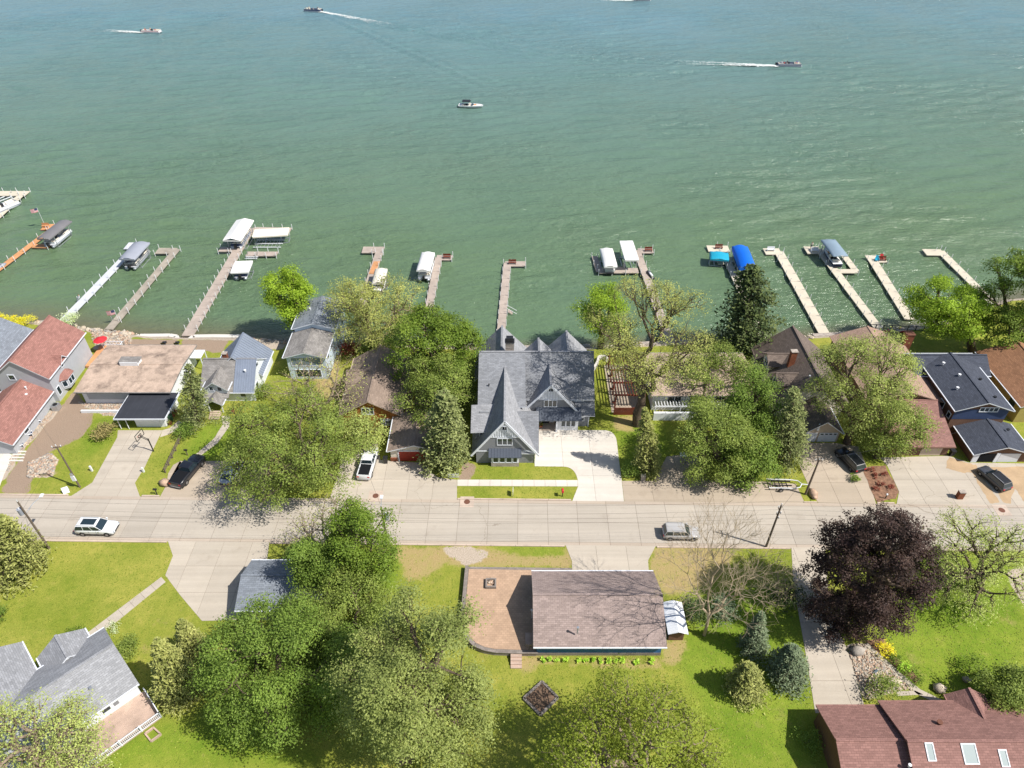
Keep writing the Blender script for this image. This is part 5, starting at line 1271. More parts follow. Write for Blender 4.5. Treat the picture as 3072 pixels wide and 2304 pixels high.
crew(p3, R(-4), SE[:4], ['person in orange at the stern of the white and red pontoon boat','person in red by the stern of the white and red pontoon boat','person in tan at the helm of the white and red pontoon boat','person in coral at the bow of the white and red pontoon boat'], [srgb(220,130,60),srgb(190,50,50),srgb(200,170,130),srgb(230,120,100)])
# lounge chairs on a dock end
def lounge(label, px, mat, rot):
    p = G(*px, DZ); t = thing('lounge_chair', label, 'chair', (p.x,p.y,DZ), rot)
    MB().slab([(-.3,-.3,.4),(.3,-.3,.4),(.3,.3,.32),(-.3,.3,.32)], .05).build('seat', MT[mat], t, world=False)
    MB().slab([(-.3,-.3,.4),(.3,-.3,.4),(.3,-.62,1.05),(-.3,-.62,1.05)], .05).build('backrest', MT[mat], t, world=False)
    for x in (-.36,.36):
        MB().beam((x,-.4,.58),(x,.4,.58),.12,.04).build('armrest', MT[mat], t, world=False)
        for y in (-.35,.35): MB().beam((x,y,0),(x,y,.58),.06).build('leg', MT[mat], t, world=False)
    return t
lounge('turquoise lounge chair on the L dock end', (2629,783), 'vinyl_teal', R(160)); lounge('red lounge chair next to the turquoise one', (2642,779), 'red_plastic', R(160))

# ================================================================== TREES AND PLANTS
def tubes_np(segs, n=4):
    """segs: list of (p0,p1,r0,r1) -> verts, quads"""
    S = np.array([[*a, *b2, ra, rb] for a, b2, ra, rb in segs], dtype=np.float64)
    p0, p1, r0, r1 = S[:,0:3], S[:,3:6], S[:,6], S[:,7]
    d = p1-p0; d /= np.maximum(np.linalg.norm(d, axis=1, keepdims=True), 1e-6)
    ref = np.where(np.abs(d[:,2:3]) > 0.9, np.array([[1.,0,0]]), np.array([[0,0,1.]]))
    u = np.cross(d, ref); u /= np.maximum(np.linalg.norm(u, axis=1, keepdims=True), 1e-6); v = np.cross(u, d)
    ang = np.arange(n)*6.283185/n
    ring = u[:,None,:]*np.cos(ang)[None,:,None] + v[:,None,:]*np.sin(ang)[None,:,None]
    V = np.concatenate([p0[:,None,:]+ring*r0[:,None,None], p1[:,None,:]+ring*r1[:,None,None]], 1)
    base = (np.arange(len(S))*2*n)[:,None,None]
    i = np.arange(n); j = (i+1) % n
    q = np.stack([i, j, j+n, i+n], -1)[None]
    return V.reshape(-1,3), (base+q).reshape(-1,4)
def leaves_np(C, size, rg, aspect=0.7, flat=0.45, sizevar=0.35, out=None):
    """C: centres -> leaf quads; normals lean upward by 'flat'"""
    n = len(C)
    nrm = rg.normal(size=(n,3)); nrm[:,2] = np.abs(nrm[:,2])+flat*2
    if out is not None: nrm = rg.normal(size=(n,3))*0.62+out*1.25+np.array([0,0,.25])
    nrm /= np.linalg.norm(nrm, axis=1, keepdims=True)
    t = rg.normal(size=(n,3)); u = np.cross(nrm, t); u /= np.maximum(np.linalg.norm(u, axis=1, keepdims=True),1e-6); v = np.cross(nrm, u)
    s = (size*(1+rg.uniform(-sizevar, sizevar, n)))[:,None]*0.5
    a = rg.uniform(-.35,.35,(n,1))
    V = np.stack([C-u*s, C-v*s*aspect+u*s*a, C+u*s+nrm*s*0.25, C+v*s*aspect-u*s*a], 1)
    return V.reshape(-1,3), np.arange(n*4).reshape(-1,4)
def kmeans(P, k, rg):
    c = P[rg.choice(len(P), k, replace=False)]
    for _ in range(4):
        l = np.argmin(((P[:,None]-c[None])**2).sum(-1), 1)
        for i in range(k):
            if (l == i).any(): c[i] = P[l == i].mean(0)
    return l
def crown_points(center, rad, n, rg, lobes=9, lump=0.42, shell=0.5, soft=0.4):
    """tips: lobed clumps spread through the crown's volume, thinner inside"""
    out = []; own = []
    lc = []
    for _ in range(lobes):
        cand = rg.normal(size=(14,3)); cand /= np.linalg.norm(cand, axis=1, keepdims=True)
        if lc: cand = cand[[np.argmax(np.min(np.linalg.norm(cand[:,None]-np.array(lc)[None], axis=2), axis=1))]]
        lc.append(cand[0])
    lc = np.array(lc); lr = rg.uniform(lump*0.7, lump*1.15, lobes)
    lc *= (rg.uniform(0.2, 1.0, lobes)**0.4*(1.0-lr*0.85))[:,None]
    per = rg.multinomial(n, lr**2/np.sum(lr**2))
    for c, r_, k in zip(lc, lr, per):
        d = rg.normal(size=(k,3)); d /= np.linalg.norm(d, axis=1, keepdims=True)
        rr = rg.uniform(shell, 1, (k,1))**0.6
        d[:,2] = np.where(d[:,2] < -.35, -d[:,2], d[:,2]); out.append(c+d*rr*r_); own.append(np.repeat((c-np.array([0,0,.35])*r_)[None], k, 0))
    P = np.concatenate(out); O = np.concatenate(own); md = np.median(P, 0)*np.array([1,1,.6]); P -= md; O -= md; sc = np.percentile(np.abs(P), 97, axis=0); P /= sc; O /= sc
    f = np.maximum(np.array(rad)*.97-.75*soft, np.array(rad)*.6)
    return P*f+np.array(center), O*f+np.array(center)
def grow(base, P, tr, rg, split=(2,4), leaf_n=4, mid=0.5, first=0.3, jit=0.06, rmin=0.018):
    segs = []; tips = []; N = len(P)
    def limb(a, b2, ra, rb):
        nonlocal jit
        L = np.linalg.norm(b2-a); k = 1 if L < 0.9 else (2 if L < 3 else 3); prev = a
        for i in range(1, k+1):
            t = i/k; q = a+(b2-a)*t
            if i < k: q = q+rg.normal(size=3)*L*jit
            segs.append((prev, q, ra+(rb-ra)*(i-1)/k, ra+(rb-ra)*t)); prev = q
    def rad_of(n): return max(rmin, tr*(n/N)**0.48)
    def rec(pos, pts, lev):
        n = len(pts)
        if n <= leaf_n:
            for p in pts: limb(pos, p, max(rmin, rad_of(1)), rmin*0.7); tips.append(p)
            return
        k = min(n, int(rg.integers(split[0], split[1]+1))); l = kmeans(pts, k, rg)
        for i in range(k):
            q = pts[l == i]
            if len(q) == 0: continue
            c = q.mean(0); f = mid*(0.85+0.3*rg.random())
            node = pos+(c-pos)*f; node[2] -= 0.03*np.linalg.norm(c-pos)
            limb(pos, node, rad_of(n)*0.85, rad_of(len(q))); rec(node, q, lev+1)
    c = P.mean(0); fork = np.array(base)+(c-np.array(base))*first; fork[:2] = np.array(base[:2])+(c[:2]-np.array(base[:2]))*first*0.7
    j0 = jit; jit = 0.015; limb(np.array(base, float)-np.array([0,0,.2]), fork, tr*1.25, tr*0.95); jit = j0
    rec(fork, P, 0)
    return segs, np.array(tips)
LEAFN = 0
def tree(label, base_px, box, leaf, name='leafy_tree', tips=320, per=38, leafsize=0.26, spread=0.5, trunk=None, bark='bark', lobes=10, lump=0.42, shell=0.45, seed=1, depth=None, split=(2,4), first=0.3, flat=0.45, group=None, dy=0.0, bz=0.0, mid=0.5, jit=0.06, cat='tree', rmin=0.018):
    """base_px: foot in the photo, box: crown outline in the photo (x0,y0,x1,y1)"""
    global LEAFN
    rg = np.random.default_rng(seed)
    b_ = G(base_px[0], base_px[1], bz); y = b_.y+dy
    cx, cy = (box[0]+box[2])/2, (box[1]+box[3])/2
    c = YP(cx, cy, y); dist = (c-Vector((0,0,CAM_H))).dot(Vector((0,CS,-SN)))
    rx = (box[2]-box[0])/2*dist/FOC
    # seen from above at an angle the crown's outline mixes its depth and its height
    hh = (box[3]-box[1])/2*dist/FOC
    ry = depth if depth else rx*0.9
    el = math.atan2(CAM_H-c.z, c.y)
    rz2 = hh*hh-(ry*math.sin(el))**2
    rz = math.sqrt(max(rz2, (0.55*rx)**2))/math.cos(el); rz = min(rz, rx*1.5)
    if c.z-rz < 0.3: rz = max(0.6, min(rz, (c.z-0.2)*0.98)) if c.z > 1 else max(0.6, rz*0.6); c.z = max(c.z, rz+0.3)
    P, O = crown_points((c.x,c.y,c.z), (rx,ry,rz), tips, rg, lobes, lump, shell, spread if leaf else .1)
    ok = P[:,2] > 0.4; P = P[ok]; O = O[ok]
    t = thing(name, label, cat, (b_.x,b_.y,bz), 0, group)
    tr = trunk or max(0.12, 0.045*(c.z+rz))
    segs, T = grow((b_.x,b_.y,bz), P, tr, rg, split, mid=mid, first=first, jit=jit, rmin=rmin)
    V, Q = tubes_np(segs, 5)
    arrays_mesh('trunk', V, Q, MT[bark], t)
    if leaf and per:
        key = {tuple(np.round(p,4)): o_ for p, o_ in zip(P, O)}; OT = np.array([key.get(tuple(np.round(p,4)), c_) for p, c_ in zip(T, T)])
        C = np.repeat(T, per, axis=0); C = C+rg.normal(size=C.shape)*spread*np.array([1,1,0.6])
        ou = C-np.repeat(OT, per, axis=0); ou /= np.maximum(np.linalg.norm(ou, axis=1, keepdims=True), 1e-3)
        V, Q = leaves_np(C, leafsize, rg, flat=flat, out=ou)
        clump = np.repeat(rg.random(len(T)), per)
        LEAFN += len(Q)
        arrays_mesh('crown', V, Q, leaf, t, {'tint': np.clip(0.55*clump+0.45*rg.random(len(Q)),0,1)})
    return t
def conifer(label, base_px, top_px, width_px, leaf, name='spruce_tree', seed=1, n_whorl=22, per=9, sub=26, droop=0.35, power=0.85, leafsize=0.34, group=None, bz=0.0, start=0.06, aspect=0.38, bark='bark', ragged=0.2, cat='tree'):
    global LEAFN
    rg = np.random.default_rng(seed)
    b_ = G(*base_px, bz); top = YP(*top_px, b_.y); hgt = max(1.2, top.z-bz)
    dist = (Vector((b_.x,b_.y,hgt*.4))-Vector((0,0,CAM_H))).dot(Vector((0,CS,-SN)))
    Rm = width_px/2*dist/FOC
    t = thing(name, label, cat, (b_.x,b_.y,bz), 0, group)
    segs = []; C = []; N = []
    base = np.array([b_.x,b_.y,bz]); tip = np.array([top.x,b_.y,bz+hgt])
    ks = 6
    for i in range(ks): segs.append((base+(tip-base)*i/ks, base+(tip-base)*(i+1)/ks, 0.028*hgt*(1-i/ks)+.03, 0.028*hgt*(1-(i+1)/ks)+.02))
    for w in range(n_whorl):
        f = start+(1-start)*(w+rg.uniform(-.3,.3))/n_whorl; f = min(max(f, 0.02), 0.985)
        prof = (1-f)**power*min(1.0, 0.55+f*4)
        for k in range(per):
            az = 6.283*(k+rg.uniform(-.5,.5))/per+w*1.1
            L = Rm*prof*rg.uniform(1-ragged*1.6, 1+ragged*.6)+0.15
            o = base+(tip-base)*f; dirn = np.array([math.cos(az), math.sin(az), 0.0])
            dz = -droop*L*(1-f*0.9); e = o+dirn*L+np.array([0,0,dz]); midp = o+dirn*L*.5+np.array([0,0,dz*.25+0.06*L])
            segs.append((o, midp, 0.02+0.012*L, 0.02)); segs.append((midp, e, 0.02, 0.008))
            n = max(4, int(sub*(0.35+L/Rm)))
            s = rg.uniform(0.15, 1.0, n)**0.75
            pos = np.where(s[:,None] < .5, o+(midp-o)*(s[:,None]*2), midp+(e-midp)*((s[:,None]-.5)*2))
            side = np.array([-dirn[1], dirn[0], 0])
            pos = pos+side*(rg.normal(size=(n,1))*0.22*L*(1-s[:,None]*.6))+rg.normal(size=(n,3))*0.07*max(L,.6)
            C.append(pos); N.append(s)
    C = np.concatenate(C); V, Q = tubes_np(segs, 4)
    arrays_mesh('trunk', V, Q, MT[bark], t)
    V, Q = leaves_np(C, leafsize, rg, aspect=aspect, flat=0.6); LEAFN += len(Q)
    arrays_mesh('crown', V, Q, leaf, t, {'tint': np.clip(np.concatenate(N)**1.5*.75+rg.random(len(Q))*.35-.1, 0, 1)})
    return t
def shrub(label, px, r, h, leaf, name='shrub', n=700, leafsize=0.16, seed=1, group=None, z=0.0, world=None, stretch=1.0, cat='shrub'):
    global LEAFN
    rg = np.random.default_rng(seed); p = world if world else G(*px, z)
    t = thing(name, label, cat, (p.x,p.y,z), 0, group)
    k = max(5, n//40)
    lob = rg.normal(size=(k,3)); lob /= np.linalg.norm(lob,axis=1,keepdims=True); lob[:,2] = np.abs(lob[:,2])
    lob *= rg.uniform(.45,.9,(k,1))
    C = np.repeat(lob, n//k, axis=0)+rg.normal(size=(k*(n//k),3))*0.2
    C = C*np.array([r*stretch, r, h*.55])+np.array([p.x,p.y,z+h*.42]); C[:,2] = np.maximum(C[:,2], z+.05)
    segs = [(np.array([p.x,p.y,z-.1]), np.array([p.x,p.y,z])+lob[i]*np.array([r*stretch,r,h*.6])*.8+np.array([0,0,h*.2]), .03, .01) for i in range(min(k,9))]
    V, Q = tubes_np(segs, 4); arrays_mesh('stem', V, Q, MT['bark'], t)
    V, Q = leaves_np(C, leafsize, rg); LEAFN += len(Q)
    arrays_mesh('foliage', V, Q, leaf, t, {'tint': rg.random(len(Q))})
    return t
LM = dict(
    bright = leafmat('bright_spring_leaf', srgb(104,134,42), srgb(148,168,66), 0.32, 0.62),
    yellow = leafmat('yellow_green_leaf', srgb(141,171,41), srgb(196,223,79), 0.38, 0.62),
    green = leafmat('mid_green_leaf', srgb(120,142,62), srgb(181,195,98), 0.35, 0.62),
    dark = leafmat('deep_green_leaf', srgb(104,132,52), srgb(160,184,82), 0.32, 0.58),
    olive = leafmat('olive_young_leaf', srgb(156,162,86), srgb(220,222,128), 0.35, 0.7),
    pale = leafmat('pale_green_leaf', srgb(165,180,96), srgb(224,232,138), 0.36, 0.68),
    oak = leafmat('oak_spring_leaf', srgb(148,162,80), srgb(209,219,121), 0.35, 0.65),
    maroon = leafmat('maroon_leaf', srgb(54,38,38), srgb(99,77,66), 0.15, 0.5),
    spruce = leafmat('blue_spruce_needle', srgb(93,114,85), srgb(153,166,127), 0.1, 0.55),
    spruce2 = leafmat('yellowish_spruce_needle', srgb(116,128,58), srgb(196,196,116), 0.15, 0.62),
    pine = leafmat('dark_pine_needle', srgb(62,87,52), srgb(120,131,73), 0.1, 0.5),
    pine2 = leafmat('olive_pine_needle', srgb(106,122,66), srgb(172,178,114), 0.15, 0.62),
    juniper = leafmat('bronze_juniper', srgb(136,124,76), srgb(182,168,107), 0.1, 0.6),
    red = leafmat('red_barberry', srgb(120,57,49), srgb(174,95,73), 0.2, 0.6),
    gold = leafmat('gold_flowering', srgb(250,223,39), srgb(250,250,78), 0.3, 0.8),
    lawn = leafmat('small_spring_leaf', srgb(132,147,51), srgb(179,190,77), 0.4, 0.75),
    poplar = leafmat('poplar_leaf', srgb(136,150,78), srgb(189,197,114), 0.34, 0.6),
    turf = leafmat('turf_blade', srgb(119,138,48), srgb(174,179,77), 0.3, 0.85),
    hosta = leafmat('hosta_leaf', srgb(157,211,52), srgb(231,250,110), 0.35, 0.75),
    variegated = leafmat('variegated_leaf', srgb(184,208,126), srgb(250,250,223), 0.35, 0.8),
)
# --- lakeside, left to right
tree('rounded yellow green tree standing at the water by the tall grey house', (888,1006), (800,798,938,968), LM['yellow'], tips=320, per=64, leafsize=.26, lobes=22, lump=.3, seed=3)
tree('wide olive tree just leafing out beside the pale blue wall', (1113,1046), (990,828,1262,1050), LM['olive'], tips=800, per=30, leafsize=.22, spread=.5, lobes=24, lump=.3, seed=4, bark='bark_pale')
tree('dense vivid green maple between the log house and the grey gabled house', (1300,1165), (1172,914,1450,1150), LM['bright'], tips=520, per=64, leafsize=.27, lobes=30, lump=.27, seed=5)
tree('olive tree below the vivid maple at the left wall of the gabled house', (1335,1255), (1200,1060,1432,1270), LM['green'], tips=620, per=34, leafsize=.22, lobes=24, lump=.28, seed=6)
tree('small yellow green tree overhanging the water behind the gabled house', (1803,1042), (1728,848,1884,1015), LM['yellow'], tips=380, per=44, leafsize=.22, lobes=16, seed=8, lump=.32)
tree('huge bare limbed oak rising beside the red pergola', (1912,1275), (1755,850,2112,1190), LM['olive'], tips=1700, per=13, leafsize=.18, spread=.38, trunk=.6, lobes=22, lump=.33, seed=9, first=.42, jit=.1)
conifer('tall dark ragged pine at the shore left of the brown dormered house', (2250,1052), (2255,792), 235, LM['pine'], name='pine_tree', seed=10, n_whorl=24, per=10, sub=46, droop=.2, power=.55, leafsize=.5, ragged=.4, aspect=.6)
tree('spreading oak shading the low tan roofed house', (2162,1196), (2040,1040,2300,1200), LM['green'], tips=620, per=26, leafsize=.22, lobes=20, lump=.28, seed=12, first=.4, depth=6.0)
tree('big oak in young leaf between the dormered and the tan roofed house', (2540,1330), (2450,990,2745,1275), LM['oak'], tips=1200, per=20, leafsize=.2, spread=.42, lobes=26, lump=.27, trunk=.5, seed=13, jit=.09)
tree('lower leafy tree over the black car', (2625,1370), (2575,1185,2785,1392), LM['green'], tips=520, per=30, leafsize=.21, lobes=18, lump=.3, seed=14)
tree('lakeside green tree with forked dark trunk right of the docks', (2920,1055), (2722,838,2965,1025), LM['yellow'], tips=520, per=50, leafsize=.26, lobes=22, lump=.28, seed=15, first=.45)
tree('bright lakeside tree cut by the right edge', (3060,1062), (2935,738,3200,1040), LM['bright'], tips=480, per=56, leafsize=.28, lobes=24, lump=.28, seed=16)
# --- between lake houses and street
tree('broad leafy tree overhanging the street by the black pickup', (868,1448), (640,1215,1062,1480), LM['green'], tips=900, per=40, leafsize=.22, lobes=34, lump=.24, seed=17, first=.4)
tree('grey twiggy tree nearly bare in the left side yard', (962,1262), (800,1060,1105,1280), LM['olive'], tips=700, per=3, leafsize=.22, lobes=12, seed=18, bark='bark_pale', trunk=.4, jit=.1)
tree('young tree in pale leaf in front of the log gable', (1085,1345), (1015,1235,1165,1345), LM['pale'], tips=200, per=26, leafsize=.22, spread=.4, seed=19)
conifer('large soft pine beside the red garage door', (1335,1392), (1332,1172), 178, LM['pine2'], name='pine_tree', seed=20, n_whorl=24, per=10, sub=34, droop=.3, power=.5, leafsize=.42, aspect=.5)
conifer('narrow yellow green cedar beside the white driveway', (1946,1414), (1936,1222), 104, LM['spruce2'], name='cedar_tree', seed=21, n_whorl=26, per=9, sub=24, droop=.5, power=.7, leafsize=.34)
conifer('small leaning spruce by the white cottage porch', (592,1272), (562,1084), 128, LM['pine2'], seed=22, n_whorl=20, per=9, sub=26, power=.7, leafsize=.34, ragged=.3)
tree('leafy tree filling the lot right of the narrow cedar', (2150,1425), (2035,1190,2270,1440), LM['green'], tips=560, per=46, leafsize=.22, lobes=24, lump=.27, seed=23)
tree('pale leafed tree in the crowded lot by the dormered house', (2260,1350), (2180,1110,2340,1330), LM['dark'], tips=360, per=46, leafsize=.22, lobes=18, lump=.28, seed=24)
conifer('bronze green pine left of the small gabled garage', (2362,1388), (2385,1160), 150, LM['pine2'], name='pine_tree', seed=25, n_whorl=24, per=9, sub=30, power=.55, leafsize=.38, droop=.25)
tree('low leafy tree at the pavement beside the boat trailer', (2255,1440), (2170,1300,2330,1452), LM['dark'], tips=240, per=40, leafsize=.25, lobes=9, seed=26)
# --- near side of the street
conifer('bushy golden spruce at the left edge beside a power pole', (45,1715), (-5,1548), 225, LM['spruce2'], seed=27, n_whorl=22, per=12, sub=36, power=.7, leafsize=.42)
tree('bare grey branched tree leaning over the street', (985,1700), (855,1500,1130,1700), LM['olive'], tips=420, per=4, leafsize=.22, seed=28, bark='bark_pale', lobes=9, trunk=.35, jit=.1)
tree('tangled bright green tree beside the transformer pole', (1060,1760), (960,1490,1180,1790), LM['bright'], tips=520, per=44, leafsize=.22, lobes=22, lump=.28, seed=29)
tree('green tree leaning over the grey garage roof', (900,1800), (870,1600,1010,1800), LM['dark'], tips=360, per=46, leafsize=.22, lobes=18, lump=.28, seed=30)
tree('great dark green tree in front of the grey garage', (800,2120), (615,1805,1060,2235), LM['dark'], tips=1000, per=64, leafsize=.2, lobes=40, lump=.22, seed=31)
tree('green tree between the grey garage and the pale poplar', (1000,1930), (850,1740,1200,1990), LM['green'], tips=520, per=54, leafsize=.2, lobes=26, lump=.26, seed=32)
tree('tall pale green poplar left of the paved patio', (1215,2260), (1005,1840,1460,2310), LM['poplar'], tips=1200, per=50, leafsize=.19, lobes=30, lump=.25, seed=33)
tree('sparse yellow green tree at the bottom middle of the lawn', (1930,2370), (1640,2090,2190,2420), LM['lawn'], tips=1300, per=24, leafsize=.2, spread=.5, seed=34, lobes=24, lump=.28, bark='bark_pale')
tree('sparse tree over the corner of the grey house and its deck', (150,2390), (-40,2090,330,2430), LM['pale'], tips=800, per=20, leafsize=.16, spread=.42, seed=35, lobes=20, lump=.3, bark='bark_pale')
conifer('broad golden spruce behind the deck of the grey house', (545,2080), (468,1915), 175, LM['spruce2'], seed=36, n_whorl=22, per=11, sub=34, power=.75, leafsize=.36)
conifer('darker spruce just behind the broad golden one', (590,1985), (540,1858), 130, LM['spruce2'], seed=37, n_whorl=20, per=10, sub=30, power=.75, leafsize=.34)
conifer('slim blue spruce nearest the bare tree', (2258,1952), (2286,1836), 100, LM['spruce'], seed=38, n_whorl=20, per=10, sub=26, power=.75, leafsize=.28)
conifer('wide blue spruce beside the long driveway', (2362,2030), (2385,1940), 160, LM['spruce'], seed=39, n_whorl=18, per=12, sub=34, power=.7, leafsize=.3)
conifer('yellower spruce in front of the two blue ones', (2236,2076), (2252,1992), 150, LM['spruce2'], seed=40, n_whorl=18, per=11, sub=30, power=.7, leafsize=.3)
tree('dense round maroon maple beside the long driveway', (2640,1860), (2452,1528,2772,1908), LM['maroon'], tips=1000, per=64, leafsize=.2, lobes=44, lump=.25, shell=.25, spread=.34, seed=41)
tree('pale sparse tree at the right edge over the street', (2935,1770), (2765,1490,3090,1870), LM['pale'], tips=900, per=12, leafsize=.18, spread=.4, seed=42, lobes=20, lump=.3, bark='bark')
tree('bare winter tree beside the blue garage', (2112,1905), (1960,1500,2350,1880), None, name='bare_tree', tips=1500, per=0, seed=43, lobes=14, lump=.42, trunk=.17, bark='twig', jit=.09, mid=.45, rmin=.011)
tree('low weeping bare shrubby tree by the top of the long driveway', (2335,1815), (2255,1680,2420,1815), LM['olive'], name='bare_tree', tips=420, per=1, leafsize=.18, seed=44, lobes=9, bark='twig', trunk=.1, rmin=.012)
tree('young leafy tree at the lower right lawn', (3040,2130), (2950,2010,3130,2170), LM['green'], tips=260, per=40, leafsize=.22, lobes=10, seed=45, spread=.4)
# --- shrubs
shrub('bronze juniper beside the carport lawn', (318,1308), 1.9, 2.2, LM['juniper'], name='juniper_shrub', n=1500, seed=50, leafsize=.2)
shrub('round green bush at the foot of the leaning spruce', (565,1302), 1.9, 2.0, LM['dark'], n=1400, seed=51, leafsize=.2)
shrub('small green bush at the corner of the white cottage', (795,1190), 1.7, 2.6, LM['green'], n=1200, seed=52, leafsize=.2)
shrub('pale variegated bush where the grey dock meets the shore', (216,972), 2.1, 2.2, LM['variegated'], n=1200, seed=53, leafsize=.2)
for i, (a, b_, c) in enumerate([((8,965),1.6,'leftmost'),((32,970),1.5,'second from left'),((58,976),1.4,'third from left')]):
    shrub('gold flowering bush on the shore at the left edge, %s' % c, a, b_, 1.4, LM['gold'], name='flowering_bush', n=600, seed=54+i, leafsize=.18, group='gold bushes on the shore')
shrub('yellow bush alone beside the red roof ridge', (86,972), 1.6, 1.6, LM['gold'], name='flowering_bush', n=600, seed=58, leafsize=.18)
shrub('dark red leafed bush between tall grey house and olive tree', (1048,1062), 2.2, 2.6, LM['red'], n=1300, seed=59, leafsize=.22)
shrub('green thicket at the foot of the olive tree', (1095,1058), 2.0, 2.6, LM['dark'], n=1200, seed=60, leafsize=.22)
shrub('green bush on the other side of the olive trunk', (1160,1062), 2.4, 3.0, LM['bright'], n=1400, seed=61, leafsize=.24)
shrub('rounded hedge bush behind the low tan roof, left', (2120,1040), 2.4, 2.2, LM['green'], n=1200, seed=62, leafsize=.22)
shrub('rounded hedge bush behind the low tan roof, right', (2180,1046), 2.6, 2.4, LM['green'], n=1400, seed=63, leafsize=.22)
shrub('clipped evergreen hedge beside the white driveway', (1890,1425), 1.6, 2.0, LM['dark'], name='hedge', n=900, seed=64, leafsize=.18)
shrub('clipped oval bush beside the gabled grey house wing', (388,1962), 1.9, 1.9, LM['green'], n=1600, seed=65, leafsize=.15, stretch=.8)
shrub('low bush under the eaves by the small porch', (225,1912), 1.5, 1.0, LM['bright'], n=700, seed=66, leafsize=.14)
shrub('white flowering plant beside the walk', (340,1890), 1.1, .6, LM['variegated'], n=300, seed=67, leafsize=.12)
shrub('round bush at the garage corner of the rose roofed house', (2640,2085), 1.9, 2.6, LM['green'], n=1500, seed=68, leafsize=.16)
shrub('yellow bush in the bed below the maroon tree', (2652,1958), 1.2, 1.2, LM['gold'], n=600, seed=69, leafsize=.15)
shrub('green perennial clump along the rock garden walk', (2680,1985), 1.0, .9, LM['bright'], n=500, seed=70, leafsize=.14)
shrub('green perennial clump at the end of the planting bed', (2735,2035), 1.3, 1.0, LM['bright'], n=600, seed=71, leafsize=.14)
shrub('yellow tipped clump in the middle of the planting bed', (2708,2008), .9, .9, LM['hosta'], n=400, seed=72, leafsize=.14)
shrub('small sapling with a rock on the right lawn', (2912,2020), 1.5, 2.4, LM['bright'], n=900, seed=73, leafsize=.15)
shrub('dark shrub at the side of the rose roofed house', (2945,2120), 1.7, 1.8, LM['dark'], n=1000, seed=74, leafsize=.16)
shrub('ragged evergreen behind the shed', (2075,1850), 1.8, 2.6, LM['pine'], n=1400, seed=75, leafsize=.2)
shrub('grey green evergreen beside the bare tree', (2160,1850), 1.8, 3.2, LM['spruce'], n=1500, seed=76, leafsize=.2)
shrub('dark ground shrub under the weeping bare tree', (2370,1800), 2.6, 1.6, LM['pine'], n=1400, seed=77, leafsize=.2)
shrub('deep green shrub at the far left edge of the lawn', (0,1855), 1.4, 1.6, LM['dark'], n=800, seed=78, leafsize=.16)
shrub('dark bush beside the wall of the rose roofed garage', (2420,2230), 1.6, 1.6, LM['dark'], n=800, seed=79, leafsize=.15)
shrub('bright bush under the small tree at the pavement', (2560,1440), .9, .9, LM['bright'], n=400, seed=80, leafsize=.16)
for i, (a, nm) in enumerate([((2622,1432),'left rear'),((2650,1425),'right rear'),((2640,1455),'middle'),((2668,1462),'right front'),((2628,1470),'left front'),((2610,1412),'rear corner')]):
    shrub('low red barberry in the mulch bed, %s' % nm, a, .55, .6, LM['red'], name='barberry', n=200, seed=81+i, leafsize=.13, group='barberries in the mulch bed')
for i, x in enumerate([1625,1651,1672,1697,1737,1758,1784,1804,1826,1846,1866,1907,1956]):
    shrub('hosta number %s from the left along the blue garage wall' % ['one','two','three','four','five','six','seven','eight','nine','ten','eleven','twelve','thirteen'][i], (x, 1983+(x-1625)*.012), (.42,.36,.34,.4,.32,.36,.4,.34,.38,.28,.36,.42,.4)[i], .5, LM['hosta'], name='hosta', n=90, seed=90+i, leafsize=.22, group='hostas along the blue wall', cat='plant')

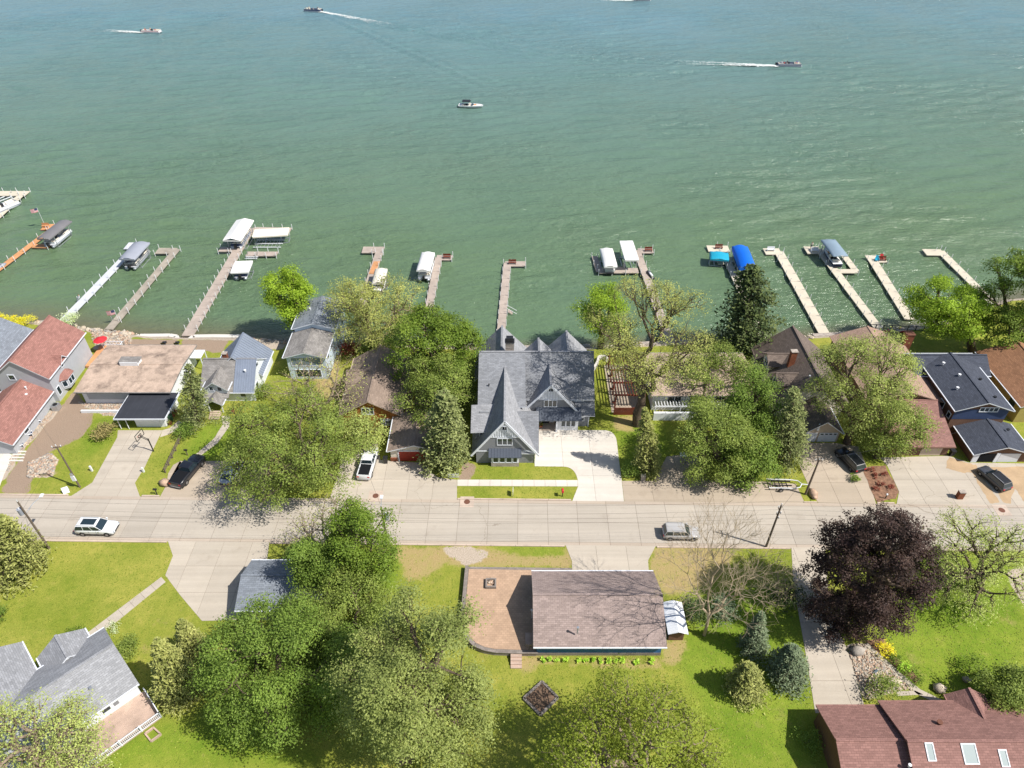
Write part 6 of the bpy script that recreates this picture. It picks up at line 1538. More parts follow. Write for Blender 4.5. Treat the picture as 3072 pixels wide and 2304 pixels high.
# ================================================================== VEHICLES
def paint(name, col, metal=0.0, rough=0.3): return flat(name, col, rough, metal, .5, 0.6)
def vehicle(name, label, loc, rot, L=5.0, W=1.95, H=1.75, col=None, kind='suv', roof=None, roofglass=False, rails=True):
    """x forward; body lofted along its length, greenhouse with separate panes, wheels, lamps, mirrors"""
    t = thing(name, label, 'truck' if kind == 'pickup' else 'car', loc, rot)
    pc = paint('paint_'+name+str(len(bpy.data.materials)), col); hw = W/2
    belt = H*.63; hood = belt*(.98 if kind == 'suv' else 1.0)
    if kind == 'pickup': stations = [(-.5,.93,.45,belt*.96),(-.495,.97,.38,belt),(-.3,1,.32,belt),(-.02,1,.32,belt),(.2,1,.32,belt*1.01),(.3,.99,.32,hood),(.46,.95,.34,hood*.94),(.495,.88,.38,hood*.82),(.5,.8,.42,hood*.7)]
    else: stations = [(-.5,.8,.5,belt*.8),(-.49,.92,.4,belt*.97),(-.4,.99,.32,belt*1.02),(-.1,1,.3,belt),(.15,1,.3,belt*.99),(.27,.99,.3,hood*.97),(.4,.97,.3,hood*.92),(.465,.92,.34,hood*.84),(.492,.82,.38,hood*.7),(.5,.7,.42,hood*.56)]
    rings = []
    for f, wv, zb, zt in stations:
        w = hw*wv; x = L*f
        rings.append([(x,-w*.9,zb),(x,-w,zb+.18),(x,-w,zt-.2),(x,-w*.95,zt-.05),(x,-w*.82,zt),(x,w*.82,zt),(x,w*.95,zt-.05),(x,w,zt-.2),(x,w,zb+.18),(x,w*.9,zb)])
    body = MB().loft(rings).build('body', pc, t, world=False, smooth=True)
    # greenhouse
    if kind == 'pickup': xb0, xb1, xt0, xt1 = -.1*L, .24*L, -.08*L, .12*L
    elif kind == 'sedan': xb0, xb1, xt0, xt1 = -.4*L, .24*L, -.24*L, .06*L
    else: xb0, xb1, xt0, xt1 = -.48*L, .23*L, -.42*L, .08*L
    wb, wt = hw*.95, hw*.78; zb, zt = belt-.03, H-.07
    Bq = [(xb0,-wb,zb),(xb1,-wb*.96,zb),(xb1,wb*.96,zb),(xb0,wb,zb)]; Tq = [(xt0,-wt,zt),(xt1,-wt,zt),(xt1,wt,zt),(xt0,wt,zt)]
    gh = MB().loft([Bq,Tq], cap=False); gh.build('pillars', pc, t, world=False)
    MB().loft([[(xt0-.03,-wt-.02,zt),(xt1+.03,-wt-.02,zt),(xt1+.03,wt+.02,zt),(xt0-.03,wt+.02,zt)],[(xt0+.06,-wt+.06,zt+.045),(xt1-.08,-wt+.06,zt+.045),(xt1-.08,wt-.06,zt+.045),(xt0+.06,wt-.06,zt+.045)],[(xt0+.3,-wt+.25,zt+.07),(xt1-.35,-wt+.25,zt+.07),(xt1-.35,wt-.25,zt+.07),(xt0+.3,wt-.25,zt+.07)]]).build('roof', MT[roof] if roof else pc, t, world=False)
    def pane(nm, q, ins=.08, out=.012):
        q = [Vector(p) for p in q]; c = sum(q, Vector())/4; n = (q[1]-q[0]).cross(q[3]-q[0]).normalized()
        if n.dot(c-Vector((0,0,belt))) < 0: n = -n
        return MB().poly([c+(p-c)*(1-ins)+n*out for p in q]).build(nm, MT['glass'], t, world=False)
    pane('windshield', [Bq[1],Bq[2],Tq[2],Tq[1]], .07); pane('rear_window', [Bq[0],Bq[3],Tq[3],Tq[0]], .14)
    for i, j in ((0,1),(3,2)):
        k = 3 if kind == 'suv' else 2
        for s in range(k):
            a, b2 = s/k, (s+1)/k; lp = lambda p, q, f: Vector(p)+(Vector(q)-Vector(p))*f
            pane('side_window', [lp(Bq[i],Bq[j],a),lp(Bq[i],Bq[j],b2),lp(Tq[i],Tq[j],b2),lp(Tq[i],Tq[j],a)], .09)
    if roofglass: MB().box(xt0+.5,xt1-.25,-wt*.62,wt*.62,zt+.065,zt+.082).build('sunroof', MT['glass'], t, world=False)
    if rails and kind == 'suv':
        for y in (-wt+.06,wt-.06): MB().beam((xt0+.15,y,zt+.12),(xt1-.15,y,zt+.12),.05).build('roof_rail', MT['galv'], t, world=False)
    r = H*.215
    for fx in (-.31,.31):
        for sy in (-1,1):
            w_ = MB().loft(wheel_ring((L*fx, sy*(hw-.1), r), r, .24)).build('wheel', MT['rubber'], t, world=False)
            MB().loft(wheel_ring((L*fx, sy*(hw+.005), r), r*.62, .06)).build('rim', MT['rim'], w_, world=False)
    for sy in (-1,1):
        MB().box(-L*.46,L*.44,sy*(hw+.004),sy*(hw-.03),.3,.5).build('sill_cladding', MT['black_metal'], t, world=False)
        for fx in (-.31,.31): MB().loft(wheel_ring((L*fx, sy*(hw-.02), r), r*1.16, .05)).build('wheel_arch', MT['black_metal'], t, world=False)
        for fx in (-.12,.06): MB().box(L*fx-.012,L*fx+.012,sy*(hw+.003),sy*(hw-.02),.5,belt-.1).build('door_gap', MT['black_metal'], t, world=False)
    zl = hood*.66
    for sy in (-1,1):
        MB().box(L*.47,L*.493,sy*hw*.52,sy*hw*.84,zl-.06,zl+.08).build('headlight', MT['glass2'], t, world=False)
        MB().box(-L*.502,-L*.485,sy*hw*.6,sy*hw*.9,belt*.72,belt*.9).build('tail_light', MT['red_plastic'], t, world=False)
        MB().box(xb1-.35,xb1-.15,sy*(hw+.02),sy*(hw+.2),belt,belt+.16).build('mirror', pc, t, world=False)
    MB().box(L*.49,L*.503,-hw*.5,hw*.5,zl-.22,zl-.02).build('grille', MT['black_metal'], t, world=False)
    MB().box(-L*.505,-L*.49,-hw*.7,hw*.7,.42,.56).build('bumper', MT['galv' if kind == 'pickup' else 'black_metal'], t, world=False)
    if kind == 'pickup':
        x0, x1 = -L*.485, -.115*L
        MB().box(x0+.08,x1,-hw*.78,hw*.78,belt-.002,belt+.012).build('truck_bed', MT['dark'], t, world=False)
        br = MB()
        for y in (-hw*.86,hw*.86): br.beam((x0,y,belt+.05),(x1,y,belt+.05),.12,.1)
        br.beam((x0,-hw*.86,belt+.05),(x0,hw*.86,belt+.05),.1,.1); br.build('bed_rail', pc, t, world=False)
    return t
def vpos(px, py): p = G(px, py); return (p.x,p.y,.034)
vehicle('parked_car', 'white SUV with a dark glass roof driving on the street at the left', vpos(298,1592), R(-1.5), L=5.15, W=2.0, H=1.78, col=srgb(222,224,226), roofglass=True)
vehicle('parked_car', 'silver SUV driving on the street at the right', vpos(2040,1607), R(-1.5), L=4.75, W=1.9, H=1.72, col=srgb(178,176,174))
vehicle('pickup_truck', 'black pickup parked nose in with a ladder in its bed', vpos(568,1422), R(75), L=6.0, W=2.05, H=1.9, col=(.012,.014,.02), kind='pickup')
lx = G(556,1430); tl = thing('ladder', 'short pale ladder lying in the bed of the black pickup', 'ladder', (lx.x-.35,lx.y-.5,1.12), R(75))
for y in (-.2,.2): MB().beam((-.9,y,0),(.9,y,0),.06).build('rail', MT['galv'], tl, world=False)
for k in range(6): MB().beam((-.75+k*.3,-.2,0),(-.75+k*.3,.2,0),.05).build('rung', MT['galv'], tl, world=False)
vehicle('parked_car', 'silver car half hidden under the street tree beside the black pickup', vpos(700,1425), R(78), L=4.7, W=1.85, H=1.5, col=srgb(168,174,182), kind='sedan')
vehicle('pickup_truck', 'white pickup with an empty dark bed beside the red garage door', vpos(1106,1400), R(86), L=5.9, W=2.0, H=1.9, col=srgb(220,222,224), kind='pickup')
vehicle('parked_car', 'black car in the shade beside the small gabled garage', vpos(2545,1388), R(108), L=4.8, W=1.9, H=1.6, col=(.012,.014,.018), kind='suv')
vehicle('parked_car', 'dark grey hatchback parked on the silt streaked driveway', vpos(2976,1444), R(109), L=4.6, W=1.85, H=1.6, col=srgb(70,72,78), roof='black_metal')
# boat trailer
p = G(2352,1460); t = thing('boat_trailer', 'empty white boat trailer on the tan pad', 'trailer', (p.x,p.y,.03), R(-2))
fr_ = MB()
for y in (-.8,.8): fr_.beam((-2.4,y,.55),(1.0,y,.55),.12)
fr_.tube([(1.0,-.8,.55),(1.9,-.6,.6),(2.3,0,.62)], .07, 6); fr_.tube([(1.0,.8,.55),(1.9,.6,.6),(2.3,0,.62)], .07, 6); fr_.beam((2.2,0,.6),(3.3,0,.5),.1); fr_.build('frame', MT['white_metal'], t, world=False)
for x in (-1.8,-.8,.2): MB().beam((x,-.8,.5),(x,.8,.5),.1).build('crossbar', MT['black_metal'], t, world=False)
for y in (-.4,.4): MB().beam((-2.3,y,.68),(.8,y,.68),.12,.14).build('bunk', MT['black_metal'], t, world=False)
for y in (-1.05,1.05):
    w_ = MB().loft(wheel_ring((-.8,y,.34),.34,.2)).build('wheel', MT['rubber'], t, world=False); MB().loft(wheel_ring((-.8,y,.34),.2,.24)).build('rim', MT['rim'], w_, world=False)

# ================================================================== STREET FURNITURE
def pole(label, px, h, r=.15, arms=(), transformer=None, lamp=None, lean=0.0, cat='utility pole', name='utility_pole'):
    b_ = G(*px); t = thing(name, label, cat, (b_.x,b_.y,0), 0)
    MB().tube([(0,0,-.3),(0,0,h*.5),(lean,0,h)], [r,r*.85,r*.65], 10).build('pole', MT['polewood'], t, world=False)
    for (z, w, a) in arms:
        c, s = math.cos(a), math.sin(a)
        ar = MB().beam((-w/2*c,-w/2*s,z),(w/2*c,w/2*s,z),.1,.12).build('crossarm', MT['polewood'], t, world=False)
        for f in (-.45,0,.45): MB().tube([(w*f*c,w*f*s,z+.06),(w*f*c,w*f*s,z+.3)], .06, 6).build('insulator', MT['white_metal'], ar, world=False)
    MB().tube([(0,0,h),(0,0,h+.3)], .05, 6).build('insulator', MT['white_metal'], t, world=False)
    if transformer:
        z, sx = transformer
        tr_ = MB().tube([(sx,0,z),(sx,0,z+.95)], .3, 12).build('transformer', MT['vinyl_grey'], t, world=False, smooth=False)
        MB().tube([(sx,0,z+.95),(sx,0,z+1.15)], .09, 6).build('bushing', MT['white_metal'], tr_, world=False); MB().beam((0,0,z+.5),(sx,0,z+.5),.08).build('bracket', MT['black_metal'], tr_, world=False)
    if lamp:
        z, dx, dy = lamp
        la = MB().tube([(0,0,z),(dx*.5,dy*.5,z+.5),(dx,dy,z+.6)], .04, 6).build('lamp_arm', MT['galv'], t, world=False)
        MB().box(dx-.18,dx+.18,dy-.1,dy+.45,z+.54,z+.66).build('lamp_head', MT['white_metal'], la, world=False)
    return Vector((b_.x,b_.y,h))
W1 = pole('wooden power pole with a street lamp at the golden spruce', (148.6,1646.5), 9.2, arms=(), transformer=(6.9,-.45), lamp=(7.0,1.0,2.2))
W2 = pole('wooden power pole with a grey transformer beside the tangled tree', (1169,1662), 9.3, transformer=(7.0,.45), lamp=(8.9,-.1,1.1))
W3 = pole('dark wooden power pole at the bare tree', (2298,1640.6), 8.2, arms=((7.2,1.0,R(90)),(6.2,.8,R(90))))
W4 = pole('slim wooden pole on the lawn by the stone bed', (240,1461.6), 8.1, .13, arms=((7.9,1.2,R(10)),))
W5 = pole('short stout pole at the boulder beside the gabled garage drive', (2416,1483), 6.9, .16, arms=((6.7,1.0,R(0)),))
pw = G(237,1440); MB()
def wire(label, a, b_, sag, r=.012):
    a, b_ = Vector(a), Vector(b_); pts = [a+(b_-a)*k/16-Vector((0,0,sag*4*(k/16)*(1-k/16))) for k in range(17)]
    tag(MB().tube(pts, r, 4).build('power_line', MT['black_metal']), label, 'power line')
k = ['top','second','third','lowest']
for i, (dz, dy) in enumerate(((.3,0),(-1.4,.15),(-2.3,.15),(-2.8,-.1))):
    L0 = W1+Vector((-90,1.2,dz)); R0 = W3+Vector((95,-1.2,dz+.3))
    wire('%s wire running left out of the picture from the lamp pole' % k[i], L0, W1+Vector((0,dy,dz)), .8)
    wire('%s wire between the lamp pole and the transformer pole' % k[i], W1+Vector((0,dy,dz)), W2+Vector((0,dy,dz)), .5)
    wire('%s wire between the transformer pole and the bare tree pole' % k[i], W2+Vector((0,dy,dz)), W3+Vector((0,dy,dz+.4)), .5)
    wire('%s wire running right out of the picture from the bare tree pole' % k[i], W3+Vector((0,dy,dz+.4)), R0, .8)
wire('service wire from the lamp pole to the lawn pole', W1+Vector((0,0,-1.4)), W4, .25); wire('service wire from the transformer pole to the log house', W2, Vector((-25.5,80,3.2)), .3)
wire('service wire from the bare tree pole to the short pole', W3+Vector((0,0,-1)), W5, .15); wire('service wire from the short pole to the slate roofed house', W5, Vector((66.5,75,3.4)), .3)
wire('guy wire from the lamp pole to the lawn', W1+Vector((0,0,-1.6)), G(95,1607), 0.0)
wire('service wire from the lawn pole to the red roofed house', W4+Vector((0,0,-.2)), Vector((-73,80,3.8)), .2)
p = G(222,1430); mt_ = thing('meter_box', 'white meter box fixed low on the lawn pole', 'meter box', (W4.x,W4.y,1.6))
MB().box(-.25,.25,-.32,-.14,0,.9).build('box', MT['white_metal'], mt_, world=False); MB().box(-.15,.15,-.3,-.16,.95,1.4).build('meter', MT['galv'], mt_, world=False)
# basketball hoop
p = G(461,1354); t = thing('basketball_hoop', 'black pole basketball hoop over the pale driveway', 'basketball hoop', (p.x,p.y,0), R(168))
MB().tube([(0,0,0),(0,0,2.6)], .09, 8).build('pole', MT['black_metal'], t, world=False)
ar = MB().tube([(0,0,2.5),(1.2,0,3.1)], .05, 6); ar.tube([(0,0,2.2),(1.2,0,2.75)], .05, 6); ar.build('arm', MT['black_metal'], t, world=False)
bd = MB()
for a, b_ in (((1.2,-.85,2.55),(1.2,.85,2.55)),((1.2,-.85,3.6),(1.2,.85,3.6)),((1.2,-.85,2.55),(1.2,-.85,3.6)),((1.2,.85,2.55),(1.2,.85,3.6)),((1.2,-.3,2.75),(1.2,.3,2.75)),((1.2,-.3,3.15),(1.2,.3,3.15)),((1.2,-.3,2.75),(1.2,-.3,3.15)),((1.2,.3,2.75),(1.2,.3,3.15))): bd.beam(a, b_, .07)
bd.build('backboard', MT['black_metal'], t, world=False)
MB().tube([(1.45+.23*math.cos(i*.5236),.23*math.sin(i*.5236),2.7) for i in range(13)], .02, 5, cap=False).build('rim', MT['red_plastic'], t, world=False)
# posts, signs, boxes
def post_thing(name, label, cat, px, h, w, mat, head=None, rot=0.0):
    p = G(*px); t = thing(name, label, cat, (p.x,p.y,0), rot)
    MB().box(-w/2,w/2,-w/2,w/2,0,h).build('post', MT[mat], t, world=False)
    if head:
        L_, W_, H_, hm = head; MB().loft([[(x,y,z) for y, z in ((-W_/2,h),(W_/2,h),(W_/2,h+H_*.6),(W_*.3,h+H_),(-W_*.3,h+H_),(-W_/2,h+H_*.6))] for x in (-L_/2,L_/2)]).build('box', MT[hm], t, world=False)
    return t
post_thing('marker_post', 'white marker post left of the hoop driveway', 'post', (277,1413), 1.0, .22, 'white'); post_thing('marker_post', 'white marker post right of the hoop driveway', 'post', (432,1416), .9, .22, 'white')
post_thing('mailbox', 'black mailbox at the kerb beside the boulder', 'mailbox', (472,1484), 1.0, .1, 'black_metal', (.5,.2,.25,'black_metal'))
post_thing('mailbox', 'mailbox with a red box on the street lawn of the gabled house', 'mailbox', (1687,1489), 1.0, .12, 'black_metal', (.55,.3,.4,'red_plastic'), R(90))
post_thing('mailbox', 'dark mailbox on a wooden post by the black pickup', 'mailbox', (563,1366), 1.0, .1, 'polewood', (.5,.2,.22,'black_metal'))
post_thing('light_post', 'slim garden light in the mulch bed', 'lamp', (2655,1496), .8, .1, 'black_metal', (.2,.2,.2,'white'))
p = G(1539,1484); t = thing('yard_sign', 'thin white yard sign on the street lawn', 'sign', (p.x,p.y,0), R(88))
MB().box(-.45,.45,-.02,.02,.35,1.1).build('panel', MT['white'], t, world=False)
for x in (-.4,.4): MB().box(x-.02,x+.02,-.02,.02,0,.35).build('stake', MT['galv'], t, world=False)
p = G(200,1476); t = thing('yard_sign', 'white sandwich board at the kerb below the lawn pole', 'sign', (p.x,p.y,0), R(30))
MB().slab([(-.4,-.3,0),(.4,-.3,0),(.4,0,1.0),(-.4,0,1.0)], .04).build('panel', MT['white'], t, world=False); MB().slab([(-.4,.3,0),(.4,.3,0),(.4,0,1.0),(-.4,0,1.0)], .04).build('panel', MT['white'], t, world=False)
def crate(name, label, cat, px, w, d, h, mat, rot=0.0, lid=None):
    p = G(*px); t = thing(name, label, cat, (p.x,p.y,0), rot); MB().box(-w/2,w/2,-d/2,d/2,0,h).build('body', MT[mat], t, world=False); MB().box(-w/2-.04,w/2+.04,-d/2-.04,d/2+.04,h,h+.07).build('lid', MT[lid or mat], t, world=False)
crate('utility_box', 'grey utility cabinet at the foot of the narrow cedar', 'cabinet', (1928,1440), .6, .5, .9, 'rock3'); crate('utility_box', 'grey cabinet in the shade right of the narrow cedar', 'cabinet', (2048,1382), 1.0, .8, 1.2, 'galv')
crate('utility_box', 'pale stone block at the pavement under the leafy trees', 'block', (2152,1442), .8, .7, .7, 'rock3'); crate('mailbox', 'brick mailbox pillar at the silt streaked driveway', 'mailbox', (2876,1494), .8, .6, 1.3, 'brick', lid='stone')
crate('planter_box', 'small tan planter beside the stone bed', 'planter', (135,1424), .9, .6, .5, 'tan')
# diamond raised bed
P = [G(a, b_) for a, b_ in ((1626,2047),(1673,2095),(1621,2147),(1571,2097))]
t = thing('raised_bed', 'diamond shaped timber edged soil bed on the lower lawn', 'raised bed', (P[0].x,P[1].y,0))
for a, b_ in zip(P, P[1:]+P[:1]): MB().beam((a.x,a.y,.13),(b_.x,b_.y,.13),.26,.3).build('timber', MT['wallblock'], t)
MB().poly([(p.x,p.y,.16) for p in P[::-1]]).build('soil', MT['soil'], t)
P = [G(a, b_) for a, b_ in ((462,2185),(484,2205),(455,2226),(437,2203))]
t = thing('raised_bed', 'small weedy timber box beyond the deck of the angled house', 'raised bed', (P[0].x,P[1].y,0))
for a, b_ in zip(P, P[1:]+P[:1]): MB().beam((a.x,a.y,.15),(b_.x,b_.y,.15),.15,.3).build('timber', MT['deckwood'], t)
# garden chairs along the red roofed wing
def adirondack(label, px, rot):
    p = G(*px); t = thing('garden_chair', label, 'chair', (p.x,p.y,0), rot, 'white and blue garden chairs by the red roofed wing')
    MB().slab([(-.3,-.3,.3),(.3,-.3,.3),(.3,.35,.4),(-.3,.35,.4)], .05).build('seat', MT['navy'], t, world=False)
    for k in range(5): MB().beam((-.26+k*.13,-.28,.3),(-.3+k*.15,-.6,1.05),.1,.03).build('slat', MT['white'], t, world=False)
    for x in (-.38,.38):
        MB().beam((x,-.4,.58),(x,.4,.58),.14,.04).build('armrest', MT['white'], t, world=False)
        for y in (-.3,.35): MB().beam((x,y,0),(x,y,.58),.07).build('leg', MT['white'], t, world=False)
adirondack('white slatted garden chair nearest the air conditioner', (118,1267), R(-60)); adirondack('middle white slatted garden chair by the red roofed wing', (92,1307), R(-60)); adirondack('white slatted garden chair nearest the street by the red roofed wing', (65,1340), R(-60))
# rail fence and picket fence
A, B = G(548,1312), G(497,1418); t = thing('fence', 'weathered split rail fence along the hoop driveway lawn', 'fence', (A.x,A.y,0))
for k in range(6):
    q = A+(B-A)*k/5; MB().beam((q.x,q.y,0),(q.x,q.y,1.0),.14).build('post', MT['polewood'], t)
    if k < 5:
        q2 = A+(B-A)*(k+1)/5
        for z in (.45,.85): MB().beam((q.x,q.y,z),(q2.x,q2.y,z),.1).build('rail', MT['polewood'], t)
A, B = G(1345,1433), G(1376,1433); t = thing('fence', 'short white picket fence under the soft pine', 'fence', (A.x,A.y,0))
for k in range(9):
    q = A+(B-A)*k/8; MB().beam((q.x,q.y,0),(q.x,q.y,.9),.09,.03).build('picket', MT['white'], t)
MB().beam((A.x,A.y+.03,.6),(B.x,B.y+.03,.6),.06).build('rail', MT['white'], t)
# black lakeside fence at the right
A, B = G(2600,990,-.4), G(2815,1000,-.4); t = thing('fence', 'black metal railing above the shore behind the tan roofed house', 'fence', (A.x,A.y,0))
n = 9
for k in range(n+1):
    q = A+(B-A)*k/n; MB().beam((q.x,q.y,-.8),(q.x,q.y,.9),.1).build('post', MT['black_metal'], t)
for z in (.1,.85): MB().beam((A.x,A.y,z),(B.x,B.y,z),.08).build('rail', MT['black_metal'], t)
# windmill ornament in the rock garden
p = G(2604,2040); t = thing('garden_ornament', 'blue grey metal pinwheel on a pole in the rock garden', 'ornament', (p.x,p.y,0))
MB().tube([(0,0,0),(0,0,2.0)], .04, 6).build('pole', MT['rust'], t, world=False)
for k in range(8):
    a = k*.785; MB().poly([(0,-.06,2.0),(.42*math.cos(a),-.1,2.0+.42*math.sin(a)),(.42*math.cos(a+.6),-.02,2.0+.42*math.sin(a+.6))]).build('blade', MT['vinyl_slate'], t, world=False)
# flags
def flag(label, px, h, z, rot):
    p = G(*px, z); t = thing('flag', label, 'flag', (p.x,p.y,z), rot)
    MB().tube([(0,0,0),(0,0,h)], .035, 6).build('pole', MT['white_metal'], t, world=False)
    for i in range(13):
        z0 = h-.95+i*.07; x0 = .04
        MB().poly([(x0,0,z0),(.8,.12,z0-.12),(1.5,-.05,z0-.2),(1.5,-.05,z0-.13),(.8,.12,z0-.05),(x0,0,z0+.07)]).build('stripe', MT['red_plastic' if i % 2 == 0 else 'white'], t, world=False)
    MB().poly([(.04,-.012,h-.53),(.62,.085,h-.62),(.62,.085,h-.13),(.04,-.012,h-.04)]).build('canton', MT['navy'], t, world=False); MB().poly([(.04,.012,h-.53),(.62,.115,h-.62),(.62,.115,h-.13),(.04,.012,h-.04)]).build('canton', MT['navy'], t, world=False)
flag('striped flag on a pole at the end of the orange dock', (133,672), 4.0, DZ, R(200)); flag('striped flag beside the old L shaped dock at the shore', (357,964), 2.6, DZ, R(190))
# seawalls
def seawall(label, pts, w=.9, h=.5, z=-1.0, mat='white_concrete'):
    q = [G(a, b_, z+h) for a, b_ in pts]; t = thing('seawall', label, 'seawall', (q[0].x,q[0].y,z))
    for a, b_ in zip(q[:-1], q[1:]): MB().beam((a.x,a.y,z+h/2-.5),(b_.x,b_.y,z+h/2-.5),w,h+1).build('wall_section', MT[mat], t)
    return t
seawall('white concrete seawall in front of the gravel roofed house', ((398,1012),(418,1006),(508,1005),(528,1008),(532,1020)))
seawall('white concrete seawall in front of the white cottage', ((566,1018),(580,1008),(640,1007),(722,1008)))
seawall('pale seawall behind the gabled house', ((1420,1052),(1560,1041),(1700,1040),(1770,1036)), mat='stone'); seawall('low stone seawall behind the low tan house', ((1870,1032),(2000,1026),(2080,1020),(2190,1018)), mat='stone')
seawall('pale stone wall behind the dormered house', ((2440,1005),(2530,1000),(2600,994)), mat='stone')
# ---- rocks
def rock_mesh(name, seed, mat):
    rg = np.random.default_rng(seed); ph = (1+5**.5)/2
    v = np.array([(-1,ph,0),(1,ph,0),(-1,-ph,0),(1,-ph,0),(0,-1,ph),(0,1,ph),(0,-1,-ph),(0,1,-ph),(ph,0,-1),(ph,0,1),(-ph,0,-1),(-ph,0,1)])/1.9
    v = v*rg.uniform(.7,1.15,(12,1))*np.array([1,.8,.6])
    f = [(0,11,5),(0,5,1),(0,1,7),(0,7,10),(0,10,11),(1,5,9),(5,11,4),(11,10,2),(10,7,6),(7,1,8),(3,9,4),(3,4,2),(3,2,6),(3,6,8),(3,8,9),(4,9,5),(2,4,11),(6,2,10),(8,6,7),(9,8,1)]
    me = bpy.data.meshes.new(name); me.from_pydata([tuple(p) for p in v], [], f); me.materials.append(mat); return me, v, np.array(f)
RM = [rock_mesh('rock', 300+i, MT[['rock','rock2','rock3','rock'][i % 4]]) for i in range(8)]
def riprap(label, px0, px1, n, seed, s0=.28, s1=.7, d0=-.4, d1=2.6):
    rr = random.Random(seed); root = thing('riprap', label, 'riprap'); root['kind'] = 'structure'; del root['category']
    xa = G(px0, 1000, WATER_Z).x; xb = G(px1, 1000, WATER_Z).x
    for _ in range(n):
        x = rr.uniform(xa, xb); dd = rr.uniform(d0, d1); y = float(shore_y(x))-dd
        tz = min(1, max(0, (3-dd)/5)); z = -2.4*(tz*tz*(3-2*tz))
        o = bpy.data.objects.new('rock', rr.choice(RM)[0]); COL.objects.link(o); o.parent = root
        s = rr.uniform(s0, s1); o.location = (x,y,z+s*.2); o.scale = (s,s,s); o.rotation_euler = (rr.uniform(-.4,.4),rr.uniform(-.4,.4),rr.uniform(0,6.28))
riprap('pale boulders lining the shore by the old dock', 262, 400, 80, 1); riprap('boulders at the water left of the gravel roofed house', 90, 262, 30, 2)
riprap('boulders between the white cottage and the tall grey house', 735, 900, 40, 3, s1=.55); riprap('boulders lining the shore behind the low tan house', 1800, 2420, 70, 4)
riprap('boulders along the shore at the right', 2480, 3050, 60, 5); riprap('boulders behind the log house', 1180, 1440, 30, 6); riprap('shallow stones at the seawalls on the left', 400, 560, 30, 7, d0=-.9, d1=.4, s1=.45)
def stones(label, poly, n, s0, s1, seed, name='rock_bed', z=0.0, mats=('rock','rock2','rock3')):
    rg = np.random.default_rng(seed); P = pxpoly(poly); xs = [p[0] for p in P]; ys = [p[1] for p in P]
    x = rg.uniform(min(xs),max(xs),n*4); y = rg.uniform(min(ys),max(ys),n*4); k = inpoly(x,y,P); x, y = x[k][:n], y[k][:n]
    V, F, MI = [], [], []; c = 0
    for a, b_ in zip(x, y):
        _, v, f = RM[int(rg.integers(8))]; s = rg.uniform(s0,s1); th = rg.uniform(0,6.28); cc, ss = math.cos(th), math.sin(th)
        w = v*s; w = np.column_stack([w[:,0]*cc-w[:,1]*ss+a, w[:,0]*ss+w[:,1]*cc+b_, w[:,2]+z+s*.2]); V.append(w); F.append(f+c); c += 12; MI.append(np.full(20, int(rg.integers(3))))
    o = arrays_mesh(name, np.concatenate(V), np.concatenate(F), [MT[m_] for m_ in mats], midx=np.concatenate(MI)); return tag(o, label, None, None, 'stuff')
stones('bed of pale landscaping stones by the lawn pole', [(85,1390),(150,1360),(174,1382),(156,1426),(83,1432)], 700, .12, .32, 21)
stones('pale stones of the rock garden beside the long driveway', [(2540,1935),(2593,1940),(2735,2068),(2690,2070),(2600,2090),(2575,2041)], 1100, .08, .2, 22)
stones('tan stones along the front of the gravel roofed house', [(235,1207),(385,1207),(372,1238),(330,1248),(285,1238)], 600, .08, .2, 23)
stones('pale gravel strip along the red roofed wing', [(158,1250),(178,1210),(172,1205),(140,1245),(30,1375),(20,1420),(80,1340)], 600, .06, .16, 24)
stones('shore stones between the terrace and the seawall', [(268,990),(392,1008),(392,1038),(330,1040),(285,1040)], 400, .1, .3, 25)
stones('pale rocks inside the fire pit', [(1465,1746),(1481,1746),(1481,1762),(1465,1762)], 40, .1, .22, 26, z=.75)
def boulder(label, px, s, mi=0, sq=(1,1,1)):
    p = G(*px); o = bpy.data.objects.new('boulder', RM[mi][0].copy()); COL.objects.link(o); o.location = (p.x,p.y,s*.3); o.scale = (s*sq[0],s*sq[1],s*sq[2])
    for f in o.data.polygons: f.use_smooth = True
    tag(o, label, 'boulder')
boulder('tan boulder at the kerb beside the black pickup', (496,1452), 1.0, 1); boulder('large red brown boulder below the short stout pole', (2438,1486), 1.1, 5, (.6,1.3,.8)); boulder('lone pale boulder on the lawn by the walk', (2816,2070), .9, 0)
boulder('small pale rock by the sapling', (2898,2042), .6, 0); boulder('grey boulder at the top of the rock garden', (2570,1955), .9, 2); boulder('pale slab rock at the end of the rock garden', (2680,2048), .8, 0, (1.3,.8,.6))
# porch steps and stepping stones by the white left drive
t = thing('steps', 'pale stepping slabs beside the white left driveway', 'steps', G(52,1368))
for k in range(4):
    a = G(60-k*3,1356+k*9); MB().box(a.x-.9,a.x+.9,a.y-.14,a.y+.14,0,.14).build('step', MT['white_concrete'], t)
# table on the lake terrace
p = G(497,1033); 
for lab, q in (('dark lakeside seat left of the seawall gap', (494,1034)),('dark lakeside seat right of the seawall gap', (533,1034))):
    lounge2 = G(*q); t = thing('lounge_chair', lab, 'chair', (lounge2.x,lounge2.y,0), R(10))
    MB().slab([(-.35,-.5,.45),(.35,-.5,.45),(.35,.5,.4),(-.35,.5,.4)], .08).build('seat', MT['black_metal'], t, world=False); MB().slab([(-.35,-.5,.45),(.35,-.5,.45),(.35,-.75,1.0),(-.35,-.75,1.0)], .06).build('backrest', MT['black_metal'], t, world=False)
    for x in (-.3,.3):
        for y in (-.4,.4): MB().beam((x,y,0),(x,y,.42),.06).build('leg', MT['black_metal'], t, world=False)
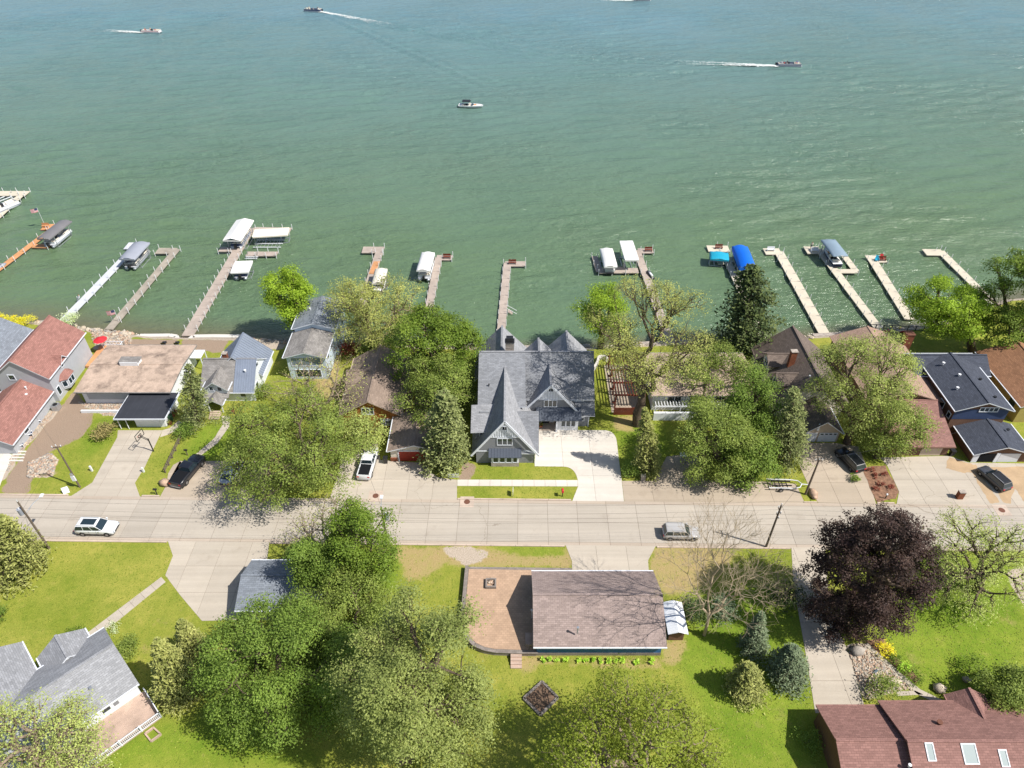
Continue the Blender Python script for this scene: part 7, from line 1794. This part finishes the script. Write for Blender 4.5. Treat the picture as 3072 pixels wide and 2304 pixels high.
# pots, bins and chairs
def pot(label, px, s, leafk):
    p = G(*px); t = thing('flower_pot', label, 'flower pot', (p.x,p.y,0))
    MB().tube([(0,0,0),(0,0,.45*s)], [.2*s,.28*s], 10).build('pot', MT['terracotta'], t, world=False)
    rg_ = np.random.default_rng(int(px[0])); C = rg_.normal(size=(70,3))*np.array([.2,.2,.14])*s+np.array([p.x,p.y,.6*s]); V, Q = leaves_np(C, .14*s, rg_)
    arrays_mesh('plant', V, Q, LM[leafk], t, {'tint': rg_.random(len(Q))})
pot('potted plant at the carport corner nearest the walk', (512,1272), 1.0, 'green'); pot('larger potted plant beside the carport wall', (520,1248), 1.3, 'bright'); pot('small potted plant behind the carport', (528,1236), .8, 'red')
pot('potted plant on the white cottage steps', (700,1238), 1.0, 'bright'); pot('potted fern at the dark front door of the gabled house', (1622,1282), 1.2, 'green'); pot('potted plant on the sandy patio corner', (1585,1945), 1.0, 'bright')
def bin_(label, px, mat, rot):
    p = G(*px); t = thing('wheelie_bin', label, 'bin', (p.x,p.y,.03), rot)
    MB().loft([[(-.24,-.26,0),(.24,-.26,0),(.24,.26,0),(-.24,.26,0)],[(-.3,-.34,1.0),(.3,-.34,1.0),(.3,.34,1.0),(-.3,.34,1.0)]]).build('body', MT[mat], t, world=False)
    MB().box(-.33,.33,-.37,.37,1.0,1.08).build('lid', MT[mat], t, world=False)
bin_('green bin beside the carport of the gravel roofed house', (515,1262), 'bin_green', R(10)); bin_('dark bin at the red garage door wall', (1158,1388), 'black_metal', R(5)); bin_('dark bin at the brown garage wall on the right', (2852,1366), 'black_metal', 0)
lounge('red chair behind the black shore railing, left', (2660,1000), 'red_plastic', R(20)); lounge('red chair behind the black shore railing, right', (2700,1002), 'red_plastic', R(-15))
# grass tufts roughen the lawns and their borders
rg = np.random.default_rng(77); n = 110000
gx_ = rg.uniform(-68, 72, n); gy_ = rg.uniform(27, 100, n)
ok = (shore_y(gx_)-gy_ > 3.2)
rv = (gx_-RO.x)*RV.x+(gy_-RO.y)*RV.y; ok &= (rv < -.22) | (rv > RW+.22)
ix = np.clip(np.searchsorted(gx, gx_), 0, nx-1); iy = np.clip(np.searchsorted(gy, gy_), 0, ny-1)
bare = np.maximum(np.maximum(A_soil[iy,ix], A_grav[iy,ix]), A_straw[iy,ix]*.75); ok &= rg.random(n) > bare*1.05
for pl in PADS+[P0, pxpoly([(2533,1927),(2593,1935),(2743,2071),(2690,2073),(2597,2096),(2571,2041)])]: ok &= ~inpoly(gx_, gy_, pl)
gx_, gy_ = gx_[ok], gy_[ok]; n = len(gx_)
C = np.column_stack([gx_, gy_, rg.uniform(.012,.035,n)]); V, Q = leaves_np(C, .17, rg, aspect=.6, flat=2.2)
gt = arrays_mesh('grass_tufts', V, Q, LM['turf'], None, {'tint': np.clip(rg.normal(.5,.28,n),0,1)}); tag(gt, 'short grass of the lawns', None, None, 'stuff')
print('leaf quads', LEAFN)
